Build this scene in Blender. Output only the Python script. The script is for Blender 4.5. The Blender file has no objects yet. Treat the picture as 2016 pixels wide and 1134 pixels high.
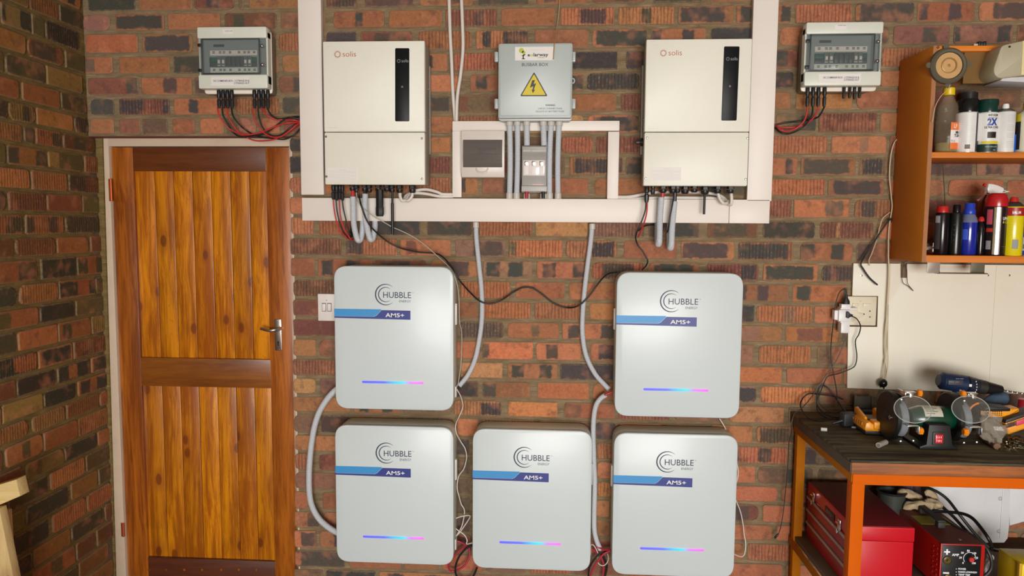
import bpy, bmesh, math, random
from mathutils import Vector, Matrix
random.seed(7)
sc = bpy.context.scene
C = sc.collection
PI = math.pi
# ---------------------------------------------------------------- camera
FPX, YAW, PIT, ROL, DCAM, HCAM = 1448.44, -0.0615985, -0.0869285, 0.00636047, 3.05653, 1.71
_cy, _sy, _cp, _sp = math.cos(YAW), math.sin(YAW), math.cos(PIT), math.sin(PIT)
_f = Vector((_sy*_cp, _cy*_cp, _sp)); _r0 = Vector((_cy, -_sy, 0)); _u0 = _r0.cross(_f)
_r = _r0*math.cos(ROL) + _u0*math.sin(ROL); _u = _u0*math.cos(ROL) - _r0*math.sin(ROL)
cam = bpy.data.objects.new('camera', bpy.data.cameras.new('camera'))
C.objects.link(cam); sc.camera = cam
m = Matrix((( _r.x, _u.x, -_f.x), (_r.y, _u.y, -_f.y), (_r.z, _u.z, -_f.z))).to_4x4()
m.translation = Vector((0, -DCAM, HCAM)); cam.matrix_world = m
cam.data.sensor_width = 36; cam.data.lens = FPX*36/2016; cam.data.clip_start = .05; cam.data.clip_end = 200
CAM = Vector((0, -DCAM, HCAM))
# ---------------------------------------------------------------- view and light
sc.view_settings.view_transform = 'Standard'; sc.view_settings.look = 'None'
sc.view_settings.gamma = 1; sc.view_settings.use_curve_mapping = False
sc.view_settings.exposure = 0.0
w = bpy.data.worlds.new('daylight'); sc.world = w; w.use_nodes = True
wn = w.node_tree.nodes; bg = wn['Background']
sky = wn.new('ShaderNodeTexSky'); sky.sky_type = 'HOSEK_WILKIE'; sky.turbidity = 4; sky.ground_albedo = .4
sky.sun_direction = Vector((.3, .5, .8)).normalized()
w.node_tree.links.new(sky.outputs['Color'], bg.inputs['Color']); bg.inputs['Strength'].default_value = .55
def area(name, loc, rot, sx, sy, power, col):
    l = bpy.data.lights.new(name, 'AREA'); l.shape = 'RECTANGLE'; l.size = sx; l.size_y = sy
    l.energy = power; l.color = col
    o = bpy.data.objects.new(name, l); C.objects.link(o); o.location = loc; o.rotation_euler = rot
    return o
# daylight entering through the open garage door behind the camera
area('garage_door_daylight', (.9, -7.55, 1.1), (PI/2, 0, 0), 3.2, 2.1, 402, (1.0, .985, .955))

# ---------------------------------------------------------------- pixel helpers (2016 x 1134 frame) -> points on real planes
def ray(px, py): return _f*FPX + _r*(px-1008) - _u*(py-567)
def W(px, py, Y=0.0):
    d = ray(px, py); t = (Y+DCAM)/d.y; return CAM + d*t
def WX(px, py, X):
    d = ray(px, py); t = X/d.x; return CAM + d*t
def WZ(px, py, Z):
    d = ray(px, py); t = (Z-HCAM)/d.z; return CAM + d*t
def xat(px, Y, Z):      # world X at plane Y, height Z which shows at column px
    k = px-1008; a = FPX*_r - k*_f; q = Vector((0, Y+DCAM, Z-HCAM))
    return -(q.dot(a))/a.x
def yat(px, X, Z):
    k = px-1008; a = FPX*_r - k*_f; q = Vector((X, 0, Z-HCAM))
    return -(q.dot(a))/a.y - DCAM
# ---------------------------------------------------------------- mesh helper
class M:
    def __init__(s): s.v = []; s.f = []; s.mark = 0
    def add(s, vs, fs):
        b = len(s.v); s.v += [Vector(p) for p in vs]; s.f += [tuple(b+i for i in f) for f in fs]; return s
    def start(s): s.mark = len(s.v); return s
    def xf(s, mat):
        for i in range(s.mark, len(s.v)): s.v[i] = mat @ s.v[i]
        return s
    def box(s, x0, x1, y0, y1, z0, z1, bev=0.0):
        x0, x1 = min(x0, x1), max(x0, x1); y0, y1 = min(y0, y1), max(y0, y1); z0, z1 = min(z0, z1), max(z0, z1)
        if bev <= 0:
            return s.add([(x0,y0,z0),(x1,y0,z0),(x1,y1,z0),(x0,y1,z0),(x0,y0,z1),(x1,y0,z1),(x1,y1,z1),(x0,y1,z1)],
                         [(0,3,2,1),(4,5,6,7),(0,1,5,4),(1,2,6,5),(2,3,7,6),(3,0,4,7)])
        b = min(bev, .49*min(x1-x0, y1-y0, z1-z0))
        return s.prism([(x0,z0),(x1,z0),(x1,z1),(x0,z1)], y0, y1, 'y', b, corner=b)
    def prism(s, pts, a0, a1, axis='y', bev=0.0, corner=0.0, seg=2, back=True):
        """closed outline pts (2D) swept a0..a1 along axis; rims bevelled"""
        if corner > 0: pts = rounded(pts, corner, seg if corner > .004 else 1)
        n = len(pts)
        def P(p, a):
            return {'y': (p[0], a, p[1]), 'x': (a, p[0], p[1]), 'z': (p[0], p[1], a)}[axis]
        rings = []
        if bev > 0:
            ins = inset(pts, bev); sg = 1 if a1 > a0 else -1
            ins2 = inset(pts, bev*.3)
            rings = [(ins, a0), (ins2, a0+sg*bev*.3), (pts, a0+sg*bev), (pts, a1-sg*bev*(1 if back else 0))]
            if back: rings += [(ins2, a1-sg*bev*.3), (ins, a1)]
        else: rings = [(pts, a0), (pts, a1)]
        vs = []; fs = []
        for rp, a in rings: vs += [P(p, a) for p in rp]
        for k in range(len(rings)-1):
            for i in range(n):
                j = (i+1) % n; fs.append((k*n+i, k*n+j, (k+1)*n+j, (k+1)*n+i))
        fs.append(tuple(range(n-1, -1, -1))); e = (len(rings)-1)*n; fs.append(tuple(range(e, e+n)))
        return s.add(vs, fs)
    def lathe(s, prof, org, axis='z', n=24, sx=1.0, sy=1.0):
        """prof: (radius, height) list; axis a letter or a Vector"""
        A = {'x': Vector((1,0,0)), 'y': Vector((0,1,0)), 'z': Vector((0,0,1))}.get(axis, axis) if isinstance(axis, str) else axis.normalized()
        t = Vector((0,0,1)) if abs(A.z) < .9 else Vector((1,0,0))
        U = A.cross(t).normalized(); V = A.cross(U); O = Vector(org)
        if abs(A.z) > .99: U = Vector((1,0,0)); V = Vector((0,1,0))
        vs = []; fs = []
        for r, h in prof:
            for i in range(n):
                a = 2*PI*i/n; vs.append(O + A*h + U*(r*sx*math.cos(a)) + V*(r*sy*math.sin(a)))
        for k in range(len(prof)-1):
            for i in range(n):
                j = (i+1) % n; fs.append((k*n+i, k*n+j, (k+1)*n+j, (k+1)*n+i))
        if prof[0][0] > 1e-6: fs.append(tuple(range(n)))
        if prof[-1][0] > 1e-6: fs.append(tuple(range((len(prof)-1)*n, len(prof)*n)))
        return s.add(vs, fs)
    def cyl(s, p, q, r, n=16, bev=0.0, r2=None):
        p = Vector(p); q = Vector(q); L = (q-p).length; r2 = r if r2 is None else r2
        pr = [(r, 0), (r2, L)] if bev <= 0 else [(r-bev, 0), (r, bev), (r2, L-bev), (r2-bev, L)]
        return s.lathe(pr, p, q-p, n)
    def tube(s, pts, r, n=8, smooth=True, sub=8, rib=0.0, pitch=.004, flat=1.0, cap=True):
        P = [Vector(p) for p in pts]
        if smooth and len(P) > 2: P = spline(P, sub)
        if rib > 0: P = resample(P, pitch/2)
        vs = []; fs = []; N = len(P)
        T = (P[1]-P[0]).normalized(); up = Vector((0,1,0)) if abs(T.y) < .9 else Vector((0,0,1))
        U = T.cross(up).normalized()
        for i, p in enumerate(P):
            T = (P[min(i+1, N-1)]-P[max(i-1, 0)]).normalized()
            U = (U - T*U.dot(T)).normalized(); V = T.cross(U)
            rr = r + (rib if i % 2 else -rib) if rib > 0 else r
            for k in range(n):
                a = 2*PI*k/n; vs.append(p + U*(rr*math.cos(a)) + V*(rr*flat*math.sin(a)))
        for i in range(N-1):
            for k in range(n):
                j = (k+1) % n; fs.append((i*n+k, i*n+j, (i+1)*n+j, (i+1)*n+k))
        if cap: fs.append(tuple(range(n-1, -1, -1))); fs.append(tuple(range((N-1)*n, N*n)))
        return s.add(vs, fs)
    def poly(s, pts3): return s.add(pts3, [tuple(range(len(pts3)))])
def spline(P, sub):
    out = []; Q = [P[0]*2-P[1]] + P + [P[-1]*2-P[-2]]
    for i in range(1, len(Q)-2):
        a, b, c, d = Q[i-1:i+3]
        for k in range(sub):
            t = k/sub
            out.append(.5*((2*b)+(c-a)*t+(2*a-5*b+4*c-d)*t*t+(3*b-a-3*c+d)*t**3))
    out.append(P[-1]); return out
def resample(P, d):
    out = [P[0]]; acc = 0.0
    for a, b in zip(P, P[1:]):
        L = (b-a).length
        if L < 1e-9: continue
        t = d-acc
        while t <= L: out.append(a.lerp(b, t/L)); t += d
        acc = L-(t-d)
    out.append(P[-1]); return out
def area2(p): return sum(p[i][0]*p[(i+1) % len(p)][1]-p[(i+1) % len(p)][0]*p[i][1] for i in range(len(p)))
def inset(p, d):
    n = len(p); s = 1 if area2(p) > 0 else -1; out = []
    for i in range(n):
        a, b, c = Vector(p[i-1]), Vector(p[i]), Vector(p[(i+1) % n])
        e1 = (b-a).normalized(); e2 = (c-b).normalized()
        n1 = Vector((-e1.y, e1.x))*s; n2 = Vector((-e2.y, e2.x))*s; k = n1+n2
        L = max(.35, k.length_squared/2); out.append(tuple(b + k*(d/(L if L else 1))))
    return out
def rounded(p, r, seg=3):
    n = len(p); out = []
    for i in range(n):
        a, b, c = Vector(p[i-1]), Vector(p[i]), Vector(p[(i+1) % n])
        u = a-b; v = c-b; q = min(r, u.length*.49, v.length*.49)
        u.normalize(); v.normalize()
        for k in range(seg+1):
            t = k/seg; p0 = b+u*q; p1 = b+v*q
            out.append(tuple(p0*(1-t)**2 + b*2*t*(1-t) + p1*t*t))
    return out
def rect(x0, x1, z0, z1): return [(x0,z0),(x1,z0),(x1,z1),(x0,z1)]
def tag(o, label=None, cat=None, group=None, kind=None):
    if label: o['label'] = label
    if cat: o['category'] = cat
    if group: o['group'] = group
    if kind: o['kind'] = kind
    return o
ROOTLOC = {}
def thing(name, label, cat, loc, group=None):
    o = bpy.data.objects.new(name, None); C.objects.link(o); o.location = Vector(loc); o.empty_display_size = .05
    ROOTLOC[o.name] = Vector(loc); return tag(o, label, cat, group)
def mkobj(name, m, mat, parent=None, ang=35, label=None, kind=None, cat=None, group=None):
    me = bpy.data.meshes.new(name)
    if parent is not None: off = ROOTLOC[parent.name]
    else:
        xs = [v.x for v in m.v]; ys = [v.y for v in m.v]; zs = [v.z for v in m.v]
        off = Vector(((min(xs)+max(xs))/2, (min(ys)+max(ys))/2, min(zs)))
    me.from_pydata([tuple(v-off) for v in m.v], [], m.f)
    bm = bmesh.new(); bm.from_mesh(me); bmesh.ops.recalc_face_normals(bm, faces=bm.faces); bm.to_mesh(me); bm.free()
    me.shade_smooth()
    for pl_ in me.polygons:
        if len(pl_.vertices) > 4: pl_.use_smooth = False      # broad planar caps stay flat
    me.set_sharp_from_angle(angle=math.radians(ang))
    if mat: me.materials.append(mat)
    o = bpy.data.objects.new(name, me); C.objects.link(o)
    if parent is not None: o.parent = parent; ROOTLOC[o.name] = off
    else: o.location = off; ROOTLOC[o.name] = off
    return tag(o, label, cat, group, kind)
def part(name, m, mat, parent, label=None, ang=35): return mkobj(name, m, mat, parent, ang, label)
def solo(name, m, mat, label, cat, group=None, ang=35): return mkobj(name, m, mat, None, ang, label, None, cat, group)
def struct(name, m, mat, parent=None, label=None, ang=35): return mkobj(name, m, mat, parent, ang, label, None if parent else 'structure')
def txt(s, px0, px1, pyb, hpx, Y, mat, parent, name='lettering', bold=0.0, label=None, sy=1.0):
    """flat lettering on the plane Y: left px0, right px1 (None: natural width), baseline pyb, cap height hpx"""
    cu = bpy.data.curves.new(name, 'FONT'); cu.body = s; cu.size = 1; cu.extrude = .0; cu.offset = bold; cu.space_line = .95
    cu.resolution_u = 3
    to = bpy.data.objects.new(name, cu); me = bpy.data.meshes.new_from_object(to); bpy.data.objects.remove(to)
    if not me.vertices: return None
    xs = [v.co.x for v in me.vertices]; a, b = min(xs), max(xs)
    P0 = W(px0, pyb, Y); Pt = W(px0, pyb-hpx, Y); k = (Pt.z-P0.z)/.69
    kx = k if px1 is None else (W(px1, pyb, Y).x-P0.x)/(b-a)
    mm = M(); mm.v = [Vector((P0.x+(v.co.x-a)*kx, Y, P0.z+v.co.y*k*sy)) for v in me.vertices]
    mm.f = [tuple(p.vertices) for p in me.polygons]
    bpy.data.meshes.remove(me)
    return part(name, mm, mat, parent, label)
# ---------------------------------------------------------------- materials
def lin(c):
    if isinstance(c, str): c = tuple(int(c[i:i+2], 16) for i in (0, 2, 4))
    return tuple((x/255/12.92 if x/255 <= .04045 else ((x/255+.055)/1.055)**2.4) for x in c) + (1,)
MATS = {}
def pm(name, col, rough=.5, metal=0.0, var=.08, scale=30, bump=0.0, bscale=80, coat=0.0, dirt=0.0, dirtcol=(70,60,45), trans=0.0, ior=1.45, alpha=1.0, emit=0.0, spec=.5):
    if name in MATS: return MATS[name]
    mt = bpy.data.materials.new(name); mt.use_nodes = True; nt = mt.node_tree; N = nt.nodes; L = nt.links
    b = N['Principled BSDF']; c = lin(col)
    tc = N.new('ShaderNodeTexCoord'); nz = N.new('ShaderNodeTexNoise'); nz.inputs['Scale'].default_value = scale; nz.inputs['Detail'].default_value = 4
    L.new(tc.outputs['Object'], nz.inputs['Vector'])
    mx = N.new('ShaderNodeMix'); mx.data_type = 'RGBA'
    mx.inputs[6].default_value = tuple(x*(1-var) for x in c[:3])+(1,); mx.inputs[7].default_value = tuple(min(1, x*(1+var)) for x in c[:3])+(1,)
    L.new(nz.outputs['Fac'], mx.inputs[0]); last = mx.outputs[2]
    if dirt > 0:
        n2 = N.new('ShaderNodeTexNoise'); n2.inputs['Scale'].default_value = scale*.35; n2.inputs['Detail'].default_value = 6; n2.inputs['Roughness'].default_value = .7
        L.new(tc.outputs['Object'], n2.inputs['Vector'])
        rp = N.new('ShaderNodeMapRange'); rp.inputs[1].default_value = .52; rp.inputs[2].default_value = .75; rp.inputs[4].default_value = dirt
        L.new(n2.outputs['Fac'], rp.inputs[0])
        m2 = N.new('ShaderNodeMix'); m2.data_type = 'RGBA'; m2.inputs[7].default_value = lin(dirtcol)
        L.new(rp.outputs[0], m2.inputs[0]); L.new(last, m2.inputs[6]); last = m2.outputs[2]
    L.new(last, b.inputs['Base Color'])
    b.inputs['Roughness'].default_value = rough; b.inputs['Metallic'].default_value = metal
    b.inputs['Coat Weight'].default_value = coat; b.inputs['Coat Roughness'].default_value = .15
    b.inputs['Specular IOR Level'].default_value = spec
    if trans > 0: b.inputs['Transmission Weight'].default_value = trans; b.inputs['IOR'].default_value = ior
    if alpha < 1: b.inputs['Alpha'].default_value = alpha
    if emit > 0: b.inputs['Emission Color'].default_value = c; b.inputs['Emission Strength'].default_value = emit
    if bump > 0:
        n3 = N.new('ShaderNodeTexNoise'); n3.inputs['Scale'].default_value = bscale; n3.inputs['Detail'].default_value = 3
        L.new(tc.outputs['Object'], n3.inputs['Vector'])
        bp = N.new('ShaderNodeBump'); bp.inputs['Strength'].default_value = bump; bp.inputs['Distance'].default_value = .002
        L.new(n3.outputs['Fac'], bp.inputs['Height']); L.new(bp.outputs[0], b.inputs['Normal'])
    MATS[name] = mt; return mt
def nd(nt, typ, ins=None, **kw):
    n = nt.nodes.new(typ)
    for k, v in kw.items(): setattr(n, k, v)
    for k, v in (ins or {}).items():
        if hasattr(v, 'node'): nt.links.new(v, n.inputs[k])
        else: n.inputs[k].default_value = v
    return n
def mth(nt, op, a, b=0.0, c=0.0, clamp=False):
    n = nd(nt, 'ShaderNodeMath', {0: a, 1: b, 2: c}, operation=op, use_clamp=clamp); return n.outputs[0]
def mixc(nt, f, a, b):
    n = nt.nodes.new('ShaderNodeMix'); n.data_type = 'RGBA'
    for i, v in ((0, f), (6, a), (7, b)):
        if hasattr(v, 'node'): nt.links.new(v, n.inputs[i])
        else: n.inputs[i].default_value = v
    return n.outputs[2]
def smooth(nt, v, a, b, lo=0.0, hi=1.0):
    n = nd(nt, 'ShaderNodeMapRange', {0: v, 1: a, 2: b, 3: lo, 4: hi}); n.interpolation_type = 'SMOOTHSTEP'; return n.outputs[0]
# ================================================================ brick and mortar materials
def brick_material():
    mt = bpy.data.materials.new('fired_clay'); mt.use_nodes = True; nt = mt.node_tree; b = nt.nodes['Principled BSDF']
    at = lambda n: nd(nt, 'ShaderNodeAttribute', attribute_name=n)
    c1, c2, pat, par, buv = at('c1'), at('c2'), at('pat'), at('par'), at('buv')
    sp = nd(nt, 'ShaderNodeSeparateXYZ', {0: buv.outputs['Vector']}); u, v = sp.outputs[0], sp.outputs[1]
    sq = nd(nt, 'ShaderNodeSeparateXYZ', {0: par.outputs['Vector']}); stripe, seed, LL = sq.outputs
    pc = nd(nt, 'ShaderNodeSeparateColor', {0: pat.outputs['Color']})
    um = mth(nt, 'MULTIPLY', u, LL); vm = mth(nt, 'MULTIPLY', v, .07); sd = mth(nt, 'MULTIPLY', seed, 17.3)
    vec = nd(nt, 'ShaderNodeCombineXYZ', {0: um, 1: vm, 2: sd}).outputs[0]
    def nz(scale, det=4, rough=.6, vector=vec): return nd(nt, 'ShaderNodeTexNoise', {'Vector': vector, 'Scale': scale, 'Detail': det, 'Roughness': rough}).outputs['Fac']
    na, nb, nc = nz(38), nz(90, 5, .7), nz(320, 3, .7)
    nw = nz(14, 2)
    uu = mth(nt, 'ADD', u, mth(nt, 'MULTIPLY', mth(nt, 'SUBTRACT', na, .5), .10))
    vv = mth(nt, 'ADD', v, mth(nt, 'MULTIPLY', mth(nt, 'SUBTRACT', na, .5), .42))
    def bx(a, c):
        lo = mth(nt, 'SMOOTH_MAX', 0, 0)
        p = mth(nt, 'MULTIPLY', mth(nt, 'SUBTRACT', uu, a), 28, clamp=True)
        q = mth(nt, 'MULTIPLY', mth(nt, 'SUBTRACT', c, uu), 28, clamp=True)
        return mth(nt, 'MULTIPLY', p, q)
    mask = mth(nt, 'MAXIMUM', bx(pc.outputs[0], pc.outputs[1]), bx(pc.outputs[2], pat.outputs['Alpha']))
    vmk = mth(nt, 'MULTIPLY', smooth(nt, vv, .04, .14), smooth(nt, vv, .96, .84))
    mask = mth(nt, 'MULTIPLY', mask, vmk)
    mask = mth(nt, 'MULTIPLY', mask, smooth(nt, nb, .25, .45, .55, 1.0))
    col = mixc(nt, mask, c1.outputs['Color'], c2.outputs['Color'])
    # firing blotches
    col = mixc(nt, smooth(nt, nz(24, 4, .65), .50, .72, 0, .55), col, lin((92,60,50)))
    col = mixc(nt, smooth(nt, nw, .5, .25, 0, .35), col, lin((206,122,72)))
    hs = nd(nt, 'ShaderNodeHueSaturation', {'Hue': .5, 'Saturation': .9, 'Value': mth(nt, 'MULTIPLY_ADD', nb, 1.0, .55), 'Fac': 1.0, 'Color': col}); col = hs.outputs[0]
    # comb grooves
    ph = mth(nt, 'MULTIPLY_ADD', um, 2*PI/.0138, mth(nt, 'MULTIPLY', nd(nt, 'ShaderNodeTexNoise', {'Vector': nd(nt, 'ShaderNodeCombineXYZ', {0: um, 1: mth(nt, 'MULTIPLY', vm, .25), 2: sd}).outputs[0], 'Scale': 60.0, 'Detail': 2.0}).outputs['Fac'], 7))
    sn = mth(nt, 'SINE', ph); groove = mth(nt, 'MULTIPLY', smooth(nt, sn, -.1, -.95), stripe)
    groove = mth(nt, 'MULTIPLY', groove, smooth(nt, na, .35, .55, .4, 1))
    col = mixc(nt, mth(nt, 'MULTIPLY', groove, .45), col, lin((70,44,36)))
    ridge = mth(nt, 'MULTIPLY', mth(nt, 'MULTIPLY', smooth(nt, sn, .6, 1), stripe), smooth(nt, nb, .5, .7))
    col = mixc(nt, mth(nt, 'MULTIPLY', ridge, .5), col, lin((205,160,120)))
    # mortar smears creeping in from the rim, and lime specks
    eu = mth(nt, 'MULTIPLY', mth(nt, 'MINIMUM', u, mth(nt, 'SUBTRACT', 1, u)), mth(nt, 'MULTIPLY', LL, 14.3))
    ev = mth(nt, 'MINIMUM', v, mth(nt, 'SUBTRACT', 1, v)); e = mth(nt, 'MINIMUM', eu, ev)
    e = mth(nt, 'ADD', e, mth(nt, 'MULTIPLY', mth(nt, 'SUBTRACT', nb, .5), .3))
    col = mixc(nt, smooth(nt, e, .10, -.02, 0, .8), col, lin((150,126,96)))
    col = mixc(nt, smooth(nt, nc, .74, .80, 0, .55), col, lin((225,205,180)))
    col = mixc(nt, smooth(nt, nc, .33, .25, 0, .6), col, lin((45,30,25)))
    nt.links.new(col, b.inputs['Base Color'])
    b.inputs['Roughness'].default_value = .78; b.inputs['Specular IOR Level'].default_value = .35
    hgt = mth(nt, 'ADD', mth(nt, 'MULTIPLY', nb, .5), mth(nt, 'MULTIPLY', nc, .25))
    hgt = mth(nt, 'SUBTRACT', hgt, mth(nt, 'MULTIPLY', groove, .45))
    bp = nd(nt, 'ShaderNodeBump', {'Strength': .8, 'Distance': .003, 'Height': hgt}); nt.links.new(bp.outputs[0], b.inputs['Normal'])
    return mt
def mortar_material(tint=(1,1,1)):
    mt = bpy.data.materials.new('mortar'); mt.use_nodes = True; nt = mt.node_tree; b = nt.nodes['Principled BSDF']
    tc = nd(nt, 'ShaderNodeTexCoord').outputs['Object']
    mp = nd(nt, 'ShaderNodeMapping', {'Vector': tc, 'Scale': (1, 1, 4)}).outputs[0]
    n1 = nd(nt, 'ShaderNodeTexNoise', {'Vector': mp, 'Scale': 9.0, 'Detail': 6.0, 'Roughness': .7}).outputs['Fac']
    n2 = nd(nt, 'ShaderNodeTexNoise', {'Vector': tc, 'Scale': 260.0, 'Detail': 3.0}).outputs['Fac']
    n3 = nd(nt, 'ShaderNodeTexNoise', {'Vector': nd(nt, 'ShaderNodeMapping', {'Vector': tc, 'Scale': (1, 1, 14)}).outputs[0], 'Scale': 12.0, 'Detail': 3.0}).outputs['Fac']
    col = mixc(nt, smooth(nt, n1, .3, .7), lin((118,99,74)), lin((150,129,100)))
    col = mixc(nt, smooth(nt, n3, .58, .7, 0, .5), col, lin((176,157,122)))
    col = mixc(nt, smooth(nt, n2, .35, .28, 0, .5), col, lin((78,66,50)))
    col = mixc(nt, 1.0, col, tint+(1,)); nt.nodes[-1].blend_type = 'MULTIPLY'
    nt.links.new(col, b.inputs['Base Color']); b.inputs['Roughness'].default_value = .9; b.inputs['Specular IOR Level'].default_value = .2
    h = mth(nt, 'ADD', mth(nt, 'MULTIPLY', n2, .4), n3)
    bp = nd(nt, 'ShaderNodeBump', {'Strength': .9, 'Distance': .004, 'Height': h}); nt.links.new(bp.outputs[0], b.inputs['Normal'])
    return mt
BRICK = brick_material(); MORTAR = mortar_material(); MORTAR_L = mortar_material((.80,.77,.48))  # left mortar tinted darker and yellower, the light on that wall painted in
COL = dict(o=(166,98,52), O=(180,102,42), r=(130,76,54), p=(146,98,74), d=(88,73,63), k=(74,69,63), b=(116,93,66), y=(180,124,68))
COLL = dict(o=(144,82,6), O=(162,94,4), r=(114,64,18), p=(126,92,46), d=(78,65,40), k=(64,58,40), b=(94,78,34), y=(138,104,32))  # left-wall bricks: that wall's dim yellowish light mixed into the brick colours
def mkbricks(name, quads, parent, kind=None, COL=COL):
    """quads: list of (fn, L, H, code, seed); fn(u,v,d) -> world point; one mesh of 34-50 triangles per brick"""
    vs = []; fs = []; A = {k: [] for k in ('c1','c2','pat','par','buv')}
    for fn, L, H, code, seed in quads:
        rg = random.Random(seed); R = rg.random
        base, _, dark = code.partition('/'); st = 1.0 if 's' in base else 0.0; ch = base.replace('s', '') or 'o'
        j = lambda c: tuple(max(0, min(255, x*(1+rg.uniform(-.07,.07)))) for x in c)
        q = rg.uniform(.9, 1.1)
        c1 = lin(tuple(min(255, x*q) for x in j(COL[ch[0]])))
        pat = [2, 2, 2, 2]; c2 = lin(j(COL['k']))
        if dark:
            if 's' in dark: st = 1.0; dark = dark.replace('s', '')
            c2 = lin(j(COL[dark[0]])); nums = [t.split('-') for t in dark[1:].split(',') if t]
            for i, t in enumerate(nums[:2]): pat[2*i], pat[2*i+1] = float(t[0]), float(t[1])
            pat = [(-.2 if x <= .001 else 1.2 if x >= .999 and x < 1.5 else x) for x in pat]
        cr = rg.uniform(.006, .013) if R() < .7 else rg.uniform(.014, .026); cx = min(.3, cr/L); cz = min(.36, cr/H)
        o = []
        for (a, c) in ((0,0),(1,0),(1,1),(0,1)):
            ux = cx*rg.uniform(.6,1.3); uz = cz*rg.uniform(.6,1.3)
            pts = [(0, uz), (ux*.3, uz*.3), (ux, 0)]
            if (a, c) == (0, 0): o += pts
            elif (a, c) == (1, 0): o += [(1-p, z) for p, z in reversed(pts)]
            elif (a, c) == (1, 1): o += [(1-p, 1-z) for p, z in pts]
            else: o += [(p, 1-z) for p, z in reversed(pts)]
        jt = [(rg.uniform(-.0018,.0018)/L, rg.uniform(-.0018,.0018)/H) for _ in o]
        o = [(a+s[0], c+s[1]) for (a, c), s in zip(o, jt)]
        n = len(o); base_i = len(vs); dpt = rg.uniform(-.0015, .0015)
        bu, bv = .0035/L, .0035/H
        ins = [(a + (bu if a < .5 else -bu), c + (bv if c < .5 else -bv)) for a, c in o]
        for (a, c) in ins: vs.append(fn(a, c, .0058+dpt)); A['buv'] += [a, c, 0]
        for (a, c) in o: vs.append(fn(a, c, .0030+dpt)); A['buv'] += [a, c, 0]
        for (a, c) in o: vs.append(fn(a, c, -.004)); A['buv'] += [a, c, 0]
        fs.append(tuple(base_i+i for i in range(n)))
        for k in (0, 1):
            for i in range(n):
                jn = (i+1) % n; fs.append((base_i+k*n+i, base_i+(k+1)*n+i, base_i+(k+1)*n+jn, base_i+k*n+jn))
        for _ in range(3*n):
            A['c1'] += c1; A['c2'] += c2; A['pat'] += pat; A['par'] += [st, (seed*0.618) % 1*50, L]
    me = bpy.data.meshes.new(name); me.from_pydata([tuple(v) for v in vs], [], fs)
    for k in A:
        t = 'FLOAT_COLOR' if k in ('c1','c2','pat') else 'FLOAT_VECTOR'
        a = me.attributes.new(k, t, 'POINT'); a.data.foreach_set('color' if t == 'FLOAT_COLOR' else 'vector', A[k])
    me.materials.append(BRICK)
    o = bpy.data.objects.new(name, me); C.objects.link(o); o.parent = parent
    if kind: o['kind'] = kind
    return o
# ================================================================ room shell
XL, XR, YB, CEIL = -1.998, 2.95, -7.6, 2.75
cement = pm('cement_floor', (112,106,98), .6, var=.12, scale=4, bump=.2, bscale=60, dirt=.3)
plaster = pm('ceiling_board', (170,164,152), .8, var=.05, scale=3)
struct('floor', M().box(XL-.2, XR+.2, YB-.1, .25, -.12, 0), cement)
struct('ceiling', M().box(XL-.2, XR+.2, YB, .25, CEIL, CEIL+.1), plaster)
struct('driveway_paving', M().box(-14, 14, -30, YB-.1, -.14, -.02), pm('driveway', (158,152,142), .8, var=.15, scale=2))
DX0, DX1, DZ = XL, xat(584, 0, 1.0), W(400, 269, 0).z        # door opening in the back wall
bw = struct('wall_back', M().box(XL-.2, DX0, 0, .22, 0, CEIL).box(DX1, XR+.2, 0, .22, 0, CEIL).box(DX0, DX1, 0, .22, DZ, CEIL), MORTAR)
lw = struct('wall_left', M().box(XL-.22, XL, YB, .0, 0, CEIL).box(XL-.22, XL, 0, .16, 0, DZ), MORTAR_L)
rw = struct('wall_right', M().box(XR, XR+.22, YB, 0, 0, CEIL), pm('plain_brick_wall', (128,84,62), .85, var=.2, scale=6))
# front wall around the open garage door, behind the camera
fw = struct('wall_front', M().box(XL, -1.05, YB-.12, YB, 0, CEIL).box(2.55, XR, YB-.12, YB, 0, CEIL).box(-1.05, 2.55, YB-.12, YB, 2.2, CEIL), pm('plain_brick_wall', (128,84,62)))
for o in (bw, lw, rw): ROOTLOC[o.name] = ROOTLOC[o.name]
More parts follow.
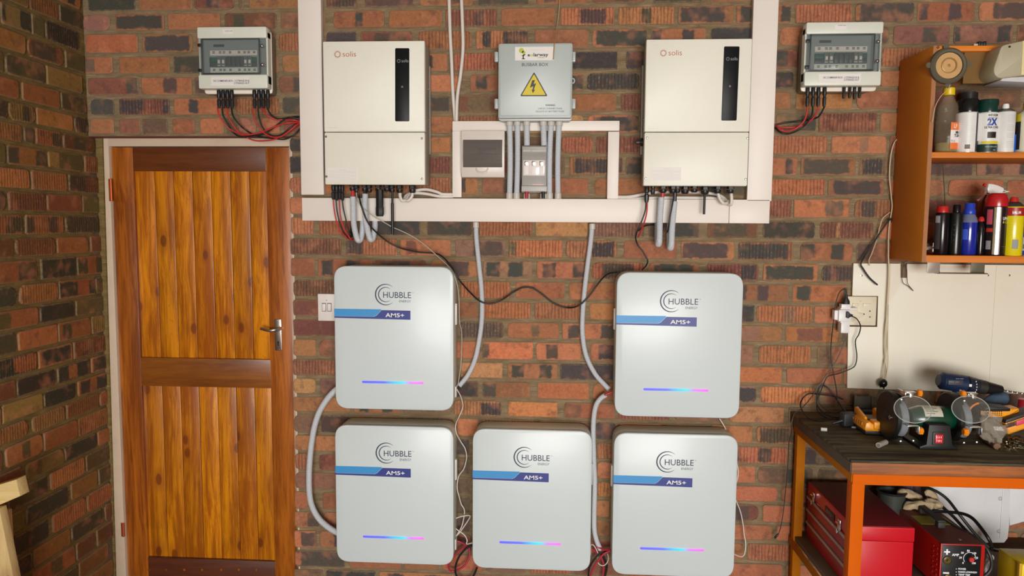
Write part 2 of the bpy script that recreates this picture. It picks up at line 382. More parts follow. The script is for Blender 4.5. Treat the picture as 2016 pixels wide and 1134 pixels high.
# bed joints read at two columns of the back wall
JL = [20,60.3,104.5,146,187.6,227.9,267,304.5,345,385,425,465.3,504.6,547,586.6,624.7,664.4,704,741,778,812.8,853.4,889.3,926.9,964.4,1004,1041,1079.5,1117,1154]
JR = [5.3,49.7,93.9,137.6,177.2,219.6,264.5,306.5,348.8,388.5,432.1,473.1,516.8,556.5,597.8,638.8,676.4,719.5,757.9,798,836.6,877.6,916.5,955.7,992,1031,1068,1107.8,1146,1184]
def bed(k, X):
    if k < 0: return bed(0, X) - k*.085
    if k > 28: return bed(28, X) - (k-28)*.085
    a = W(600, JL[k]); b = W(1550, JR[k]); t = (X-a.x)/(b.x-a.x); t = max(-.3, min(1.3, t))
    return a.z + (b.z-a.z)*t
ROWS = """174 267 k|275 379 o|383 462 r/k.3-.7|470 480 b|491 588 o|642 704 ds|718 815 d|826 931 o/d.6-.8|941 1041 k|1053 1160 o/d.15-.4|1166 1272 r/d.4-.8|1287 1382 k|1398 1490 O|1537 1620 r|1632 1730 r|1740 1850 p|1860 1960 r
164 217 p|228 324 o/k.02-.98|332 435 o|443 545 r/d.15-.4|553 640 p|657 757 o/k.42-.6|766 871 O|877 980 rs/d.55-.75|987 1093 o|1103 1210 os/d.35-.85|1217 1328 os/d.4-.6|1335 1445 o/k.02-.85|1449 1557 o/k.05-.3,.8-1|1565 1677 os|1683 1799 d/o.0-.1|1805 1918 o/d.03-.2,.53-.78|1926 2030 o/d.25-1
170 272 O|281 380 o/k.04-.96|388 450 o|458 540 r|548 640 os|642 703 k|711 812 r/d.25-.9|824 929 os|937 1041 os/k.1-.3,.5-1|1052 1159 o|1166 1274 o/k.05-1|1282 1389 o/k.0-.2,.55-.8|1398 1500 k|1534 1630 o|1640 1749 b|1758 1869 p/d.5-.8|1877 1992 p/k.0-.12,.72-.98|2002 2100 r/k.2-.8
167 223 o/b.0-.4|235 335 O|343 440 k|448 548 o|556 656 o|790 882 o/k.0-.7|893 985 os|995 1099 r|1108 1216 k|1232 1340 k|1480 1570 r/k.3-.8|1580 1725 o|1735 1830 os|1838 1940 r|1948 2050 o
174 273 r/d.75-1|279 379 o/d.42-.72|384 480 d|488 541 o|549 640 r/d.3-1|800 904 o|926 1025 o/k.1-.35,.8-1|1060 1149 o/k.6-1|1155 1259 ks|1470 1562 k|1734 1830 o|1838 1895 o|1905 1995 r|2003 2080 b
179 226 k|236 335 rs/k.0-.5,.85-1|343 455 o/k.25-.45|465 551 os|557 650 d|840 886 b/d.2-1|904 1010 r/b.15-.6|1105 1213 o|1222 1330 rs|1500 1556 o|1567 1678 O|1686 1800 o|1838 1890 r|1900 2010 b
180 225 o|235 277 r|281 331 b|340 384 o|394 441 o|447 466 b|470 504 p|515 552 o|560 640 r|800 893 o|904 984 os|1155 1258 o/k.1-1|1528 1607 b/k.6-1|1611 1725 rs|1733 1840 o/k.5-.8|1848 1950 r|1958 2060 b
571 650 b/k.0-.4|780 888 o|1000 1097 b|1105 1168 os|1173 1275 rs|1515 1629 os|1635 1745 o/p.5-.68|1751 1850 o|1858 1960 r|1968 2070 r
571 640 k|760 888 rs|897 1010 r|1018 1113 b|1121 1226 o/ks.08-1|1232 1335 k|1465 1570 o/k.75-.93|1576 1683 o/d.03-.9|1690 1810 b/ks.05-.4|1829 1914 d|1922 2030 p/d.15-.5,.75-1
571 620 os|760 888 os|893 942 o/k.0-.5|949 1050 r/d.4-.8|1058 1158 o|1170 1270 o|1510 1624 Os|1630 1740 o/k.07-.95|1748 1818 o|1826 1858 o|1866 1975 o|1982 2080 o
571 622 o|1480 1558 rs|1562 1671 O/b.55-.9|1682 1790 os/d.1-.4|1798 1900 r|1908 2010 r
573 618 os|629 697 os|720 828 k|841 931 d/k.2-.9|943 1048 os|1054 1158 y|1171 1270 ps|1277 1376 d/k.5-.9|1393 1491 r/d.1-.8|1502 1604 k|1614 1719 rs/y.3-.38|1728 1840 o|1848 1950 d|1958 2060 r
573 673 rs|682 782 os/d.0-.35|788 888 o/r.1-.35|897 995 p/d.35-.95|1001 1108 Os/b.0-.17|1114 1215 os/k.5-.95|1228 1333 o|1340 1446 o/d.02-.88|1453 1560 o/ks.0-.92|1575 1678 o/k.0-.28,.57-.85|1686 1790 r/d.0-.3,.8-1|1798 1900 b
573 620 o|626 735 o/k.06-.3,.5-.8|737 840 r/k.1-.7|848 943 o/d.3-.8|951 1048 p/k.05-.36,.5-.82|1057 1155 o/k.1-.4,.7-1|1165 1270 os/d.2-.8|1276 1377 o/k.1-.9|1391 1493 rs/k.65-.95|1502 1610 o/k.02-.93|1618 1722 rs/d.0-.95
578 690 rs|700 800 o|807 899 r|906 1006 Os|1015 1112 o|1120 1225 o|1450 1552 o/d.05-.2,.38-.62|1560 1668 O/k.05-.35,.9-1
578 690 r|870 941 o|948 1045 Os|1052 1142 os|1160 1235 O|1450 1485 k|1490 1600 Os/p.45-.7|1603 1710 o
578 690 r|906 992 ds|999 1101 o/b.45-.62|1106 1210 o/d.1-.35,.72-1|1455 1540 o/p.0-.5|1546 1652 O/r.2-.7
578 623 o|628 690 r/b.3-.6|860 945 o|950 1050 O/d.0-.14|1055 1145 o/d.2-.5|1162 1260 o/k.15-1|1440 1482 p|1494 1596 Os|1609 1700 b/o.3-.8
577 690 rs|907 990 y|999 1098 o/k.07-.35,.62-.9|1103 1215 k|1430 1540 O|1548 1657 o|1660 1760 o
578 622 y|630 695 p|870 942 k|950 1044 o/d.0-.3|1058 1160 O|1166 1270 o|1430 1489 p/k.4-1|1497 1604 Os|1612 1720 b/r.1-.5
578 690 o|893 988 os/k.55-1|1000 1098 O|1111 1210 o/r.0-.35|1435 1544 y|1552 1650 b
579 625 p|632 690 d|900 942 o|1172 1212 k|1400 1481 o|1489 1590 os/d.05-.95
582 690 o|893 925 d|1175 1212 os|1430 1550 os/k.0-.22,.5-.75|1558 1670 d/b.4-.6
582 607 os|628 690 r|893 925 d|1175 1210 o|1400 1487 o|1492 1600 b/k.5-.9|1610 1700 b
582 690 p|893 925 b|1175 1206 Os|1430 1531 o|1538 1640 o
580 607 o|635 690 o|893 925 b|1172 1200 o|1430 1493 r/d.2-.7|1501 1600 o|1608 1700 r
580 630 o/d.5-1|637 700 o/d.6-1|893 925 d|1170 1200 o|1430 1521 o|1528 1630 o
580 624 o/d.3-1|630 700 o/k.4-1|893 927 r|1160 1210 r|1400 1465 o|1472 1570 os
581 680 d/o.0-.15|688 790 o|870 950 o|1130 1230 r|1430 1540 o|1548 1650 o
580 636 b|642 740 k|900 990 r|1140 1240 o|1430 1520 o""".split('\n')
entries = []            # (X0, X1, row, code, listed)
for k, row in enumerate(ROWS):
    items = []
    for t in row.split('|'):
        a, b, code = t.split(' ')
        a = float(a); b = float(b)
        Z = (bed(k-1, 0)+bed(k, 0))/2 if k else bed(0, 0)+.04
        x0, x1 = xat(a, 0, Z), xat(b, 0, Z); zc = (bed(k-1, (x0+x1)/2)+bed(k, (x0+x1)/2))/2
        items.append((xat(a, 0, zc), xat(b, 0, zc), code))
    entries.append(items)
def fill(items, lo, hi, rg, mod=.222, gap=.014):
    out = []; cur = lo
    for it in sorted(items)+[(hi, hi, None)]:
        g = it[0]-gap-cur
        if g > .05:
            n = max(1, round(g/(mod+gap))); wd = (g-(n-1)*gap)/n
            for i in range(n): out.append((cur+i*(wd+gap), cur+i*(wd+gap)+wd, rg.choice(['o','o','os','r','rs','d','k','p','o/k.1-.35,.6-.85','o/d.05-.95','O','y','b'])))
        cur = max(cur, it[1]+gap)
    return out
rg = random.Random(3); allb = []
for k in range(-6, 32):
    ext = entries[k] if 0 <= k < len(entries) else []
    lo = XL+.012 if k <= 6 else DX1-.02
    vis = [(a, b, k, c, True) for a, b, c in ext if a >= lo-.05]
    items = [(a, b, c) for a, b, k_, c, _ in vis]
    hid = [(a, b, k, c, False) for a, b, c in fill(items, lo, XR-.02, rg) if b-a > .03]
    allb += vis + hid
def qb(e, i):
    X0, X1, k, code, _ = e; g = .0070
    def fn(u, v, d):
        X = X0+(X1-X0)*u; zt = bed(k-1, X)-g; zb = bed(k, X)+g
        return Vector((X, -d, zb+(zt-zb)*v)) - off_bw
    xm = (X0+X1)/2
    return (fn, X1-X0, bed(k-1, xm)-bed(k, xm)-2*g, code, i+11)
off_bw = ROOTLOC[bw.name]
# the bricks the photograph shows largest are parts; hidden, cut or far ones are joined
def seen(e):
    if not e[4] or e[1]-e[0] < .03: return 0
    return 1
order = sorted([e for e in allb if seen(e)], key=lambda e: -(e[1]-e[0])*(1 if .0 < 1 else 1))
single = set(id(e) for e in order[:300]); rest = []
for i, e in enumerate(allb):
    if bed(e[2], 0) < .0: continue
    if id(e) in single: mkbricks('brick', [qb(e, i)], bw)
    else: rest.append(qb(e, i))
mkbricks('brickwork', rest, bw, 'stuff')
# ---- left wall, read the same way
LROWS = """0 10 b|14 54 y|56 114 os|116 160 d
0 -1 b|0 59 p/k.0-.15,.6-1|61 85 b|89 153 ks
-60 48 O|53 123 r/d.1-.8|127 165 b
-80 5 b|9 87 b/d.0-.4,.65-1|90 160 y
-40 36 o|42 116 o|119 168 b
-60 12 d|15 67 ys/d.5-.8|71 142 O|146 173 ds
-50 40 os|46 66 d|69 119 os/d.6-1|123 185 r/d.3-.7
-60 8 b|13 89 o/d.0-.3,.7-1|94 161 b/y.0-.3|165 201 os
-30 56 Os|60 130 Os|134 196 ds/r.5-1
-80 9 d|15 87 rs|91 159 r|161 203 b
-50 44 os/d.6-1|49 123 os/d.0-.2,.55-.85|128 193 ds
-60 24 r|29 107 rs|111 172 O|177 209 r
-30 71 o/d.6-1|79 147 k|151 209 o/d.0-.4,.7-1
-70 30 k|37 112 os|115 186 o/k.0-.5,.8-1|187 209 b
-40 73 o/b.2-.5|77 144 k|148 212 b
-80 29 d|34 111 O/p.25-.3,.65-.7|113 176 o/d.1-.4|179 212 ys
-30 71 ks/o.5-1|74 141 o/k.05-.95|144 212 rs/p.4-.6
-80 28 r|32 107 k|112 175 k/o.3-.6|178 217 o/k.1-1
-80 0 o|3 83 y|86 148 k|152 212 o/k.05-.4,.6-1
-30 53 os|62 127 ys|130 192 os|195 213 o
-80 3 r|9 82 o/b.4-.65|85 151 o|153 214 Os
-80 40 r|50 124 y/b.2-.4|126 189 k|191 216 o
-80 10 y|16 92 b/k.7-1|98 164 Os|169 216 b
-40 45 y|50 131 k|139 190 O|193 220 b
-80 20 o|26 94 k|102 167 Os|170 219 os
-80 28 r|34 60 k|65 136 O|140 202 d|206 220 r
-60 58 k|63 146 o/b.4-.7|150 185 r|190 222 r
-60 75 o|80 150 b|155 212 o
-60 30 r|35 100 b|105 170 d|176 222 o
-60 60 o|66 140 y|146 215 r""".split('\n')
off_lw = ROOTLOC[lw.name]; lsingle = []; lrest = []; rg = random.Random(5)
for k in range(-6, 33):
    Zt = bed(k-1, XL) ; Zb = bed(k, XL)
    if Zb < 0: continue
    items = []; zc = (Zt+Zb)/2
    if 1 <= k <= len(LROWS):
        for t in LROWS[k-1].split('|'):
            a, b, code = t.split(' '); a = float(a); b = float(b)
            if b <= a: continue
            items.append((yat(a, XL, zc), min(-.004 if k <= 6 else .052, yat(b, XL, zc)), code))
    items = [t for t in items if t[1]-t[0] > .02]
    hid = fill([(max(a, -5.4), b, c) for a, b, c in items], -3.4, -.006 if k <= 6 else .052, rg)
    for t in items: lsingle.append((t, Zt, Zb, t[2]))
    for t in hid: lrest.append((t, Zt, Zb, t[2]))
def ql(e, i):
    (Y0, Y1, _), Zt, Zb, code = e; g = .0070
    def fn(u, v, d): return Vector((XL+d, Y0+(Y1-Y0)*u, Zb+g+(Zt-Zb-2*g)*v)) - off_lw
    return (fn, Y1-Y0, Zt-Zb-2*g, code, i+2011)
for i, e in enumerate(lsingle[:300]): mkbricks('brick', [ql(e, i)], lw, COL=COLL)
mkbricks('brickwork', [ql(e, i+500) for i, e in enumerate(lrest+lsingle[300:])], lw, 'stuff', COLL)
# ================================================================ timber
def wood(name, light, dark, stretch=(30,30,1.6), rough=.35, coat=.35, knots=True, rndv=.25, axis='z', contrast=1.0, seg=False):
    mt = bpy.data.materials.new(name); mt.use_nodes = True; nt = mt.node_tree; b = nt.nodes['Principled BSDF']
    tc = nd(nt, 'ShaderNodeTexCoord').outputs['Object']
    rnd = nd(nt, 'ShaderNodeObjectInfo').outputs['Random']
    off = nd(nt, 'ShaderNodeCombineXYZ', {0: mth(nt, 'MULTIPLY', rnd, 31), 1: mth(nt, 'MULTIPLY', rnd, 17), 2: mth(nt, 'MULTIPLY', rnd, 47)}).outputs[0]
    pos = nd(nt, 'ShaderNodeVectorMath', {0: tc, 1: off}, operation='ADD').outputs[0]
    sc3 = {'z': (1, 1, .06), 'x': (.06, 1, 1), 'y': (1, .06, 1)}[axis]
    mp = nd(nt, 'ShaderNodeMapping', {'Vector': pos, 'Scale': sc3}).outputs[0]
    wv = nd(nt, 'ShaderNodeTexNoise', {'Vector': nd(nt, 'ShaderNodeMapping', {'Vector': pos, 'Scale': tuple(.25 if s < 1 else 1 for s in sc3)}).outputs[0], 'Scale': 7.0, 'Detail': 2.0}).outputs['Fac']
    mp2 = nd(nt, 'ShaderNodeVectorMath', {0: mp, 1: nd(nt, 'ShaderNodeCombineXYZ', {0: mth(nt, 'MULTIPLY', wv, .05), 1: mth(nt, 'MULTIPLY', wv, .05), 2: mth(nt, 'MULTIPLY', wv, .05)}).outputs[0]}, operation='ADD').outputs[0]
    g1 = nd(nt, 'ShaderNodeTexNoise', {'Vector': mp2, 'Scale': 90.0, 'Detail': 4.0, 'Roughness': .65}).outputs['Fac']
    g2 = nd(nt, 'ShaderNodeTexNoise', {'Vector': mp2, 'Scale': 22.0, 'Detail': 2.0}).outputs['Fac']
    f = mth(nt, 'ADD', mth(nt, 'MULTIPLY', g1, .6), mth(nt, 'MULTIPLY', g2, .6))
    col = mixc(nt, smooth(nt, f, .42, .78, 0, contrast), lin(light), lin(dark))
    big = nd(nt, 'ShaderNodeTexNoise', {'Vector': pos, 'Scale': 3.0, 'Detail': 2.0}).outputs['Fac']
    v = mth(nt, 'ADD', mth(nt, 'MULTIPLY_ADD', rnd, rndv, 1-rndv*.55), mth(nt, 'MULTIPLY', mth(nt, 'SUBTRACT', big, .5), .5))
    if knots:
        ks = nd(nt, 'ShaderNodeSeparateXYZ', {0: pos}); kp = nd(nt, 'ShaderNodeCombineXYZ', {0: ks.outputs[0], 1: mth(nt, 'MULTIPLY', ks.outputs[2], .55)}).outputs[0]
        vo = nd(nt, 'ShaderNodeTexVoronoi', {'Vector': kp, 'Scale': 5.2, 'Randomness': 1.0}, voronoi_dimensions='2D')
        kd = mth(nt, 'ADD', vo.outputs['Distance'], mth(nt, 'MULTIPLY', mth(nt, 'SUBTRACT', g2, .5), .06))
        col = mixc(nt, smooth(nt, kd, .085, .05, 0, .8), col, lin((92,40,14)))
        col = mixc(nt, smooth(nt, kd, .22, .08, 0, .35), col, lin((140,66,16)))
    if seg:
        zz = nd(nt, 'ShaderNodeSeparateXYZ', {0: tc}).outputs[2]
        fl = mth(nt, 'FLOOR', mth(nt, 'MULTIPLY_ADD', zz, 1.5, mth(nt, 'MULTIPLY', rnd, 9)))
        wn_ = nd(nt, 'ShaderNodeTexWhiteNoise', {1: mth(nt, 'ADD', fl, mth(nt, 'MULTIPLY', rnd, 91))}, noise_dimensions='1D').outputs[0]
        col = mixc(nt, smooth(nt, wn_, .6, 1, 0, .45), col, lin((150,64,14)))
        g3 = nd(nt, 'ShaderNodeTexNoise', {'Vector': mp2, 'Scale': 34.0, 'Detail': 1.0}).outputs['Fac']
        ln = smooth(nt, mth(nt, 'ABSOLUTE', mth(nt, 'SINE', mth(nt, 'MULTIPLY', g3, 34))), .25, 0, 0, .5)
        col = mixc(nt, ln, col, lin((160,82,8)))
    hs = nd(nt, 'ShaderNodeHueSaturation', {'Hue': .5, 'Saturation': 1.0, 'Value': v, 'Fac': 1.0, 'Color': col})
    nt.links.new(hs.outputs[0], b.inputs['Base Color'])
    b.inputs['Roughness'].default_value = rough; b.inputs['Coat Weight'].default_value = coat; b.inputs['Coat Roughness'].default_value = .3
    bp = nd(nt, 'ShaderNodeBump', {'Strength': .25, 'Distance': .001, 'Height': g1}); nt.links.new(bp.outputs[0], b.inputs['Normal'])
    return mt
pine = wood('varnished_pine', (226,142,14), (160,86,8), contrast=1.15, seg=True)
pine_stile = wood('varnished_stile', (176,98,22), (122,58,8), knots=False, contrast=1.1)
meranti = wood('stained_rail', (112,60,24), (84,40,16), knots=False, axis='x', rndv=.1, contrast=.7)
cream = pm('cream_frame_paint', (212,190,166), .55, var=.05, scale=12, dirt=.25, dirtcol=(150,120,95))
white = pm('white_trunking_pvc', (240,230,220), .45, var=.03, scale=6, dirt=.12, dirtcol=(190,176,160))
steel = pm('brushed_steel', (190,185,178), .28, 1.0, var=.1, scale=200)
copper = pm('copper_hinge', (214,110,66), .35, .8, var=.15)
blackp = pm('black_plastic', (30,30,31), .42, var=.1, bump=.1)
darkgap = pm('dark_recess', (34,24,18), .9)
# ---- door
Yf, Yd = .055, .070      # frame face, leaf face
dz1 = W(400, 290, Yd).z; dx0 = xat(218.5, Yd, 2.03); dx1 = xat(570, Yd, 2.03)
dr = thing('door_1', 'orange varnished pine door with vertical boards and brown rails', 'door', ((dx0+dx1)/2, Yd, .01)); del dr['category']; dr['kind'] = 'structure'
fr = M(); fx0 = xat(204, Yf, 2.03); fz1 = W(400, 272.5, Yf).z
fr.box(XL+.001, dx0-.002, Yf, .16, 0, fz1+.02, .002)
fr.box(dx0-.002, dx1+.04, Yf, .16, dz1+.003, fz1+.02, .002).box(dx1+.002, dx1+.06, Yf, .16, 0, dz1+.003, .002)
part('door_frame', fr, cream, dr, 'cream painted wooden door frame')
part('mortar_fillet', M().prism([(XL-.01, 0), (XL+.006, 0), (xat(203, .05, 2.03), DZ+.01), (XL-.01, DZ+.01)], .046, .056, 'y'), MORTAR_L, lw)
# right jamb: thin lip of paint running in and out of the mortar joints
lip = []; zs = [i*.0085 for i in range(int(fz1/.0085)+1)]
xr = xat(571.5, 0, 2.03)
pts = [(xr, 0)]
rj = random.Random(9)
for z in zs:
    k = next((q for q in range(30) if bed(q, DX1) < z), 29); zt, zb = bed(k-1, DX1), bed(k, DX1)
    t = abs((z-zb)/(zt-zb)-.5)*2
    pts.append((xr+.006+.010*t**4+rj.uniform(-.0012,.0012), z))
pts.append((xr, fz1))
part('door_jamb', M().prism(pts, .0005, .0545, 'y'), cream, dr, 'cream jamb with edge scribed into the mortar joints')
tz = W(400, 337, Yd).z; mz1 = W(400, 706, Yd).z; mz0 = W(400, 762, Yd).z; kz = W(400, 1101, Yd).z
sxl = xat(262, Yd, 1.95); sxr = xat(523.5, Yd, 1.95)
part('stile', M().box(dx0, sxl, Yd, Yd+.042, .012, dz1, .0015), pine_stile, dr)
part('stile', M().box(sxr, dx1-.003, Yd, Yd+.042, .012, dz1, .0015), pine_stile, dr)
part('rail', M().box(sxl, sxr, Yd+.0006, Yd+.042, tz, dz1, .001), meranti, dr, 'dark brown top rail')
part('rail', M().box(sxl, sxr, Yd+.0006, Yd+.042, mz0, mz1, .001), wood('middle_rail_timber', (146,84,24), (108,56,14), knots=False, axis='x', rndv=.1, contrast=.9), dr, 'brown middle rail')
kick = M().box(sxl, sxr, Yd+.0006, Yd+.042, .012, kz, .001)
kk = part('rail', kick, wood('kick_rail', (104,52,28), (74,36,22), knots=False, axis='x', contrast=.8), dr, 'dark bottom rail with round wooden plugs')
for px in (293, 327, 363, 398, 436, 470, 505):
    p = W(px, 1122, Yd); part('plug', M().cyl((p.x, Yd-.0004, p.z), (p.x, Yd+.004, p.z), .0055, 12), pine_stile, kk)
bev = [269, 304.8, 341.6, 378.9, 416.1, 453.8, 491, 527.5]
for zlo, zhi, sh in ((mz1-.004, tz+.004, 0), (kz-.004, mz0+.004, .002)):
    for i in range(7):
        a = xat(bev[i], Yd+.018, 1.92)+.0012; c = xat(bev[i+1], Yd+.018, 1.92)-.0012
        if i == 0: a = sxl-.004
        if i == 6: c = sxr+.004
        part('board', M().box(a, c, Yd+.016, Yd+.03, zlo, zhi, .002), pine, dr)
part('door_core', M().box(dx0+.01, dx1-.01, Yd+.03, Yd+.041, .02, dz1-.02), darkgap, dr)
# handle
h = M(); a, b = W(540.5, 628, Yd), W(555, 690, Yd)
h.prism(rect(a.x, b.x, b.z, a.z), Yd-.004, Yd, 'y', .0012, corner=.003)
hd = part('handle_plate', h, steel, dr, 'steel lever handle plate with keyhole')
c = W(548.5, 648, Yd-.02); e = W(512, 647, Yd-.045); q = W(530, 651, Yd-.045)
part('lever', M().cyl((c.x, Yd, c.z), (c.x, Yd-.035, c.z), .009, 16, .001).tube([(c.x, Yd-.034, c.z), (c.x-.012, Yd-.042, c.z-.001), (q.x, Yd-.045, q.z), (e.x, Yd-.04, e.z)], .0065, 10, flat=.8), steel, hd)
p = W(548.5, 676, Yd); part('keyhole', M().prism([(p.x-.0025, p.z-.010), (p.x+.0025, p.z-.010), (p.x+.002, p.z), (p.x+.0045, p.z+.006), (p.x, p.z+.011), (p.x-.0045, p.z+.006), (p.x-.002, p.z)], Yd-.0044, Yd-.002), darkgap, hd)
part('screw', M().cyl((a.x+.011, Yd-.0046, a.z-.005), (a.x+.011, Yd, a.z-.005), .003, 10).cyl((b.x-.011, Yd-.0046, b.z+.005), (b.x-.011, Yd, b.z+.005), .003, 10), steel, hd)
for y0, y1, xx in ((352, 396, 217.5), (1030, 1057, 242)):
    u, v = W(xx, y0, Yf-.004), W(xx, y1, Yf-.004)
    part('hinge', M().cyl((u.x, Yf-.003, v.z), (u.x, Yf-.003, u.z), .005, 10, .001).box(u.x-.012, u.x, Yf-.001, Yf+.002, v.z, u.z), copper, dr)
# lintel strip over the door
struct('trim_1', M().box(DX0-.05, DX1+.03, -.004, .2, DZ-.001, bed(6, -1.5)-.001), pm('painted_lintel', (112,58,44), .8, var=.2, scale=40, dirt=.4, bump=.4), None, 'thin red-brown lintel edge above the door')
# ================================================================ trunking
TY = -.042
def trunk(label, px0, py0, px1, py1, Y=TY, group='white cable trunking', vert=True):
    a, b = W(px0, py1 if vert else py0, Y), W(px1, py1, Y); a.z = W((px0+px1)/2, py0, Y).z if py0 > 0 else CEIL-.002
    if b.z < .0: b.z = 0
    t = thing('cable_trunking', label, 'trunking', ((a.x+b.x)/2, 0, min(a.z, b.z)), group)
    part('trunking_base', M().box(a.x+.0015, b.x-.0015, Y+.012, -.008, a.z-.0015, b.z+.0015, .001), white, t)
    part('trunking_cover', M().box(a.x, b.x, Y, Y+.013, a.z, b.z, .0018), white, t)
    return t
trunk('tall white trunking running down the wall left of the left inverter', 593, -90, 637.5, 383.5)
trunk('tall white trunking running down the wall right of the right inverter', 1470.5, -90, 1519, 396)
a = W(594, 384, TY); b = W(1434.5, 442, TY)
t = thing('cable_trunking', 'long horizontal white trunking under both inverters', 'trunking', (.1, 0, b.z), 'white cable trunking')
z1 = (W(700, 386, TY).z+W(1400, 396.5, TY).z)/2; z0 = (W(700, 432.5, TY).z+W(1400, 442, TY).z)/2
part('trunking_base', M().box(a.x+.0015, b.x-.001, TY+.012, -.008, z0+.0015, z1-.0015, .001), white, t)
part('trunking_cover', M().box(a.x, b.x, TY, TY+.013, z0, z1, .0018), white, t)
c = W(1514.5, 442, TY)
t = thing('cable_trunking', 'short end piece of white trunking at the lower right corner', 'trunking', ((b.x+c.x)/2, 0, z0), 'white cable trunking')
part('trunking_base', M().box(b.x+.003, c.x-.0015, TY+.012, -.008, z0+.0015, z1-.0015, .001), white, t)
part('trunking_cover', M().box(b.x+.0015, c.x, TY, TY+.013, z0, z1, .0018), white, t)
T2 = -.030
trunk('short horizontal white trunking below the grey busbar box', 890.5, 238, 1219.5, 257.5, T2)
trunk('short vertical white trunking left of the small breaker box', 890.5, 258, 908.5, 388.5, T2)
trunk('short vertical white trunking between fuse holder and right inverter', 1195, 259, 1217, 392, T2)
# ================================================================ inverters
inv_m = pm('inverter_cream_paint', (238,235,220), .42, var=.02, scale=30, bump=.12, bscale=900)
inv_side = pm('inverter_side_grey', (160,158,150), .5, var=.04)
glossblk = pm('gloss_black_panel', (20,22,24), .4, var=.05, spec=.2)
solis_o = pm('orange_print', (190,92,60), .5); paper = pm('white_sticker', (236,230,224), .5, var=.02)
ink = pm('grey_print', (120,112,108), .6); inkd = pm('dark_print', (40,40,42), .6); logo_w = pm('pale_print', (150,152,152), .5)
gasket = pm('grey_gasket', (150,148,138), .6)
def sunlogo(cx, cy, r, Y, mat, parent, spikes=14):
    P = W(cx, cy, Y); k = (W(cx+10, cy, Y).x-P.x)/10; m_ = M(); n = 28
    vo = []; vi = []
    for i in range(n):
        a = 2*PI*i/n; vo.append((P.x+r*.66*k*math.cos(a), Y, P.z+r*.66*k*math.sin(a))); vi.append((P.x+r*.54*k*math.cos(a), Y, P.z+r*.54*k*math.sin(a)))
    m_.add(vo+vi, [(i, (i+1) % n, n+(i+1) % n, n+i) for i in range(n)])
    for i in range(spikes):
        a = 2*PI*i/spikes; d = .17
        q = [(r*.62, a-d), (r*1.05, a+.12), (r*.62, a+d*.3)]
        m_.poly([(P.x+rr*k*math.cos(aa), Y, P.z+rr*k*math.sin(aa)) for rr, aa in q])
    return part('sun_logo', m_, mat, parent)
def gland(px, py0, py1, wpx, Y, parent, name='cable_gland', mat=None, hexn=6):
    a = W(px, py0, Y); b = W(px, py1, Y); r = (W(px+wpx/2, py0, Y).x-a.x)
    L = a.z-b.z
    m_ = M().lathe([(r*.8, 0), (r*.8, -L*.3), (r, -L*.34), (r, -L*.62)], (a.x, Y, a.z+.004), 'z', hexn)
    m_.lathe([(r*.98, -L*.6), (r*.98, -L*.85), (r*.72, -L)], (a.x, Y, a.z), 'z', 12)
    return part(name, m_, mat or blackp, parent)
def mc4(px, py0, py1, wpx, Y, parent, name='solar_connector'):
    a = W(px, py0, Y); b = W(px, py1, Y); r = (W(px+wpx/2, py0, Y).x-a.x); L = a.z-b.z
    m_ = M().lathe([(r*.75, .002), (r*.8, -L*.1), (r, -L*.14), (r, -L*.45), (r*.7, -L*.5), (r*.7, -L*.56), (r, -L*.6), (r*.95, -L*.85), (r*.7, -L)], (a.x, Y, a.z), 'z', 10)
    return part(name, m_, blackp, parent)
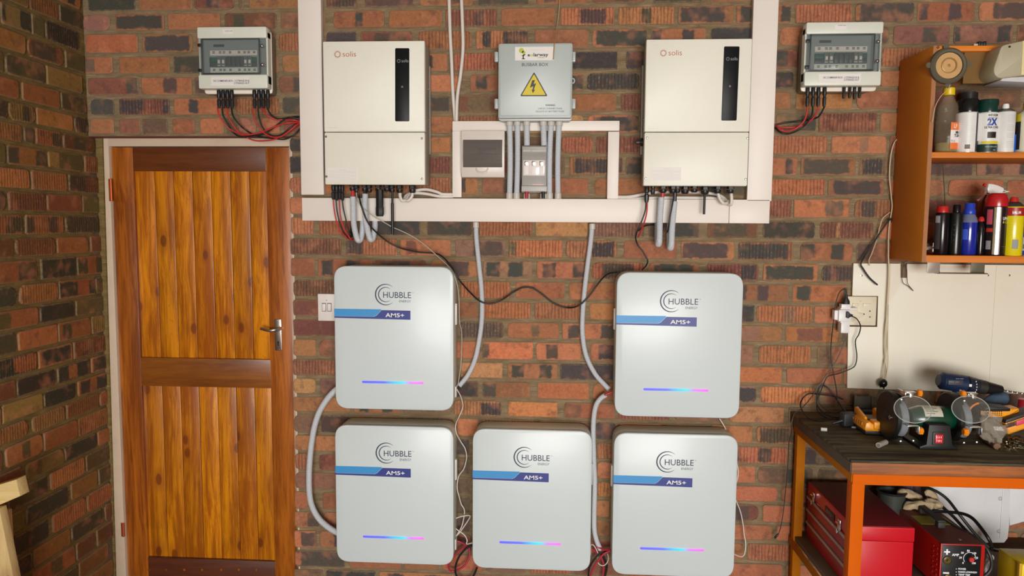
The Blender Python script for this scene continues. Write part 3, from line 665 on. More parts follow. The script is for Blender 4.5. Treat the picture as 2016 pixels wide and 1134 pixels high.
def inverter(side, X):
    """X: dict of pixel columns/rows for this unit"""
    F = -.168
    x0, x1 = xat(X['l'], F, 2.1), xat(X['r'], F, 2.1)
    zt = W((X['l']+X['r'])/2, X['t'], F).z; zs = W((X['l']+X['r'])/2, X['seam'], F).z; zb = W((X['l']+X['r'])/2, X['b'], F).z
    t = thing('solar_inverter', X['label'], 'inverter', ((x0+x1)/2, 0, zb), 'cream hybrid inverters on the wall')
    part('body', M().box(x0+.006, x1-.004, F+.03, -.026, zb+.004, zt-.006, .004), inv_side, t, 'grey metal rear housing')
    part('wall_bracket', M().box(x0+.05, x1-.05, -.028, -.008, zt-.12, zt-.05, .001).box(x0+.05, x1-.05, -.028, -.008, zb+.08, zb+.12, .001), steel, t)
    part('upper_cover', M().box(x0, x1, F, F+.032, zs+.0012, zt, .0045), inv_m, t)
    part('lower_cover', M().box(x0+.001, x1-.001, F+.001, F+.032, zb, zs-.0012, .0035), inv_m, t)
    # small rivets and fin edge on the visible side
    sx = x1-.004 if side == 'L' else x0+.006
    for zz in (.30, .52, .57): part('side_screw', M().cyl((sx-.004, -.07, zt-zz*(zt-zb)), (sx+.004, -.07, zt-zz*(zt-zb)), .004, 10), steel, t)
    part('cooling_fins', M().box(sx-.006, sx+.003, -.04, -.022, zb+.13, zt-.07, .001), inv_side, t)
    dx = X['disp']
    pts = [W(p, q, F) for p, q in dx]
    part('display_panel', M().prism([(p.x, p.z) for p in pts], F-.0016, F+.001, 'y', .0005, corner=.003), glossblk, t, 'glossy black display strip')
    lo = X['logo']; sunlogo(lo[0], lo[1], 8.2, F-.0004, solis_o, t); txt('solis', lo[0]+10, lo[0]+36.5, lo[1]+4.5, 10.5, F-.0004, solis_o, t, bold=-.004)
    lo = X['dlogo']; sunlogo(lo[0], lo[1], 4.2, F-.0022, logo_w, t); txt('solis', lo[0]+5.5, lo[0]+19, lo[1]+2.7, 6.2, F-.0022, logo_w, t)
    lo = X['dot']; P = W(*lo, F); part('indicator', M().cyl((P.x, F-.002, P.z), (P.x, F, P.z), .004, 14), ink, t)
    lo = X['mark']; txt('-- ---', lo[0], lo[0]+8, lo[1], 1.2, F-.0004, ink, t); txt('---- --', lo[0]+2, lo[0]+13, lo[1]+7, 1.4, F-.0004, ink, t)
    lo = X['mark2']; txt('--- ------- ---', lo[0], lo[0]+20, lo[1], 1.6, F-.0004, ink, t)
    for p in X['screws']:
        P = W(*p, F); s_ = part('screw', M().lathe([(.0042, 0), (.0045, .0015), (.0030, .0028), (0, .003)], (P.x, F+.001, P.z), Vector((0,-1,0)), 12), steel, t)
    l0, t0, l1, b0 = X['sticker']; a, b = W(l0, t0, F), W(l1, b0, F)
    st = part('warning_sticker', M().box(a.x, b.x, F-.0006, F+.002, b.z, a.z), paper, t, 'white text sticker')
    r_ = random.Random(2)
    txt('----- -----', l0+(l1-l0)*.40, l0+(l1-l0)*.62, t0+4, 1.6, F-.0008, ink, st)
    for i, yy in enumerate((6.2, 7.9, 9.6, 12.6, 15, 17, 19, 21, 23, 25)):
        if yy > b0-t0-1.5: break
        txt('--- ------- ---- -- ------ - ---- ------- --- ----- -- ------ ----', l0+2, l0+(l1-l0)*(.97 if i % 3 else .75), t0+yy, 1.0, F-.0008, ink, st)
    # dc isolator knob on the left flank
    k = X['knob']; P = W(k[0], k[1], -.075); P.x = x0+.006
    part('isolator_knob', M().cyl((P.x, -.075, P.z), (P.x-.010, -.075, P.z), .016, 20, .002).box(P.x-.030, P.x-.008, -.085, -.065, P.z-.006, P.z+.006, .002), blackp, t, 'black rotary isolator knob')
    Yg = -.085
    for g in X['glands']: gland(g[0], g[1]-3, g[2], g[3], g[4] if len(g) > 4 else Yg, t)
    for g in X['mc4']: mc4(g[0], g[1]-3, g[2], g[3], g[4] if len(g) > 4 else -.10, t)
    return t
inv1 = inverter('L', dict(l=637.5, r=836.5, t=80.5, seam=260, b=363.5, label='cream solar inverter on the left, above the left pair of batteries',
    disp=[(778,95),(806,95),(806,239),(778,239)], logo=(664.5,107), dlogo=(785,120), dot=(792,171), mark=(641,85.5), mark2=(643,252),
    screws=[(641.7,269),(830.5,272.5),(642.7,347.5),(830.7,352)], sticker=(645,331,703,357.5), knob=(632,277.5),
    glands=[(694,362,376,12),(702,366,379,11),(718,364,377,11),(727,365,379,11),(745,364,377,13),(762,364,377,13),(772,366,379,10),(787,365,380,13),(812,365,380,13)],
    mc4=[(656,362,393,8,-.09),(662.5,362,395,8,-.10),(669,362,393,8,-.09),(674,362,395,7,-.10)]))
inv2 = inverter('R', dict(l=1269, r=1476, t=76.5, seam=260, b=366, label='cream solar inverter on the right, above the upper right battery',
    disp=[(1425.5,91.5),(1456,91.5),(1450,237.5),(1420,237.5)], logo=(1306,104.5), dlogo=(1433,116), dot=(1437,170), mark=(1281,82), mark2=(1276,253.5),
    screws=[(1274.5,271.5),(1472,272),(1271.5,351.5),(1468.5,353)], sticker=(1281,329,1341,356), knob=(1254,280),
    glands=[(1305.5,366,380,15),(1325,366,381,14),(1334,366,380,11),(1349,367,382,15),(1367,366,379,14),(1388,367,383,16),(1413,366,381,15),(1438,366,381,15)],
    mc4=[(1273.5,364,399,10,-.10),(1285.5,364,383,9,-.10)]))
# the left unit carries a data logger stick and both carry antennas
Yl = -.09
a, b = W(739, 375, Yl), W(756, 426, Yl); cx = (a.x+b.x)/2; r = (b.x-a.x)/2; Lz = a.z-b.z
dl = part('data_logger', M().lathe([(r*.85, .004), (r*.9, -.006), (r*.92, -Lz*.62), (r, -Lz*.66), (r, -Lz*.92), (r*.8, -Lz)], (cx, Yl, a.z), 'z', 8), blackp, inv1, 'black data logger stick')
part('antenna', M().cyl(W(772.5, 378, Yl), W(772.5, 402, Yl), .0045, 12).cyl(W(772.5, 400, Yl), W(773, 461, Yl), .0062, 12, .001), blackp, inv1, 'black stick antenna')
part('antenna', M().cyl(W(1387.5, 382, Yl), W(1386, 422, Yl), .0048, 12, .001), blackp, inv2, 'short black antenna')
# ================================================================ combiner boxes
cmb = pm('combiner_light_grey', (222,224,210), .38, var=.02); cmb_d = pm('combiner_side_grey', (138,132,116), .5)
trim_w = pm('combiner_white_seal', (236,226,212), .4)
smoke = pm('smoked_window', (120,132,132), .08, var=.0, alpha=.20)
breaker = pm('breaker_grey', (98,104,98), .5); green = pm('green_terminal', (20,74,54), .5); inner = pm('inner_panel_grey', (142,148,144), .5)
bezel = pm('dark_bezel', (58,60,58), .4)
def combiner(label, q, side):
    """q: px of the front face: l, r (upper), t, b"""
    F = -.125; l, r_, tt, bb = q[:4]; mid = (l+r_)/2
    x0, x1 = xat(l, F, 2.35), xat(r_, F, 2.35); zt, zb = W(mid, tt, F).z, W(mid, bb, F).z
    w_, h_ = x1-x0, zt-zb
    t = thing('combiner_box', label, 'electrical box', ((x0+x1)/2, 0, zb-.01), 'grey solar combiner boxes')
    fx = lambda u: x0+w_*u
    fz = lambda v: zb+h_*v
    part('rear_housing', M().prism(rect(x0+.008, x1-.008, zb-.012, zt-.012), -.07, -.008, 'y', .003, corner=.012), cmb_d, t, 'olive grey rear housing')
    part('rim', M().prism(rect(x0+.002, x1+.002, zb-.014, zt-.006), -.080, -.070, 'y', .003, corner=.012), trim_w, t, 'white rim between cover and rear housing')
    cov = M().prism(rect(x0, x1, zb, zb+h_*.225), F, -.079, 'y', .004, corner=.004)
    cov.prism(rect(x0, x1, zt-h_*.185, zt), F, -.079, 'y', .004, corner=.004)
    cov.box(x0, x0+.006, F+.012, -.079, zb+.02, zt-.02).box(x1-.006, x1, F+.012, -.079, zb+.02, zt-.02)
    part('front_cover', cov, cmb, t)
    wz0, wz1 = fz(.228), fz(.812)
    part('inner_panel', M().box(x0+.008, x1-.008, F+.022, F+.03, wz0, wz1), inner, t)
    fr_ = M(); a, b, c, d = fx(.07), fx(.885), wz0+.006, wz1-.004
    for u0, u1, v0, v1 in ((a, b, c-.004, c), (a, b, d, d+.004), (a-.004, a, c-.004, d+.004), (b, b+.004, c-.004, d+.004)): fr_.box(u0, u1, F-.0015, F+.006, v0, v1, .001)
    part('window_bezel', fr_, bezel, t)
    part('window_pane', M().prism(rect(x0+.003, x1-.003, wz0+.002, wz1-.001), F-.001, F+.0015, 'y', .0005, corner=.003), smoke, t, 'smoked clear window')
    # label strips, breakers, terminals
    Yi = F+.0205
    sz = lambda v: wz0+(wz1-wz0)*v
    for v0, v1 in ((.56, .70), (.08, .22)): part('label_strip', M().box(fx(.145), fx(.83), Yi, Yi+.002, sz(v0), sz(v1)), trim_w if v0 > .5 else cmb, t)
    for u in (.20, .295, .35, .44, .57, .65, .71, .79):
        for z_ in (.62, .13):
            for dz in (0, .035): part('print', M().box(fx(u-.018), fx(u+.018), Yi-.0006, Yi, sz(z_+dz), sz(z_+dz+.02)), inkd, t)
    part('terminal_block', M().box(fx(.145), fx(.26), Yi-.008, Yi+.002, sz(.36), sz(.50), .001).box(fx(.73), fx(.825), Yi-.008, Yi+.002, sz(.36), sz(.50), .001), green, t)
    part('terminal_block', M().box(fx(.145), fx(.26), Yi-.007, Yi+.002, sz(.24), sz(.355), .001).box(fx(.73), fx(.825), Yi-.007, Yi+.002, sz(.24), sz(.355), .001), bezel, t)
    for u in (.29, .352, .425, .49, .555, .615, .675, .735)[:8]:
        brk = part('breaker', M().box(fx(u-.028), fx(u+.028), Yi-.010, Yi+.002, sz(.24), sz(.52), .0012), breaker if u in (.29,.352,.675,.735) else bezel, t)
        if u in (.29, .352, .675, .735): part('toggle', M().box(fx(u-.016), fx(u+.016), Yi-.013, Yi-.009, sz(.32), sz(.42), .001).box(fx(u-.021), fx(u+.021), Yi-.0108, Yi-.0098, sz(.255), sz(.27)), trim_w, brk)
    part('nameplate', M().box(fx(.20), fx(.355), Yi-.001, Yi, sz(.80), sz(.87)), inkd, t)
    # latches and hinges
    lx = .935
    for v in (.78, .26): part('window_screw', M().lathe([(.007, 0), (.007, .008), (.004, .011), (0, .012)], (fx(lx), F+.004, sz(v)), Vector((0,-1,0)), 14), steel, t)
    for v in (.82, .12): part('hinge', M().box(fx(.005), fx(.05), F-.003, F+.006, sz(v)-.006, sz(v)+.006, .001), blackp, t)
    # stickers
    a0 = fx(.37); b0 = fx(.52)
    s1 = part('sticker', M().box(a0, b0, F-.0006, F+.001, fz(.885), fz(.955)), paper, t)
    s2 = part('sticker', M().box(fx(.185), fx(.735), F-.0006, F+.001, fz(.045), fz(.185)), paper, t)
    pl = q[4]; y1, y2 = pl[1], pl[2]
    txt('DC COMBINER BOX - 2 STRINGS IN &', pl[0], pl[0]+70.5, y1, 3.6, F-.001, pm('navy_print', (40,40,84), .6), s2, bold=.012)
    txt('2 STRINGS OUT', pl[0]+40, pl[0]+70.5, y2, 3.6, F-.001, pm('navy_print', (40,40,84), .6), s2, bold=.012)
    if side == 'L': txt('solarway', 443, 458, 61.8, 1.8, F-.001, inkd, s1, bold=.01)
    else: txt('solarway', 1650, 1666, 50.5, 1.8, F-.001, inkd, s1, bold=.01)
    return t
cmb1 = combiner('grey combiner box with smoked window above the wooden door', (389.5, 525.5, 52.5, 174, (420.5, 161, 165.6)), 'L')
cmb2 = combiner('grey combiner box with smoked window beside the orange shelf cabinet', (1585.5, 1737, 43, 168.5, (1621, 154.5, 159)), 'R')
for px in (430.5, 439, 447.5, 456, 500.5, 509.5, 518, 527): mc4(px, 174, 213, 7.6, -.085, cmb1)
for px in (1590.5, 1601.5, 1612, 1624): mc4(px, 168, 210, 8, -.085, cmb2)
for px, py in ((1662, 194), (1673.5, 193), (1683, 195.5), (1693, 193)): mc4(px, 168, py, 6.5, -.085, cmb2)
# ================================================================ busbar box
bus_m = pm('busbar_grey', (184,192,188), .35, var=.015, bump=.06, bscale=700)
F = -.13
x0, x1 = xat(980.5, F, 2.2), xat(1126.5, F, 2.2); zt, zb = W(1053, 84.5, F).z, W(1053, 233, F).z
bus = thing('busbar_box', 'square grey busbar box with yellow warning triangle', 'electrical box', ((x0+x1)/2, 0, zb))
part('box_body', M().prism(rect(x0+.004, x1-.004, zb-.004, zt-.003), -.10, -.008, 'y', .004, corner=.01), bus_m, bus)
part('box_rim', M().prism(rect(x0-.001, x1+.001, zb-.006, zt+.001), -.104, -.094, 'y', .003, corner=.012), pm('busbar_rim', (206,208,204), .3), bus)
part('lid', M().prism(rect(x0, x1, zb, zt), F, -.102, 'y', .006, corner=.010, seg=4), bus_m, bus)
part('lid_step', M().prism(rect(x0+.006, x1-.006, zb+.010, zt-.005), F-.002, F+.004, 'y', .002, corner=.006), bus_m, bus)
for px, py in ((977.5, 113), (977.5, 205), (1129.5, 113), (1129.5, 205)):
    P = W(px, py, -.11); part('latch', M().box(P.x-.007, P.x+.007, -.122, -.09, P.z-.019, P.z+.019, .002).box(P.x-.004, P.x+.004, -.126, -.12, P.z-.012, P.z+.012, .001), bus_m, bus)
P = W(1127.5, 159, -.11); hs_ = M(); n = 14
vo = [(P.x+.010*math.cos(2*PI*i/n), P.z+.011*math.sin(2*PI*i/n)) for i in range(n)]
hs_.tube([(P.x+.007*math.cos(2*PI*i/n), -.108, P.z+.009*math.sin(2*PI*i/n)) for i in range(n+1)], .0028, 6, smooth=False)
part('lock_eye', hs_, bus_m, bus)
Fs = F-.0022
a, b = W(1014.2, 92.5, Fs), W(1090.3, 118.5, Fs)
st = part('logo_sticker', M().box(a.x, b.x, Fs-.0005, Fs+.002, b.z, a.z), paper, bus, 'white sticker with green tree logo and lettering')
Fs2 = Fs-.0009
lime = pm('lime_print', (186,196,60), .5); yel = pm('warning_yellow', (222,200,50), .5, var=.03)
def ringm(cx, cy, r1, r2, Y, n=24, a0=0, a1=2*PI, thick=None, rot=0):
    P = W(cx, cy, Y); k = (W(cx+10, cy, Y).x-P.x)/10; m_ = M(); vo = []; vi = []
    for i in range(n+1):
        a = a0+(a1-a0)*i/n; th = (r1-r2) if thick is None else (r1-r2)*thick(i/n)
        vo.append((P.x+r1*k*math.cos(a), Y, P.z+r1*k*math.sin(a))); vi.append((P.x+(r1-th)*k*math.cos(a), Y, P.z+(r1-th)*k*math.sin(a)))
    N = n+1; m_.add(vo+vi, [(i, i+1, N+i+1, N+i) for i in range(n)]); return m_
part('tree_crown', ringm(1026.5, 99.5, 5.0, 0.01, Fs2).add(*[(lambda q: (q.v, q.f))(ringm(1031, 103.5, 3.4, .01, Fs2))][0]), lime, st)
T = [W(p, q, Fs2-.0004) for p, q in ((1024,107),(1028,109.5),(1029.5,108),(1032.5,106.5),(1035,107.5),(1031.5,110),(1031,113.5),(1034,116.5),(1027,116.5),(1029.3,113.5),(1029,110.8))]
part('tree_trunk', M().poly(T), inkd, st)
txt('s', 1038.5, 1043.5, 110.8, 5.4, Fs2, inkd, st, bold=.03); txt('o', 1044.2, 1049.5, 110.8, 5.4, Fs2, lime, st, bold=.03)
txt('larway', 1050.3, 1079.5, 110.8, 6.6, Fs2, inkd, st, bold=.02); txt('SUPPLIERS', 1058, 1072, 114, 1.6, Fs2, inkd, st); txt('---------------- ---', 1046, 1072, 98.7, 1.3, Fs2, ink, st)
txt('BUSBAR BOX', 1027.5, 1079.3, 130.3, 6.2, Fs, inkd, bus)
tri = [(1051.5, 141.5), (1078.3, 189.5), (1023.6, 189.5)]
def triP(s_, Y):
    cx = sum(p[0] for p in tri)/3; cy = sum(p[1] for p in tri)/3
    return [(lambda w_: (w_.x, w_.z))(W(cx+(x-cx)*s_, cy+(y-cy)*s_, Y)) for x, y in tri]
part('warning_triangle', M().prism(triP(1.0, Fs), Fs-.0006, Fs+.001, 'y', 0, corner=.004), bezel, bus, 'black bordered triangle')
part('warning_triangle', M().prism(triP(.86, Fs), Fs-.0010, Fs, 'y', 0, corner=.003), yel, bus, 'yellow warning triangle')
bolt = [(1047.8,158),(1053.2,157.8),(1050.5,165.5),(1055.6,164),(1050.8,177),(1053.6,176.4),(1049,183.6),(1046.5,176),(1048.6,176.8),(1049.6,169.8),(1043.2,173)]
part('lightning_bolt', M().prism([(lambda w_: (w_.x, w_.z))(W(p, q, Fs)) for p, q in bolt], Fs-.0014, Fs-.0008, 'y'), bezel, bus)
txt('WARNING', 1073.5, 1093, 208.8, 3.4, Fs, inkd, bus, bold=.02)
txt('LIVE DC CONNECTIONS', 1059.5, 1106.5, 215.2, 3.2, Fs, inkd, bus); txt('ISOLATE AT BATTERY FUSES', 1055, 1111, 221, 3.2, Fs, inkd, bus)
# ---- grey conduits between busbar box and trunking
cgrey = pm('conduit_grey_white', (206,210,216), .4, var=.02); slv = pm('conduit_sleeve', (206,200,190), .4, var=.02)
for xt, xb_, lab in ((1003, 1003, 'leftmost of the grey conduits below the busbar box'), (1018.5, 1017, 'second grey conduit from the left below the busbar box'), (1085, 1082, 'grey conduit just right of the fuse holder'), (1101, 1098.5, 'rightmost of the grey conduits below the busbar box')):
    Yc = -.062; p = W(xt, 236, Yc); q = W(xb_, 391, Yc); q.z = z1-.001
    t = thing('conduit', lab, 'conduit', (q.x, Yc, q.z), 'grey conduits between busbar box and trunking')
    mid = [p.lerp(q, s_)+Vector((.003*math.sin(s_*PI)*(1 if xt > 1050 else -1)*-1, 0, 0)) for s_ in (0, .3, .6, 1)]
    part('corrugated_tube', M().tube(mid, .0112, 12, rib=.0006, pitch=.005), cgrey, t)
    part('upper_sleeve', M().lathe([(.0125, 0), (.0140, .002), (.0140, .026), (.0120, .028)], (p.x, Yc, p.z-.024), 'z', 18), slv, t)
    part('lower_sleeve', M().lathe([(.0135, 0), (.0135, .022), (.0120, .024)], (q.x, Yc, q.z), 'z', 18), slv, t)
for xt, xb_, yb_, lab in ((1037, 1037.5, 287, 'short grey conduit entering the fuse holder on the left'), (1069.5, 1071, 287, 'short grey conduit entering the fuse holder on the right')):
    Yc = -.075; p = W(xt, 236, Yc); q = W(xb_, yb_, Yc)
    t = thing('conduit', lab, 'conduit', (q.x, Yc, q.z), 'grey conduits between busbar box and trunking')
    part('corrugated_tube', M().tube([p, p.lerp(q, .5), q], .0118, 12, rib=.0006, pitch=.005), cgrey, t)
    part('upper_sleeve', M().lathe([(.0125, 0), (.0140, .002), (.0140, .026), (.0120, .028)], (p.x, Yc, p.z-.024), 'z', 18), slv, t)
    part('inner_cable', M().cyl(q, q-Vector((0, 0, .008)), .008, 12), blackp, t)
# ---- fuse holder
Ff = -.10; fg = pm('fuse_grey', (168,164,158), .45); fl = pm('fuse_light', (188,184,178), .45)
a, b = W(1027, 287, Ff), W(1076.5, 377, Ff)
fz_ = lambda v: b.z+(a.z-b.z)*v
fx_ = lambda u: a.x+(b.x-a.x)*u
fh = thing('fuse_holder', 'grey battery fuse holder between the conduits', 'fuse holder', ((a.x+b.x)/2, 0, b.z))
part('back_plate', M().box(a.x-.001, b.x+.001, -.055, -.008, b.z-.002, a.z+.006, .002), fl, fh)
part('handle_cover', M().prism([(-.055, fz_(.13)), (Ff+.01, fz_(.13)), (Ff+.004, fz_(.3)), (Ff, fz_(.34)), (Ff, fz_(.76)), (Ff+.008, fz_(.82)), (Ff+.002, fz_(.86)), (Ff+.002, fz_(.98)), (Ff+.008, a.z), (-.055, a.z)], a.x+.002, b.x-.002, 'x', .0015), fg, fh)
part('grip', M().box(fx_(.36), fx_(.6), Ff-.003, Ff+.003, fz_(.87), fz_(.91), .001).box(fx_(.06), fx_(.94), Ff-.001, Ff+.003, fz_(.875), fz_(.905)), fl, fh)
lb = part('clear_window', M().box(fx_(.07), fx_(.91), Ff-.001, Ff+.001, fz_(.35), fz_(.685), .0008), pm('pinkish_window', (238,224,222), .15), fh, 'clear window over three fuses')
for u in (.19, .48, .78):
    part('fuse', M().box(fx_(u-.08), fx_(u+.08), Ff-.0025, Ff-.0008, fz_(.37), fz_(.56), .0006), paper, lb)
    part('fuse_contact', M().box(fx_(u-.08), fx_(u+.08), Ff-.0022, Ff-.0008, fz_(.565), fz_(.665), .0006).cyl((fx_(u), Ff-.006, fz_(.615)), (fx_(u), Ff, fz_(.615)), .0042, 12), steel, lb)
part('orange_tag', M().box(fx_(.43), fx_(.87), Ff+.009, Ff+.013, fz_(.145), fz_(.215)), pm('salmon_label', (240,190,170), .5), fh)
part('foot', M().box(a.x, b.x, -.092, -.05, b.z, fz_(.125), .002), fl, fh)
for px, cc, nm in ((1037, (170,40,50), 'red_cable'), (1069.5, (30,30,32), 'black_cable')):
    p = W(px, 373, -.075); q = W(px, 392, -.075); q.z = z1
    part('cable_stub', M().cyl(p, q, .0072, 12), pm(nm, cc, .45), fh, 'red cable' if cc[0] > 100 else 'black cable')
    part('collar', M().lathe([(.0125, 0), (.0130, .002), (.0130, .018), (.0115, .020)], (q.x, -.062, z1), 'z', 18), slv, fh)
# ---- breaker box with smoked flap
Fd = -.075; a, b = W(908, 256.5, Fd), W(993, 349.5, Fd); dbw = pm('breaker_box_white', (222,212,202), .3)
db = thing('breaker_box', 'small white breaker box with smoked flap', 'breaker box', ((a.x+b.x)/2, 0, b.z))
part('box_body', M().box(a.x+.004, b.x-.003, -.055, -.008, b.z+.003, a.z-.003, .003), dbw, db)
part('cover', M().prism([(-.055, b.z), (Fd+.010, b.z+.002), (Fd, b.z+.03), (Fd, a.z-.03), (Fd+.004, a.z-.002), (-.055, a.z)], a.x, b.x, 'x', .003), dbw, db)
c, d = W(912.5, 275.5, Fd), W(988.5, 329.5, Fd)
part('breaker_row', M().box(c.x, d.x, Fd-.004, Fd+.001, d.z, c.z, .001), pm('dim_breakers', (106,98,94), .5), db)
e_, g_ = W(941, 291.5, Fd), W(977, 304, Fd); part('main_switch', M().box(e_.x, g_.x, Fd-.006, Fd-.003, g_.z, e_.z, .001), bezel, db)
fl_ = M(); n = 10; za, zc_ = d.z, c.z; pr = []
for i in range(n+1):
    t_ = i/n; pr.append((Fd-.006-.010*math.sin(t_*PI)**.7, za+(zc_-za)*t_))
pr += [(p_[0]+.0015, p_[1]) for p_ in reversed(pr)]
part('smoked_flap', fl_.prism(pr, c.x-.001, d.x+.001, 'x'), pm('smoked_flap', (128,118,112), .06, var=0, alpha=.42), db, 'smoked transparent flap')
e_ = W(949, 331, Fd); part('pull_tab', M().tube([(e_.x-.024, Fd-.001, e_.z), (e_.x-.020, Fd-.004, e_.z-.010), (e_.x-.010, Fd-.006, e_.z-.017), (e_.x+.010, Fd-.006, e_.z-.017), (e_.x+.020, Fd-.004, e_.z-.010), (e_.x+.024, Fd-.001, e_.z)], .003, 8), dbw, db)
# ================================================================ batteries
bat_f = pm('battery_front_enamel', (212,221,222), .36, var=.012, scale=8, coat=.1, bump=.05, bscale=500)
bat_s = pm('battery_side_enamel', (212,212,196), .6, var=.03, coat=.2)
lb_m = pm('light_blue_print', (60,150,214), .45, var=.01); nv_m = pm('navy_blue_print', (52,62,140), .45, var=.01)
hub = pm('logo_ink', (52,52,84), .5); wprint = pm('white_print', (240,240,244), .5)
def led_material():
    mt = bpy.data.materials.new('led_strip'); mt.use_nodes = True; nt = mt.node_tree; b = nt.nodes['Principled BSDF']
    g = nd(nt, 'ShaderNodeTexCoord').outputs['Generated']; x = nd(nt, 'ShaderNodeSeparateXYZ', {0: g}).outputs[0]
    cr = nt.nodes.new('ShaderNodeValToRGB'); nt.links.new(x, cr.inputs[0]); el = cr.color_ramp.elements
    el[0].position = 0; el[0].color = lin((74,66,235)); el[1].position = 1; el[1].color = lin((240,80,222))
    for p_, c_ in ((.36, (60,92,235)), (.52, (0,186,240)), (.66, (0,214,236)), (.78, (205,110,238))):
        e = el.new(p_); e.color = lin(c_)
    nt.links.new(cr.outputs[0], b.inputs['Emission Color']); b.inputs['Emission Strength'].default_value = 1.15
    b.inputs['Base Color'].default_value = (.1, .1, .1, 1); return mt
LED = led_material()
def battery(label, l, r_, t_, b_, logo=None, led=None):
    F = -.145; zc = (W((l+r_)/2, (t_+b_)/2, F)).z
    x0, x1 = xat(l, F, zc), xat(r_, F, zc); mid = (l+r_)/2; zt, zb = W(mid, t_, F).z, W(mid, b_, F).z; w_, h_ = x1-x0, zt-zb
    t = thing('wall_battery', label, 'battery', ((x0+x1)/2, 0, zb), 'white wall batteries')
    def sh(m_, y0, y1, ins, cr, bev, back=True): return m_.prism(rounded(rect(x0+ins, x1-ins, zb+ins, zt-ins), cr, 8), y0, y1, 'y', bev, back=back)
    part('front_cover', sh(M(), F, F+.020, 0, .055, .006), bat_f, t)
    part('cover_seam', sh(M(), F+.018, F+.026, .0035, .052, 0), pm('battery_seam', (70,68,60), .5), t)
    part('casing', sh(M(), F+.024, -.02, .0015, .055, .003), bat_s, t, 'grey beige casing with rounded edges')
    part('wall_bracket', M().box(x0+.07, x1-.07, -.022, -.006, zt-.12, zt-.07).box(x0+.07, x1-.07, -.022, -.006, zb+.08, zb+.12), steel, t)
    U = lambda px: x0+w_*(px-659)/234.; V = lambda py: zt-h_*(py-523)/285.
    Yp = F-.0004
    # side handles
    for s_, xx in ((-1, x0), (1, x1)):
        part('side_handle', M().box(xx-.0035*s_, xx+.0055*s_, F+.055, F+.085, V(640), V(597), .002), pm('handle_white', (214,212,204), .35), t)
    part('port_cover', M().box(x1-.002, x1+.004, F+.05, F+.08, V(786), V(764), .0015), pm('handle_white', (214,212,204)), t)
    bar = part('blue_band', M().prism([(x0+.0008, V(622)), (U(737), V(622)), (U(742), V(620)), (U(752), V(609.5)), (U(752), V(607.5)), (x0+.0008, V(607.5))], Yp-.0002, Yp+.002, 'y'), lb_m, t, 'light blue band')
    bar2 = part('blue_band', M().prism([(x0+.0008, V(625.5)), (U(809), V(627.5)), (U(809), V(609.5)), (U(753), V(609)), (U(742.5), V(620.3)), (U(737.5), V(622.4)), (x0+.0008, V(622.4))], Yp-.0002, Yp+.002, 'y'), nv_m, t, 'navy blue band')
    # lettering is laid out in the unit's own coordinates
    def lt(s_, u0, u1, vb, hh, mat, parent, Y, bold=0.0):
        cu = bpy.data.curves.new('lettering', 'FONT'); cu.body = s_; cu.size = 1; cu.offset = bold; cu.resolution_u = 3
        to = bpy.data.objects.new('lettering', cu); me = bpy.data.meshes.new_from_object(to); bpy.data.objects.remove(to)
        xs = [v.co.x for v in me.vertices]; a, b = min(xs), max(xs); k = (V(vb-hh)-V(vb))/.69; kx = (U(u1)-U(u0))/(b-a)
        mm = M(); mm.v = [Vector((U(u0)+(v.co.x-a)*kx, Y, V(vb)+v.co.y*k)) for v in me.vertices]; mm.f = [tuple(p.vertices) for p in me.polygons]
        bpy.data.meshes.remove(me); return part('lettering', mm, mat, parent)
    lt('AM5+', 760, 797, 622.6, 7.6, wprint, bar2, Yp-.0006, .018)
    lt('HUBBLE', 756, 810.5, 584.7, 11.6, hub, t, Yp, .004)
    lt('ENERGY', 787.5, 810, 593.3, 4.6, hub, t, Yp, .0)
    lt('TM', 812.5, 815.5, 575, 1.6, hub, t, Yp)
    def arc(r1, th, a0, nm):
        cx, cz = U(760.6), V(578.4); k = (U(770)-U(760))/10; N = 30; vo = []; vi = []
        for i in range(N+1):
            a = a0+(2*PI-2*a0)*i/N; q = math.sin(PI*i/N)**.7*th+.15
            vo.append((cx+r1*k*math.cos(a), Yp, cz+r1*k*math.sin(a))); vi.append((cx+(r1-q)*k*math.cos(a), Yp, cz+(r1-q)*k*math.sin(a)))
        return part(nm, M().add(vo+vi, [(i, i+1, N+2+i, N+1+i) for i in range(N)]), hub, t)
    arc(20.8, 2.3, math.radians(46), 'logo_arc'); arc(14.6, 1.8, math.radians(48), 'logo_arc')
    lc = part('led_strip', M().prism(rounded(rect(U(713), U(834.5), V(755.0), V(750.6)), .004, 3), Yp-.0016, Yp+.002, 'y', .0004), LED, t, 'glowing strip fading blue to cyan to pink')
    return t, x0, x1, zt, zb
battery('upper left white battery beside the light switch', 658.5, 893, 524.5, 807)
battery('upper right white battery below the right inverter', 1212, 1460, 537, 822)
battery('lower left white battery closest to the door', 660.5, 893, 839, 1110)
battery('white battery in the middle of the lower row', 930, 1164.5, 846.5, 1122)
battery('lower right white battery beside the workbench', 1206.5, 1449.5, 854.5, 1135)
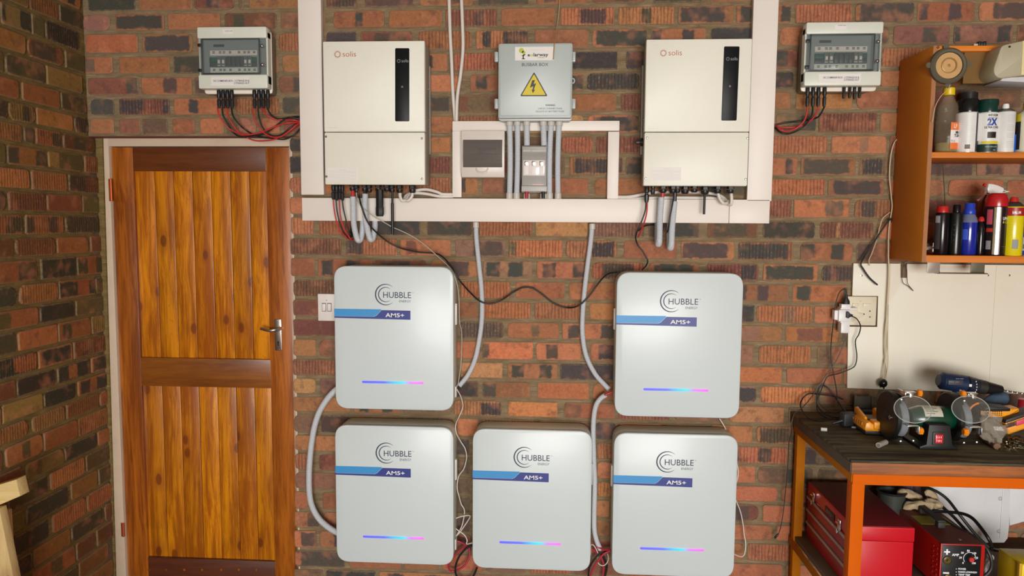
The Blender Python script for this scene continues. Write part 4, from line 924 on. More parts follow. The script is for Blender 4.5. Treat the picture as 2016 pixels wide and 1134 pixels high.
# ---- light switch
Fs_ = -.012; a, b = W(625.5, 578.5, Fs_), W(664, 632, Fs_)
ls = thing('light_switch', 'white double light switch left of the upper left battery', 'switch', ((a.x+b.x)/2, 0, b.z))
part('wall_plate', M().box(a.x, b.x, Fs_, -.004, b.z, a.z, .0015), pm('switch_white', (236,228,222), .35), ls)
for px in (638, 648.5):
    p, q = W(px-3.4, 598, Fs_), W(px+3.4, 612, Fs_); part('rocker', M().box(p.x, q.x, Fs_-.004, Fs_, q.z, p.z, .001), pm('switch_white', (236,228,222)), ls)
    p, q = W(px-4.4, 596.5, Fs_), W(px+4.4, 613.2, Fs_); part('rocker_surround', M().box(p.x, q.x, Fs_-.0008, Fs_, q.z, p.z), ink, ls)
p = W(643, 591, Fs_); part('screw', M().cyl((p.x, Fs_-.001, p.z), (p.x, Fs_, p.z), .002, 8), ink, ls)
# ================================================================ conduits, cables and wires on the wall
red = pm('red_cable_sheath', (196,48,46), .42, var=.03); blk = pm('black_cable_sheath', (26,26,28), .38, var=.1)
wht = pm('white_cable_sheath', (226,218,208), .45, var=.03); gry = pm('pale_grey_cable', (178,172,158), .45); brn = pm('brown_twine', (186,150,112), .8)
dred = pm('crimson_cable_sheath', (176,44,64), .42, var=.03)
def path(pts, Y, org=None, s=1.0):
    """pts: px list, optional third value = plane; org+s: measured in a zoomed crop"""
    out = []; n = len(pts)
    for i, p in enumerate(pts):
        x, y = p[0], p[1]
        if org: x, y = org[0]+x/s, org[1]+y/s
        yy = p[2] if len(p) > 2 else (Y if not isinstance(Y, tuple) else Y[0]+(Y[1]-Y[0])*i/(n-1))
        out.append(W(x, y, yy))
    return out
def cable(name, label, pts, r, mat, cat='cable', group=None, n=8, sub=6, **k):
    return solo(name, M().tube(pts, r, n, sub=sub, **k), mat, label, cat, group, ang=60)
cable('power_cable', 'white cable dropping from the top edge, left one of the pair', path([(878,-190),(880,-100),(883,-40),(886,60),(889,120),(891.5,180),(896,238)], -.02), .0072, wht, group='white cables from above')
cable('power_cable', 'white cable dropping from the top edge, right one of the pair', path([(902,-190),(904,-100),(907,-40),(910.5,50),(911.5,95),(907,145),(900.5,190),(898.5,238)], -.034), .0072, wht, group='white cables from above')
cable('twine', 'thin brown string hanging over the busbar box', path([(1106,-190,-.02),(1104,-100,-.02),(1102.5,-30,-.02),(1101,15,-.02),(1097,50,-.03),(1093,82,-.12),(1091.5,88,-.138),(1089.5,117,-.138)], 0), .0022, brn, 'string')
o, s = (360, 180), 7.754
g = 'combiner cables left of the trunking'
for lab, m_, pts in (
 ('red', red, [(530,250),(550,360),(620,480),(740,590),(900,650),(1060,655),(1230,610),(1450,520),(1620,480),(1790,475)]),
 ('black', blk, [(598,250),(620,380),(690,500),(760,620),(880,690),(1060,680),(1250,640),(1400,540),(1560,420),(1660,390),(1790,385)]),
 ('red', red, [(665,250),(700,400),(780,530),(870,640),(960,690),(1060,740),(1200,755),(1400,730),(1560,640),(1700,530),(1790,480)]),
 ('black', blk, [(740,250),(770,380),(860,500),(960,590),(1060,650),(1200,700),(1400,720),(1560,730),(1700,660),(1790,560)]),
 ('red', red, [(1070,250),(1085,370),(1130,490),(1200,600),(1320,680),(1420,700),(1540,670),(1680,560),(1790,480)]),
 ('black', blk, [(1145,250),(1165,400),(1215,540),(1290,640),(1380,680),(1500,660),(1650,550),(1790,450)]),
 ('red', red, [(1218,250),(1270,350),(1400,420),(1560,435),(1700,440),(1790,465)]),
 ('black', blk, [(1285,250),(1350,360),(1450,420),(1560,410),(1660,400),(1790,425)])):
    i = g_i = len([0 for _ in bpy.data.objects if _.name.startswith('solar_cable')])
    yy = -.085; pp = [(a, b, -.085+(.035+.006*(i % 4))*min(1, q/3)) for q, (a, b) in enumerate(pts)]
    pp = pp[:-1]+[(pts[-1][0]+6, pts[-1][1], -.022)]
    ords = ('first', 'second', 'third', 'fourth')
    cable('solar_cable', '%s solar cable from the %s connector under the left combiner box' % (lab, ['first','second','third','fourth','fifth','sixth','seventh','eighth'][i]), path(pp, 0, o, s), .0031, m_, group=g)
o, s = (1520, 160), 4.723
for i, (lab, m_, pts) in enumerate((
 ('red', red, [(330,230),(320,310),(290,380),(220,440),(140,465),(80,450),(30,405)]),
 ('black', blk, [(378,230),(370,310),(330,380),(270,440),(170,485),(90,480),(25,430)]),
 ('red', red, [(432,230),(400,320),(340,380),(280,415),(160,430),(30,428)]),
 ('black', blk, [(490,230),(440,320),(380,350),(260,370),(130,385),(30,408)]))):
    pp = [(a, b, -.085+(.03+.008*i)*min(1, q/3)) for q, (a, b) in enumerate(pts)]; pp[-1] = (pts[-1][0], pts[-1][1], -.022)
    cable('solar_cable', '%s solar cable from the %s connector under the right combiner box' % (lab, ['first','second','third','fourth'][i]), path(pp, 0, o, s), .0033, m_, group='combiner cables right of the trunking')
o, s = (640, 350), 8.1
for i, (lab, m_, pts) in enumerate((
 ('red', red, [(132,350),(142,480),(165,620),(200,760),(260,880),(340,950),(400,975,-.05),(425,900,-.03),(400,760,-.025),(392,660,-.025)]),
 ('black', blk, [(176,350),(185,480),(205,600),(240,740),(290,860),(350,930),(395,950,-.05),(412,860,-.03),(405,700,-.025),(405,660,-.025)]),
 ('red', red, [(230,350),(235,500),(250,640),(290,780),(340,880),(400,965),(440,985,-.06),(470,900,-.03),(450,700,-.025)]),
 ('black', blk, [(275,350),(290,480),(320,620),(350,740),(385,850),(405,920),(425,940,-.05),(430,850,-.03),(420,660,-.025)]))):
    pp = [(p[0], p[1], p[2] if len(p) > 2 else -.095+.004*i) for p in pts]
    cable('solar_cable', '%s solar cable looping below the left inverter, %s from the left' % (lab, ['first','second','third','fourth'][i]), path(pp, 0, o, s), .0029, m_, group='solar cables below the left inverter')
def conduit(label, pts, r, sleeve=None, group='grey conduits', ends=None):
    P0 = pts[0]; t = thing('conduit', label, 'conduit', (P0.x, P0.y, min(p.z for p in pts)), group)
    part('corrugated_tube', M().tube(pts, r, 12, sub=6, rib=.0007, pitch=.005), cgrey, t)
    if sleeve: part('sleeve', M().lathe([(r+.001, 0), (r+.0028, .001), (r+.0028, .022), (r+.001, .024)], (sleeve.x, sleeve.y, sleeve.z-.022), 'z', 18), slv, t)
    for nm, m_, q, rr, lb_ in (ends or []): part(nm, M().tube(q, rr, 10, sub=4), m_, t, lb_)
    return t
cr = [(445,300),(450,500),(455,700),(478,850),(520,985,-.075),(560,985,-.058),(590,880,-.045),(600,760,-.032),(601,655,-.026)]
conduit('left grey conduit looping down below the left inverter', path([(p[0], p[1], p[2] if len(p) > 2 else -.088) for p in cr], 0, o, s), .0118, group='conduit loops below the left inverter',
    ends=[('inner_cable', red, path([(445,205,-.088),(445,310,-.088)], 0, o, s), .0072, 'red cable')])
cr = [(640,255),(636,450),(648,650),(682,850),(722,975,-.075),(758,965,-.058),(785,850,-.045),(796,760,-.032),(797,660,-.026)]
conduit('right grey conduit looping down below the left inverter', path([(p[0], p[1], p[2] if len(p) > 2 else -.088) for p in cr], 0, o, s), .0118, group='conduit loops below the left inverter',
    ends=[('inner_cable', blk, path([(635,205,-.088),(640,270,-.088)], 0, o, s), .0072, 'black cable')])
cable('thin_cable', 'thin grey cable running from the left inverter down to the upper left battery',
    path([(500,200,-.09),(505,300,-.09),(560,430,-.105),(660,530,-.105),(800,630,-.1),(940,710,-.09),(1080,790,-.08),(1200,840,-.07),(1400,940,-.06),(1600,1080,-.06)], 0, o, s) +
    path([(862,505,-.06),(885,527,-.09),(898,552,-.10),(903.5,585,-.08),(904.5,632,-.07),(909,656,-.05),(908,710,-.05),(902.5,752,-.07),(899,762,-.08)], 0), .0021, gry)
cable('data_cable', 'long black cable sagging in waves between both upper batteries',
    path([(532,200,-.09),(545,300,-.09),(570,420,-.112),(610,540,-.112),(660,670,-.112),(740,790,-.10),(850,900,-.08),(1000,1020,-.06),(1150,1100,-.05)], 0, o, s) +
    path([(800,491.5,-.05),(825,496.5,-.05),(857,499,-.05),(873,507,-.07),(890,527,-.12),(905,552,-.12),(925,575,-.08),(945,593,-.055),(965,598,-.05),(985,592,-.045),(1005,579,-.03),(1022,569,-.03),(1035,565.5,-.03),(1050,568,-.03),(1068,580,-.03),(1085,594,-.03),(1103,603,-.03),(1118,606,-.03),(1133,604,-.045),(1147,596,-.05),(1162,580,-.05),(1175,562,-.05),(1188,546,-.06),(1200,538,-.08),(1216,535.5,-.10)], 0), .0033, blk)
# white mains cables
for lab, pts in (('upper', [(1195,225,-.085),(1198,300,-.085),(1232,365,-.085),(1285,350,-.075),(1330,280,-.05),(1400,215,-.035),(1600,185,-.03),(1782,225,-.03)]),
                 ('lower', [(1395,225,-.085),(1382,300,-.085),(1325,365,-.085),(1270,345,-.07),(1300,280,-.05),(1420,245,-.035),(1600,255,-.03),(1782,290,-.03)])):
    tail = path([(871,382 if lab == 'upper' else 387,-.022),(892,382.5 if lab == 'upper' else 387,-.016)], 0)
    cable('power_cable', 'white cable between left inverter and trunking, %s one' % lab, path(pts, 0, o, s)+tail, .0066, wht, group='white cables at the inverters')
o, s = (1250, 355), 8.1
for lab, pts in (('upper', [(1325,205,-.085),(1352,290,-.085),(1405,362,-.085),(1465,360,-.07),(1440,300,-.045),(1330,235,-.03),(1100,195,-.025),(700,185,-.025),(330,190,-.025),(150,220,-.025),(-100,262,-.025),(-330,262,-.016)]),
                 ('lower', [(1535,205,-.085),(1542,300,-.085),(1530,385,-.08),(1480,375,-.06),(1400,320,-.04),(1250,285,-.032),(1000,280,-.03),(600,276,-.03),(200,284,-.03),(-100,300,-.025),(-330,285,-.018)])):
    cable('power_cable', 'white cable between right inverter and trunking, %s one' % lab, path(pts, 0, o, s), .0066, wht, group='white cables at the inverters')
cable('data_cable', 'black cable curling from the right inverter to the upper right battery', path([(176,350,-.1),(165,480,-.1),(120,620,-.1),(60,760,-.1),(20,860,-.09),(12,930,-.08),(45,1030,-.07),(125,1134,-.07)], 0, o, s)+path([(1270.5,504,-.07),(1275,513,-.07),(1272,523,-.08),(1264,531,-.10)], 0), .0029, blk)
cable('solar_cable', 'red solar cable hanging below the right inverter', path([(198,350,-.106),(192,480,-.106),(170,600,-.10),(130,720,-.09),(85,830,-.07),(50,905,-.05)], 0, o, s), .0029, red)
cable('solar_cable', 'short black cable going behind the conduits below the right inverter', path([(60,800,-.07),(120,745,-.05),(200,718,-.03),(330,712,-.02),(460,740,-.02)], 0, o, s), .0029, blk)
def drop(label, top, bot, px_pts, ends):
    P = path(px_pts, -.088, o, s); b = P[-1]
    P += [b+Vector((0,.006,-.022)), b+Vector((0,.022,-.034)), b+Vector((0,.040,-.030)), b+Vector((0,.052,-.010)), b+Vector((0,.058,.02)), b+Vector((0,.060,.09))]
    conduit(label, P, .0122, group='conduit loops below the right inverter', ends=ends)
drop('left grey conduit hanging below the right inverter', 0, 0, [(422,270),(408,450),(396,650),(391,880)], [('inner_cable', red, path([(442,190,-.088),(438,280,-.088)], 0, o, s), .0072, 'red cable')])
drop('right grey conduit with printing, hanging below the right inverter', 0, 0, [(630,335),(612,520),(592,750),(585,940)], [('inner_cable', blk, path([(640,200,-.088),(632,345,-.088)], 0, o, s), .008, 'black cable')])
P = W(1326.5, 414, -.1012)
cable('data_cable', 'black cable running down in front of the right conduit loop', path([(625,210,-.098),(600,380,-.102),(565,560,-.104),(540,740,-.10),(515,830,-.08)], 0, o, s), .0028, blk)
# battery conduits
p = path([(937,438,-.03),(938,470,-.03),(943,520,-.03),(948,570,-.03),(949,620,-.03),(945,660,-.03),(936,705,-.03),(922,737,-.04),(904,760,-.06)], 0)
conduit('grey conduit curving from the trunking to the upper left battery', p, .0100, sleeve=p[0])
p = path([(1166,441,-.03),(1163,475,-.03),(1157,520,-.03),(1151,570,-.03),(1147,620,-.03),(1147,660,-.03),(1154,700,-.03),(1171,735,-.04),(1190,757,-.05),(1199,766,-.06)], 0)
conduit('grey conduit curving from the trunking to the upper right battery', p, .0100, sleeve=p[0], ends=[('inner_cable', dred, path([(1190,778,-.07),(1197,775,-.07),(1206,771,-.07)], 0), .0045, 'red cable')])
conduit('grey conduit running down between middle and lower right battery', path([(1193,777,-.05),(1181,786,-.05),(1172,803,-.05),(1168,840,-.05),(1169,900,-.05),(1171,950,-.05),(1170,1000,-.05),(1170,1040,-.05),(1174,1062,-.05),(1182,1082,-.05)], 0), .0105)
conduit('thick pale conduit bowing out left of the left batteries', path([(668,762,-.06),(655,773,-.06),(641,790,-.06),(627,815,-.06),(617,850,-.06),(610.5,900,-.06),(608.5,950,-.06),(612,988,-.06),(625,1017,-.06),(645,1037,-.06),(668,1051,-.06)], 0), .0125)
o, s = (870, 990), 7.87
g = 'battery cables between the lower left batteries'
cable('battery_cable', 'short crimson cable end left of the middle battery', path([(190,580,-.06),(280,605,-.06),(370,650,-.05)], 0, o, s), .0042, dred, group=g)
cable('battery_cable', 'crimson cable loop left of the middle battery', path([(470,655,-.06),(360,690,-.06),(260,750,-.06),(170,850,-.06),(108,940,-.06),(112,1025,-.055),(165,1060,-.05),(240,1040,-.05),(340,980,-.05),(410,880,-.045),(435,780,-.04),(420,690,-.035)], 0, o, s), .0042, dred, group=g)
cable('battery_cable', 'black cable loop left of the middle battery', path([(470,660,-.07),(400,690,-.07),(340,740,-.07),(270,830,-.07),(222,940,-.07),(208,1060,-.07),(240,1150,-.065),(320,1210,-.06),(430,1200,-.05),(500,1110,-.05),(545,1000,-.05)], 0, o, s), .0042, blk, group=g)
cable('battery_cable', 'short black cable end beside the lower left battery', path([(200,550,-.05),(280,575,-.045),(370,605,-.04)], 0, o, s), .0042, blk, group=g)
cable('data_cable', 'white thin cable wandering down between left and middle batteries',
    path([(898,764,-.08),(906,778,-.06),(910,790,-.04),(911,802,-.03),(904,820,-.03),(897.5,835,-.06),(898,851,-.06),(907,869,-.03),(916,884,-.03),(918.5,902,-.03),(913,923,-.03),(903,938,-.05),(900,960,-.06),(904,978,-.05)], 0) +
    path([(300,20,-.04),(345,100,-.04),(345,200,-.04),(312,350,-.04),(272,430,-.045),(228,500,-.06),(197,560,-.075),(186,620,-.08),(192,690,-.08)], 0, o, s), .0023, wht)
cable('data_cable', 'white thin cable tied in a loose knot beside the middle battery', path([(475,620,-.07),(440,628,-.07),(382,635,-.06),(390,580,-.06),(355,505,-.055),(285,448,-.055),(218,398,-.055),(185,325,-.055),(218,242,-.055),(330,205,-.055),(435,202,-.055),(400,280,-.052),(340,370,-.05),(285,445,-.048),(235,505,-.05),(205,545,-.06)], 0, o, s), .0023, wht)
o, s = (1150, 1040), 12.06
g = 'battery cables between the lower right batteries'
cable('battery_cable', 'upper crimson cable entering the lower right battery', path([(290,425,-.055),(400,480,-.06),(500,510,-.07),(630,515,-.08)], 0, o, s), .0042, dred, group=g)
cable('battery_cable', 'long crimson cable falling left from the lower right battery', path([(640,535,-.075),(500,590,-.075),(400,680,-.075),(300,820,-.075),(220,960,-.075),(150,1134,-.075),(110,1260,-.075)], 0, o, s), .0042, dred, group=g)
cable('battery_cable', 'short crimson cable beside the middle battery', path([(120,450,-.05),(240,530,-.045),(330,600,-.04),(400,680,-.04),(450,800,-.04),(460,950,-.04),(440,1134,-.04),(420,1240,-.04)], 0, o, s), .0042, dred, group=g)
cable('battery_cable', 'black cable falling left from the lower right battery', path([(630,530,-.06),(520,545,-.06),(400,590,-.06),(280,690,-.06),(180,830,-.06),(120,960,-.06),(100,1134,-.06),(100,1240,-.06)], 0, o, s), .0036, blk, group=g)
cable('battery_cable', 'black cable falling straight beside the lower right battery', path([(430,620,-.03),(490,760,-.03),(540,880,-.03),(530,1000,-.03),(500,1134,-.03),(490,1240,-.03)], 0, o, s), .0042, blk, group=g)
cable('data_cable', 'white thin cable ring between middle and lower right battery', path([(150,390,-.06),(230,410,-.05),(330,600,-.05),(310,720,-.05),(340,830,-.05),(420,885,-.05),(510,860,-.05),(570,760,-.05),(570,660,-.05),(555,600,-.05)], 0, o, s), .0021, wht)
cable('data_cable', 'white thin cable looping out right of the lower right battery', path([(1410+20/3.2,780+140/3.2,-.03),(1424,836,-.03),(1431,850,-.03),(1446,885,-.05),(1451.5,915,-.04),(1453.5,930,-.04),(1451,946,-.05),(1446,965,-.07),(1448,982,-.07),(1457,1005,-.05),(1462.5,1030,-.04),(1465,1052,-.04),(1468,1070,-.04),(1466,1090,-.05),(1459,1096,-.06),(1445,1091,-.08)], 0), .0023, wht)
# ================================================================ shelf cabinet
ochre = pm('ochre_cabinet_paint', (208,122,8), .6, var=.06, scale=10, dirt=.12, dirtcol=(120,66,20)); orng = wood('orange_cabinet_edge', (222,124,4), (186,98,4), knots=False, axis='x', rndv=.05, contrast=.6, rough=.6, coat=0)
rawedge = pm('raw_board_edge', (168,112,72), .7, var=.12, scale=60)
cx0 = W(1770, 114, 0).x; cf = -.268; th = .0158; cx1 = 2.45
zt = W(1860, 90, cf).z; zb_ = W(1900, 517, cf).z; zms = (W(1900, 299.5, cf).z, W(1900, 311, cf).z); zbs = (W(1900, 503.5, cf).z, zb_)
cab = thing('shelf_cabinet', 'open orange-brown wall cabinet with two shelves of bottles', 'cabinet', ((cx0+cx1)/2, 0, zb_))
part('side_panel', M().box(cx0, cx0+th, cf, -.008, zb_, zt, .001), ochre, cab, 'ochre painted side panel')
part('side_edge', M().box(cx0+.0005, cx0+th-.0005, cf-.0012, cf+.002, zb_, zt), rawedge, cab, 'bare side panel edge')
part('side_panel', M().box(cx1-th, cx1, cf, -.008, zb_, zt, .001), ochre, cab)
ztb = W(1860, 101, cf).z
part('top_board', M().box(cx0+th, cx1-th, cf, -.008, ztb, zt-.0005, .001), orng, cab)
part('shelf', M().box(cx0+th, cx1-th, cf+.001, -.008, zms[1], zms[0], .001), orng, cab, 'orange middle shelf')
part('shelf', M().box(cx0+th, cx1-th, cf, -.008, zbs[1], zbs[0], .001), orng, cab, 'orange bottom shelf')
part('front_lip', M().box(cx0+.12, cx1-th, cf+.02, cf+.035, ztb-.11, ztb+.001), pm('dark_ochre_lip', (120,84,28), .6), cab, 'dark inner valance below the top board')
p = W(1846.5, 93.5, cf-.001); part('dowel', M().cyl((p.x, cf-.003, p.z), (p.x, cf, p.z), .005, 12), pm('dowel_brown', (110,66,30)), cab)
S1 = zms[0]; S2 = zbs[0]
def px2(l, r_, Y, Z): return xat(l, Y, Z), xat(r_, Y, Z)
def bottle(name, label, cat, l, r_, top, Y, Zb, prof, mat, group, n=24):
    """prof in fractions of radius and height; returns root, functions"""
    x0, x1 = px2(l, r_, Y, Zb+.05); R = (x1-x0)/2; cx = (x0+x1)/2; H = W((l+r_)/2, top, Y).z-Zb
    t = thing(name, label, cat, (cx, Y, Zb), group)
    return t, cx, R, H
def lat(t, nm, prof, cx, Y, Zb, R, H, mat, label=None, n=28, ang=40):
    return part(nm, M().lathe([(r*R, h*H) for r, h in prof], (cx, Y, Zb), 'z', n), mat, t, label, ang)
def wrap(t, nm, cx, Y, Zb, R, H, v0, v1, a0, a1, mat, label=None, off=.0006):
    """a curved label between angles (degrees, -90 faces the camera)"""
    m_ = M(); n = 14; vs = []
    for v in (v0, v1):
        for i in range(n+1):
            a = math.radians(a0+(a1-a0)*i/n); vs.append((cx+(R+off)*math.cos(a), Y+(R+off)*math.sin(a), Zb+v*H))
    return part(nm, m_.add(vs, [(i, i+1, n+2+i, n+1+i) for i in range(n)]), mat, t, label, 60)
def wtext(s_, t, cx, Y, Zb, R, u0, u1, zbase, hh, mat, off=.0011, bold=0.0):
    """lettering bent round a cylinder: u in degrees"""
    cu = bpy.data.curves.new('lettering', 'FONT'); cu.body = s_; cu.size = 1; cu.offset = bold; cu.resolution_u = 2
    to = bpy.data.objects.new('lettering', cu); me = bpy.data.meshes.new_from_object(to); bpy.data.objects.remove(to)
    xs = [v.co.x for v in me.vertices]; a, b = min(xs), max(xs); mm = M()
    for v in me.vertices:
        an = math.radians(u0+(u1-u0)*(v.co.x-a)/(b-a)); mm.v.append(Vector((cx+(R+off)*math.cos(an), Y+(R+off)*math.sin(an), Zb+zbase+v.co.y*hh/.69)))
    mm.f = [tuple(p.vertices) for p in me.polygons]; bpy.data.meshes.remove(me)
    return part('lettering', mm, mat, t, None, 60)
tin = pm('tin_metal', (190,188,182), .25, .9); cwhite = pm('can_white', (232,230,226), .3, coat=.4); txtg = pm('small_print_grey', (150,150,152), .6)
G1 = 'bottles and cans on the middle shelf'; G2 = 'bottles and cans on the bottom shelf'
canp = [(.9,0),(1,.015),(1,.98),(.9,1)]
# --- middle shelf
Y = -.20
t, cx, R, H = bottle('solvent_bottle', 'clear ribbed bottle with yellow cap and orange label on the middle shelf', 'bottle', 1842, 1884, 173, Y, S1, 0, 0, G1)
lat(t, 'body', [(.8,0),(1,.03),(1,.10),(.95,.12),(1,.14),(1,.30),(1,.50),(.93,.53),(.98,.56),(.9,.6),(.95,.63),(.86,.67),(.9,.70),(.76,.76),(.5,.84),(.36,.88),(.34,.90)], cx, Y, S1, R, H, pm('clear_pet', (190,172,144), .08, var=0, alpha=.2), 'clear plastic body')
lat(t, 'liquid', [(.75,.01),(.93,.04),(.93,.16)], cx, Y, S1, R, H, pm('clear_liquid', (190,170,110), .1, alpha=.5))
lat(t, 'cap', [(.5,.885),(.52,.89),(.52,.99),(.45,1)], cx, Y, S1, R, H, pm('yellow_cap', (232,196,20), .35), 'yellow screw cap')
l_ = wrap(t, 'label', cx, Y, S1, R, H, .06, .46, -98, -20, paper, 'white and orange label')
wrap(t, 'label_band', cx, Y, S1, R, H, .345, .46, -98, -20, pm('label_orange', (238,120,50), .5), 'orange band', .001); wrap(t, 'label_band', cx, Y, S1, R, H, .06, .155, -98, -20, pm('label_orange', (238,120,50)), 'orange band', .001)
wtext('LP', t, cx, Y, S1, R, -82, -62, .375*H, .014, paper, .0015, .03); wtext('MIN', t, cx, Y, S1, R, -70, -42, .29*H, .010, inkd, .0012, .03); wtext('TURP', t, cx, Y, S1, R, -78, -32, .24*H, .010, inkd, .0012, .03); wtext('750 ml', t, cx, Y, S1, R, -97, -72, .165*H, .008, ink)
Yb = -.07; t, cx, R, H = bottle('spray_can', 'dark grey capped can standing behind the black capped spray can', 'spray can', 1886, 1918, 181, Yb, S1, 0, 0, G1)
lat(t, 'body', canp[:-1]+[(1,.80),(.95,.82)], cx, Yb, S1, R, H, pm('dark_grey_can', (70,66,64), .4)); lat(t, 'cap', [(1,.82),(1,.9),(.72,1),(0,1)], cx, Yb, S1, R, H, pm('grey_cap', (84,80,78), .5))
t, cx, R, H = bottle('spray_can', 'white spray can with a glossy black cap', 'spray can', 1881, 1922.5, 196.5, -.215, S1, 0, 0, G1); Y = -.215
lat(t, 'body', [(.92,0),(1,.012),(1,.74),(.9,.757)], cx, Y, S1, R, H, cwhite); lat(t, 'base_rim', [(1.02,0),(1.02,.012)], cx, Y, S1, R, H, tin)
lat(t, 'cap', [(.93,.757),(.94,.77),(.92,.985),(.86,1),(0,1)], cx, Y, S1, R, H, pm('black_cap', (22,24,24), .15), 'black cap')
for a0, a1, m2, v0, v1 in ((-66,-52,pm('dark_band', (60,60,60), .4),.02,.74), (-52,-14,blackp,.02,.22)): wrap(t, 'label_band', cx, Y, S1, R, H, v0, v1, a0, a1, m2)
for i in range(16): wtext('---- --- ------- -- ------ ---- --- -----', t, cx, Y, S1, R, -140, -78 if i % 5 else -100, H*(.69-.033*i), .0018, txtg)
wrap(t, 'barcode', cx, Y, S1, R, H, .07, .15, -122, -96, ink)
t, cx, R, H = bottle('spray_can', 'white spray can with dark green cap and large blue lettering on the label', 'spray can', 1920, 1961.5, 197, -.215, S1, 0, 0, G1)
lat(t, 'body', [(.92,0),(1,.012),(1,.74),(.9,.757)], cx, Y, S1, R, H, cwhite); lat(t, 'cap', [(.93,.757),(.94,.77),(.92,.985),(.86,1),(0,1)], cx, Y, S1, R, H, pm('dark_green_cap', (20,58,48), .15), 'dark green cap')
lat(t, 'base_rim', [(1.02,0),(1.02,.012)], cx, Y, S1, R, H, tin)
wrap(t, 'label_band', cx, Y, S1, R, H, .015, .16, -175, -10, pm('dark_green_label', (24,54,46), .4), 'dark green band'); wrap(t, 'label_band', cx, Y, S1, R, H, .165, .215, -140, -30, yel, 'yellow band')
blu = pm('royal_blue_print', (40,66,150), .4)
wtext('RUST-OLEUM', t, cx, Y, S1, R, -112, -62, .675*H, .0075, inkd, bold=.02); wtext("PAINTER'S TOUCH", t, cx, Y, S1, R, -112, -58, .635*H, .0045, txtg); wtext('2X', t, cx, Y, S1, R, -116, -64, .51*H, .023, blu, bold=.05)
wtext('ULTRA COVER', t, cx, Y, S1, R, -128, -50, .45*H, .0075, inkd, bold=.015); wtext('----- -----', t, cx, Y, S1, R, -114, -64, .425*H, .003, txtg); wtext('WOOD, METAL, PLASTIC', t, cx, Y, S1, R, -120, -55, .10*H, .004, cwhite); wtext('340g', t, cx, Y, S1, R, -80, -66, .04*H, .004, cwhite)
wrap(t, 'picture', cx, Y, S1, R, H, .27, .385, -112, -66, blackp, 'small dark picture on the label', .0009)
t, cx, R, H = bottle('spray_can', 'white spray can without cap, white nozzle, grey text label', 'spray can', 1957, 1994.5, 205, -.22, S1, 0, 0, G1); Y = -.22
lat(t, 'body', [(.92,0),(1,.012),(1,.82),(.96,.83)], cx, Y, S1, R, H, cwhite); lat(t, 'shoulder', [(.98,.83),(.92,.86),(.55,.90),(.3,.91)], cx, Y, S1, R, H, tin, 'metal shoulder'); lat(t, 'nozzle', [(.36,.905),(.34,.97),(.28,1),(0,1)], cx, Y, S1, R, H, pm('nozzle_white', (240,240,238), .4), 'white nozzle')
for i in range(24):
    if i in (6, 12, 17, 18): continue
    wtext('------ --- ----- ---- -- ------- --- ----', t, cx, Y, S1, R, -104, -50, H*(.75-.028*i), .0022, txtg, bold=.04)
Yk = -.235; x0, x1 = px2(1990.5, 1999, Yk, S1+.03); zz = W(1994, 265, Yk).z
solo('marker_pen', M().cyl(((x0+x1)/2, Yk, S1+.0005), ((x0+x1)/2, Yk, zz), (x1-x0)/2, 16, .001), pm('marker_blue', (16,96,214), .35), 'bright blue marker standing right of the cans', 'marker')
t, cx, R, H = bottle('glue_bottle', 'cream bottle with yellow cap and dark label at the right frame edge', 'bottle', 1998, 2044, 208, -.20, S1, 0, 0, G1); Y = -.20
lat(t, 'body', [(.92,0),(1,.02),(1,.72),(.9,.82),(.5,.9),(.4,.92)], cx, Y, S1, R, H, pm('cream_bottle', (228,222,196), .4)); lat(t, 'cap', [(.42,.9),(.42,1.05),(.2,1.12),(0,1.12)], cx, Y, S1, R, H, pm('yellow_cap', (232,196,20)))
wrap(t, 'label', cx, Y, S1, R, H, .08, .66, -190, -150, pm('label_navy', (40,44,50), .5)); wrap(t, 'label', cx, Y, S1, R, H, .66, .82, -190, -150, yel)
# --- bottom shelf
Y = -.20
for i, (px, py, rr, yy) in enumerate(((1820.5, 485.5, 7.5, -.15), (1830.5, 494.5, 8.8, -.2))):
    P = W(px+4, py, yy); r = rr/1448*(3.0565+yy)*.98; zc = S2+r+.0005 + (0 if i else .012)
    t = thing('battery_cell', ('small silver cell lying behind its twin in the cabinet corner', 'small silver cell lying in the left front corner of the bottom shelf')[i], 'battery cell', (P.x+.006, yy, zc-r), 'silver cells on the bottom shelf')
    xx = max(P.x, cx0+th+r+.001) + (.0 if not i else .018)
    part('casing', M().lathe([(r*.9, 0), (r, .002), (r, .055), (r*.9, .057)], (xx, yy, zc), 'y', 20), tin, t); part('terminal', M().lathe([(r*.35, 0), (r*.35, -.002), (0, -.002)], (xx, yy, zc), 'y', 14), steel, t)
black_pl = pm('glossy_black_bottle', (16,16,18), .16, var=0)
t, cx, R, H = bottle('oil_bottle', 'black bottle with a red screw cap, leftmost upright bottle on the bottom shelf', 'bottle', 1838.5, 1866, 406, Y, S2, 0, 0, G2)
lat(t, 'body', [(.9,0),(1,.03),(1,.80),(.92,.86),(.7,.875)], cx, Y, S2, R, H, black_pl); lat(t, 'cap', [(.78,.87),(.78,.985),(.7,1),(0,1)], cx, Y, S2, R, H, pm('red_cap', (192,40,36), .3), 'red screw cap'); wrap(t, 'label', cx, Y, S2, R, H, .12, .82, -175, -125, pm('label_dark_grey', (60,56,58), .5), 'dark label'); wrap(t, 'label', cx, Y, S2, R, H, .66, .80, -170, -130, txtg, 'pale label corner', .001)
t, cx, R, H = bottle('oil_bottle', 'black bottle with a narrow black cap beside the red capped one', 'bottle', 1867, 1893, 403, -.205, S2, 0, 0, G2)
lat(t, 'body', [(.95,0),(1,.03),(.98,.80),(.9,.84),(.5,.855)], cx, -.205, S2, R, H, pm('satin_black_bottle', (20,22,20), .25)); lat(t, 'cap', [(.55,.85),(.55,.985),(.48,1),(0,1)], cx, -.205, S2, R, H, black_pl, 'black cap')
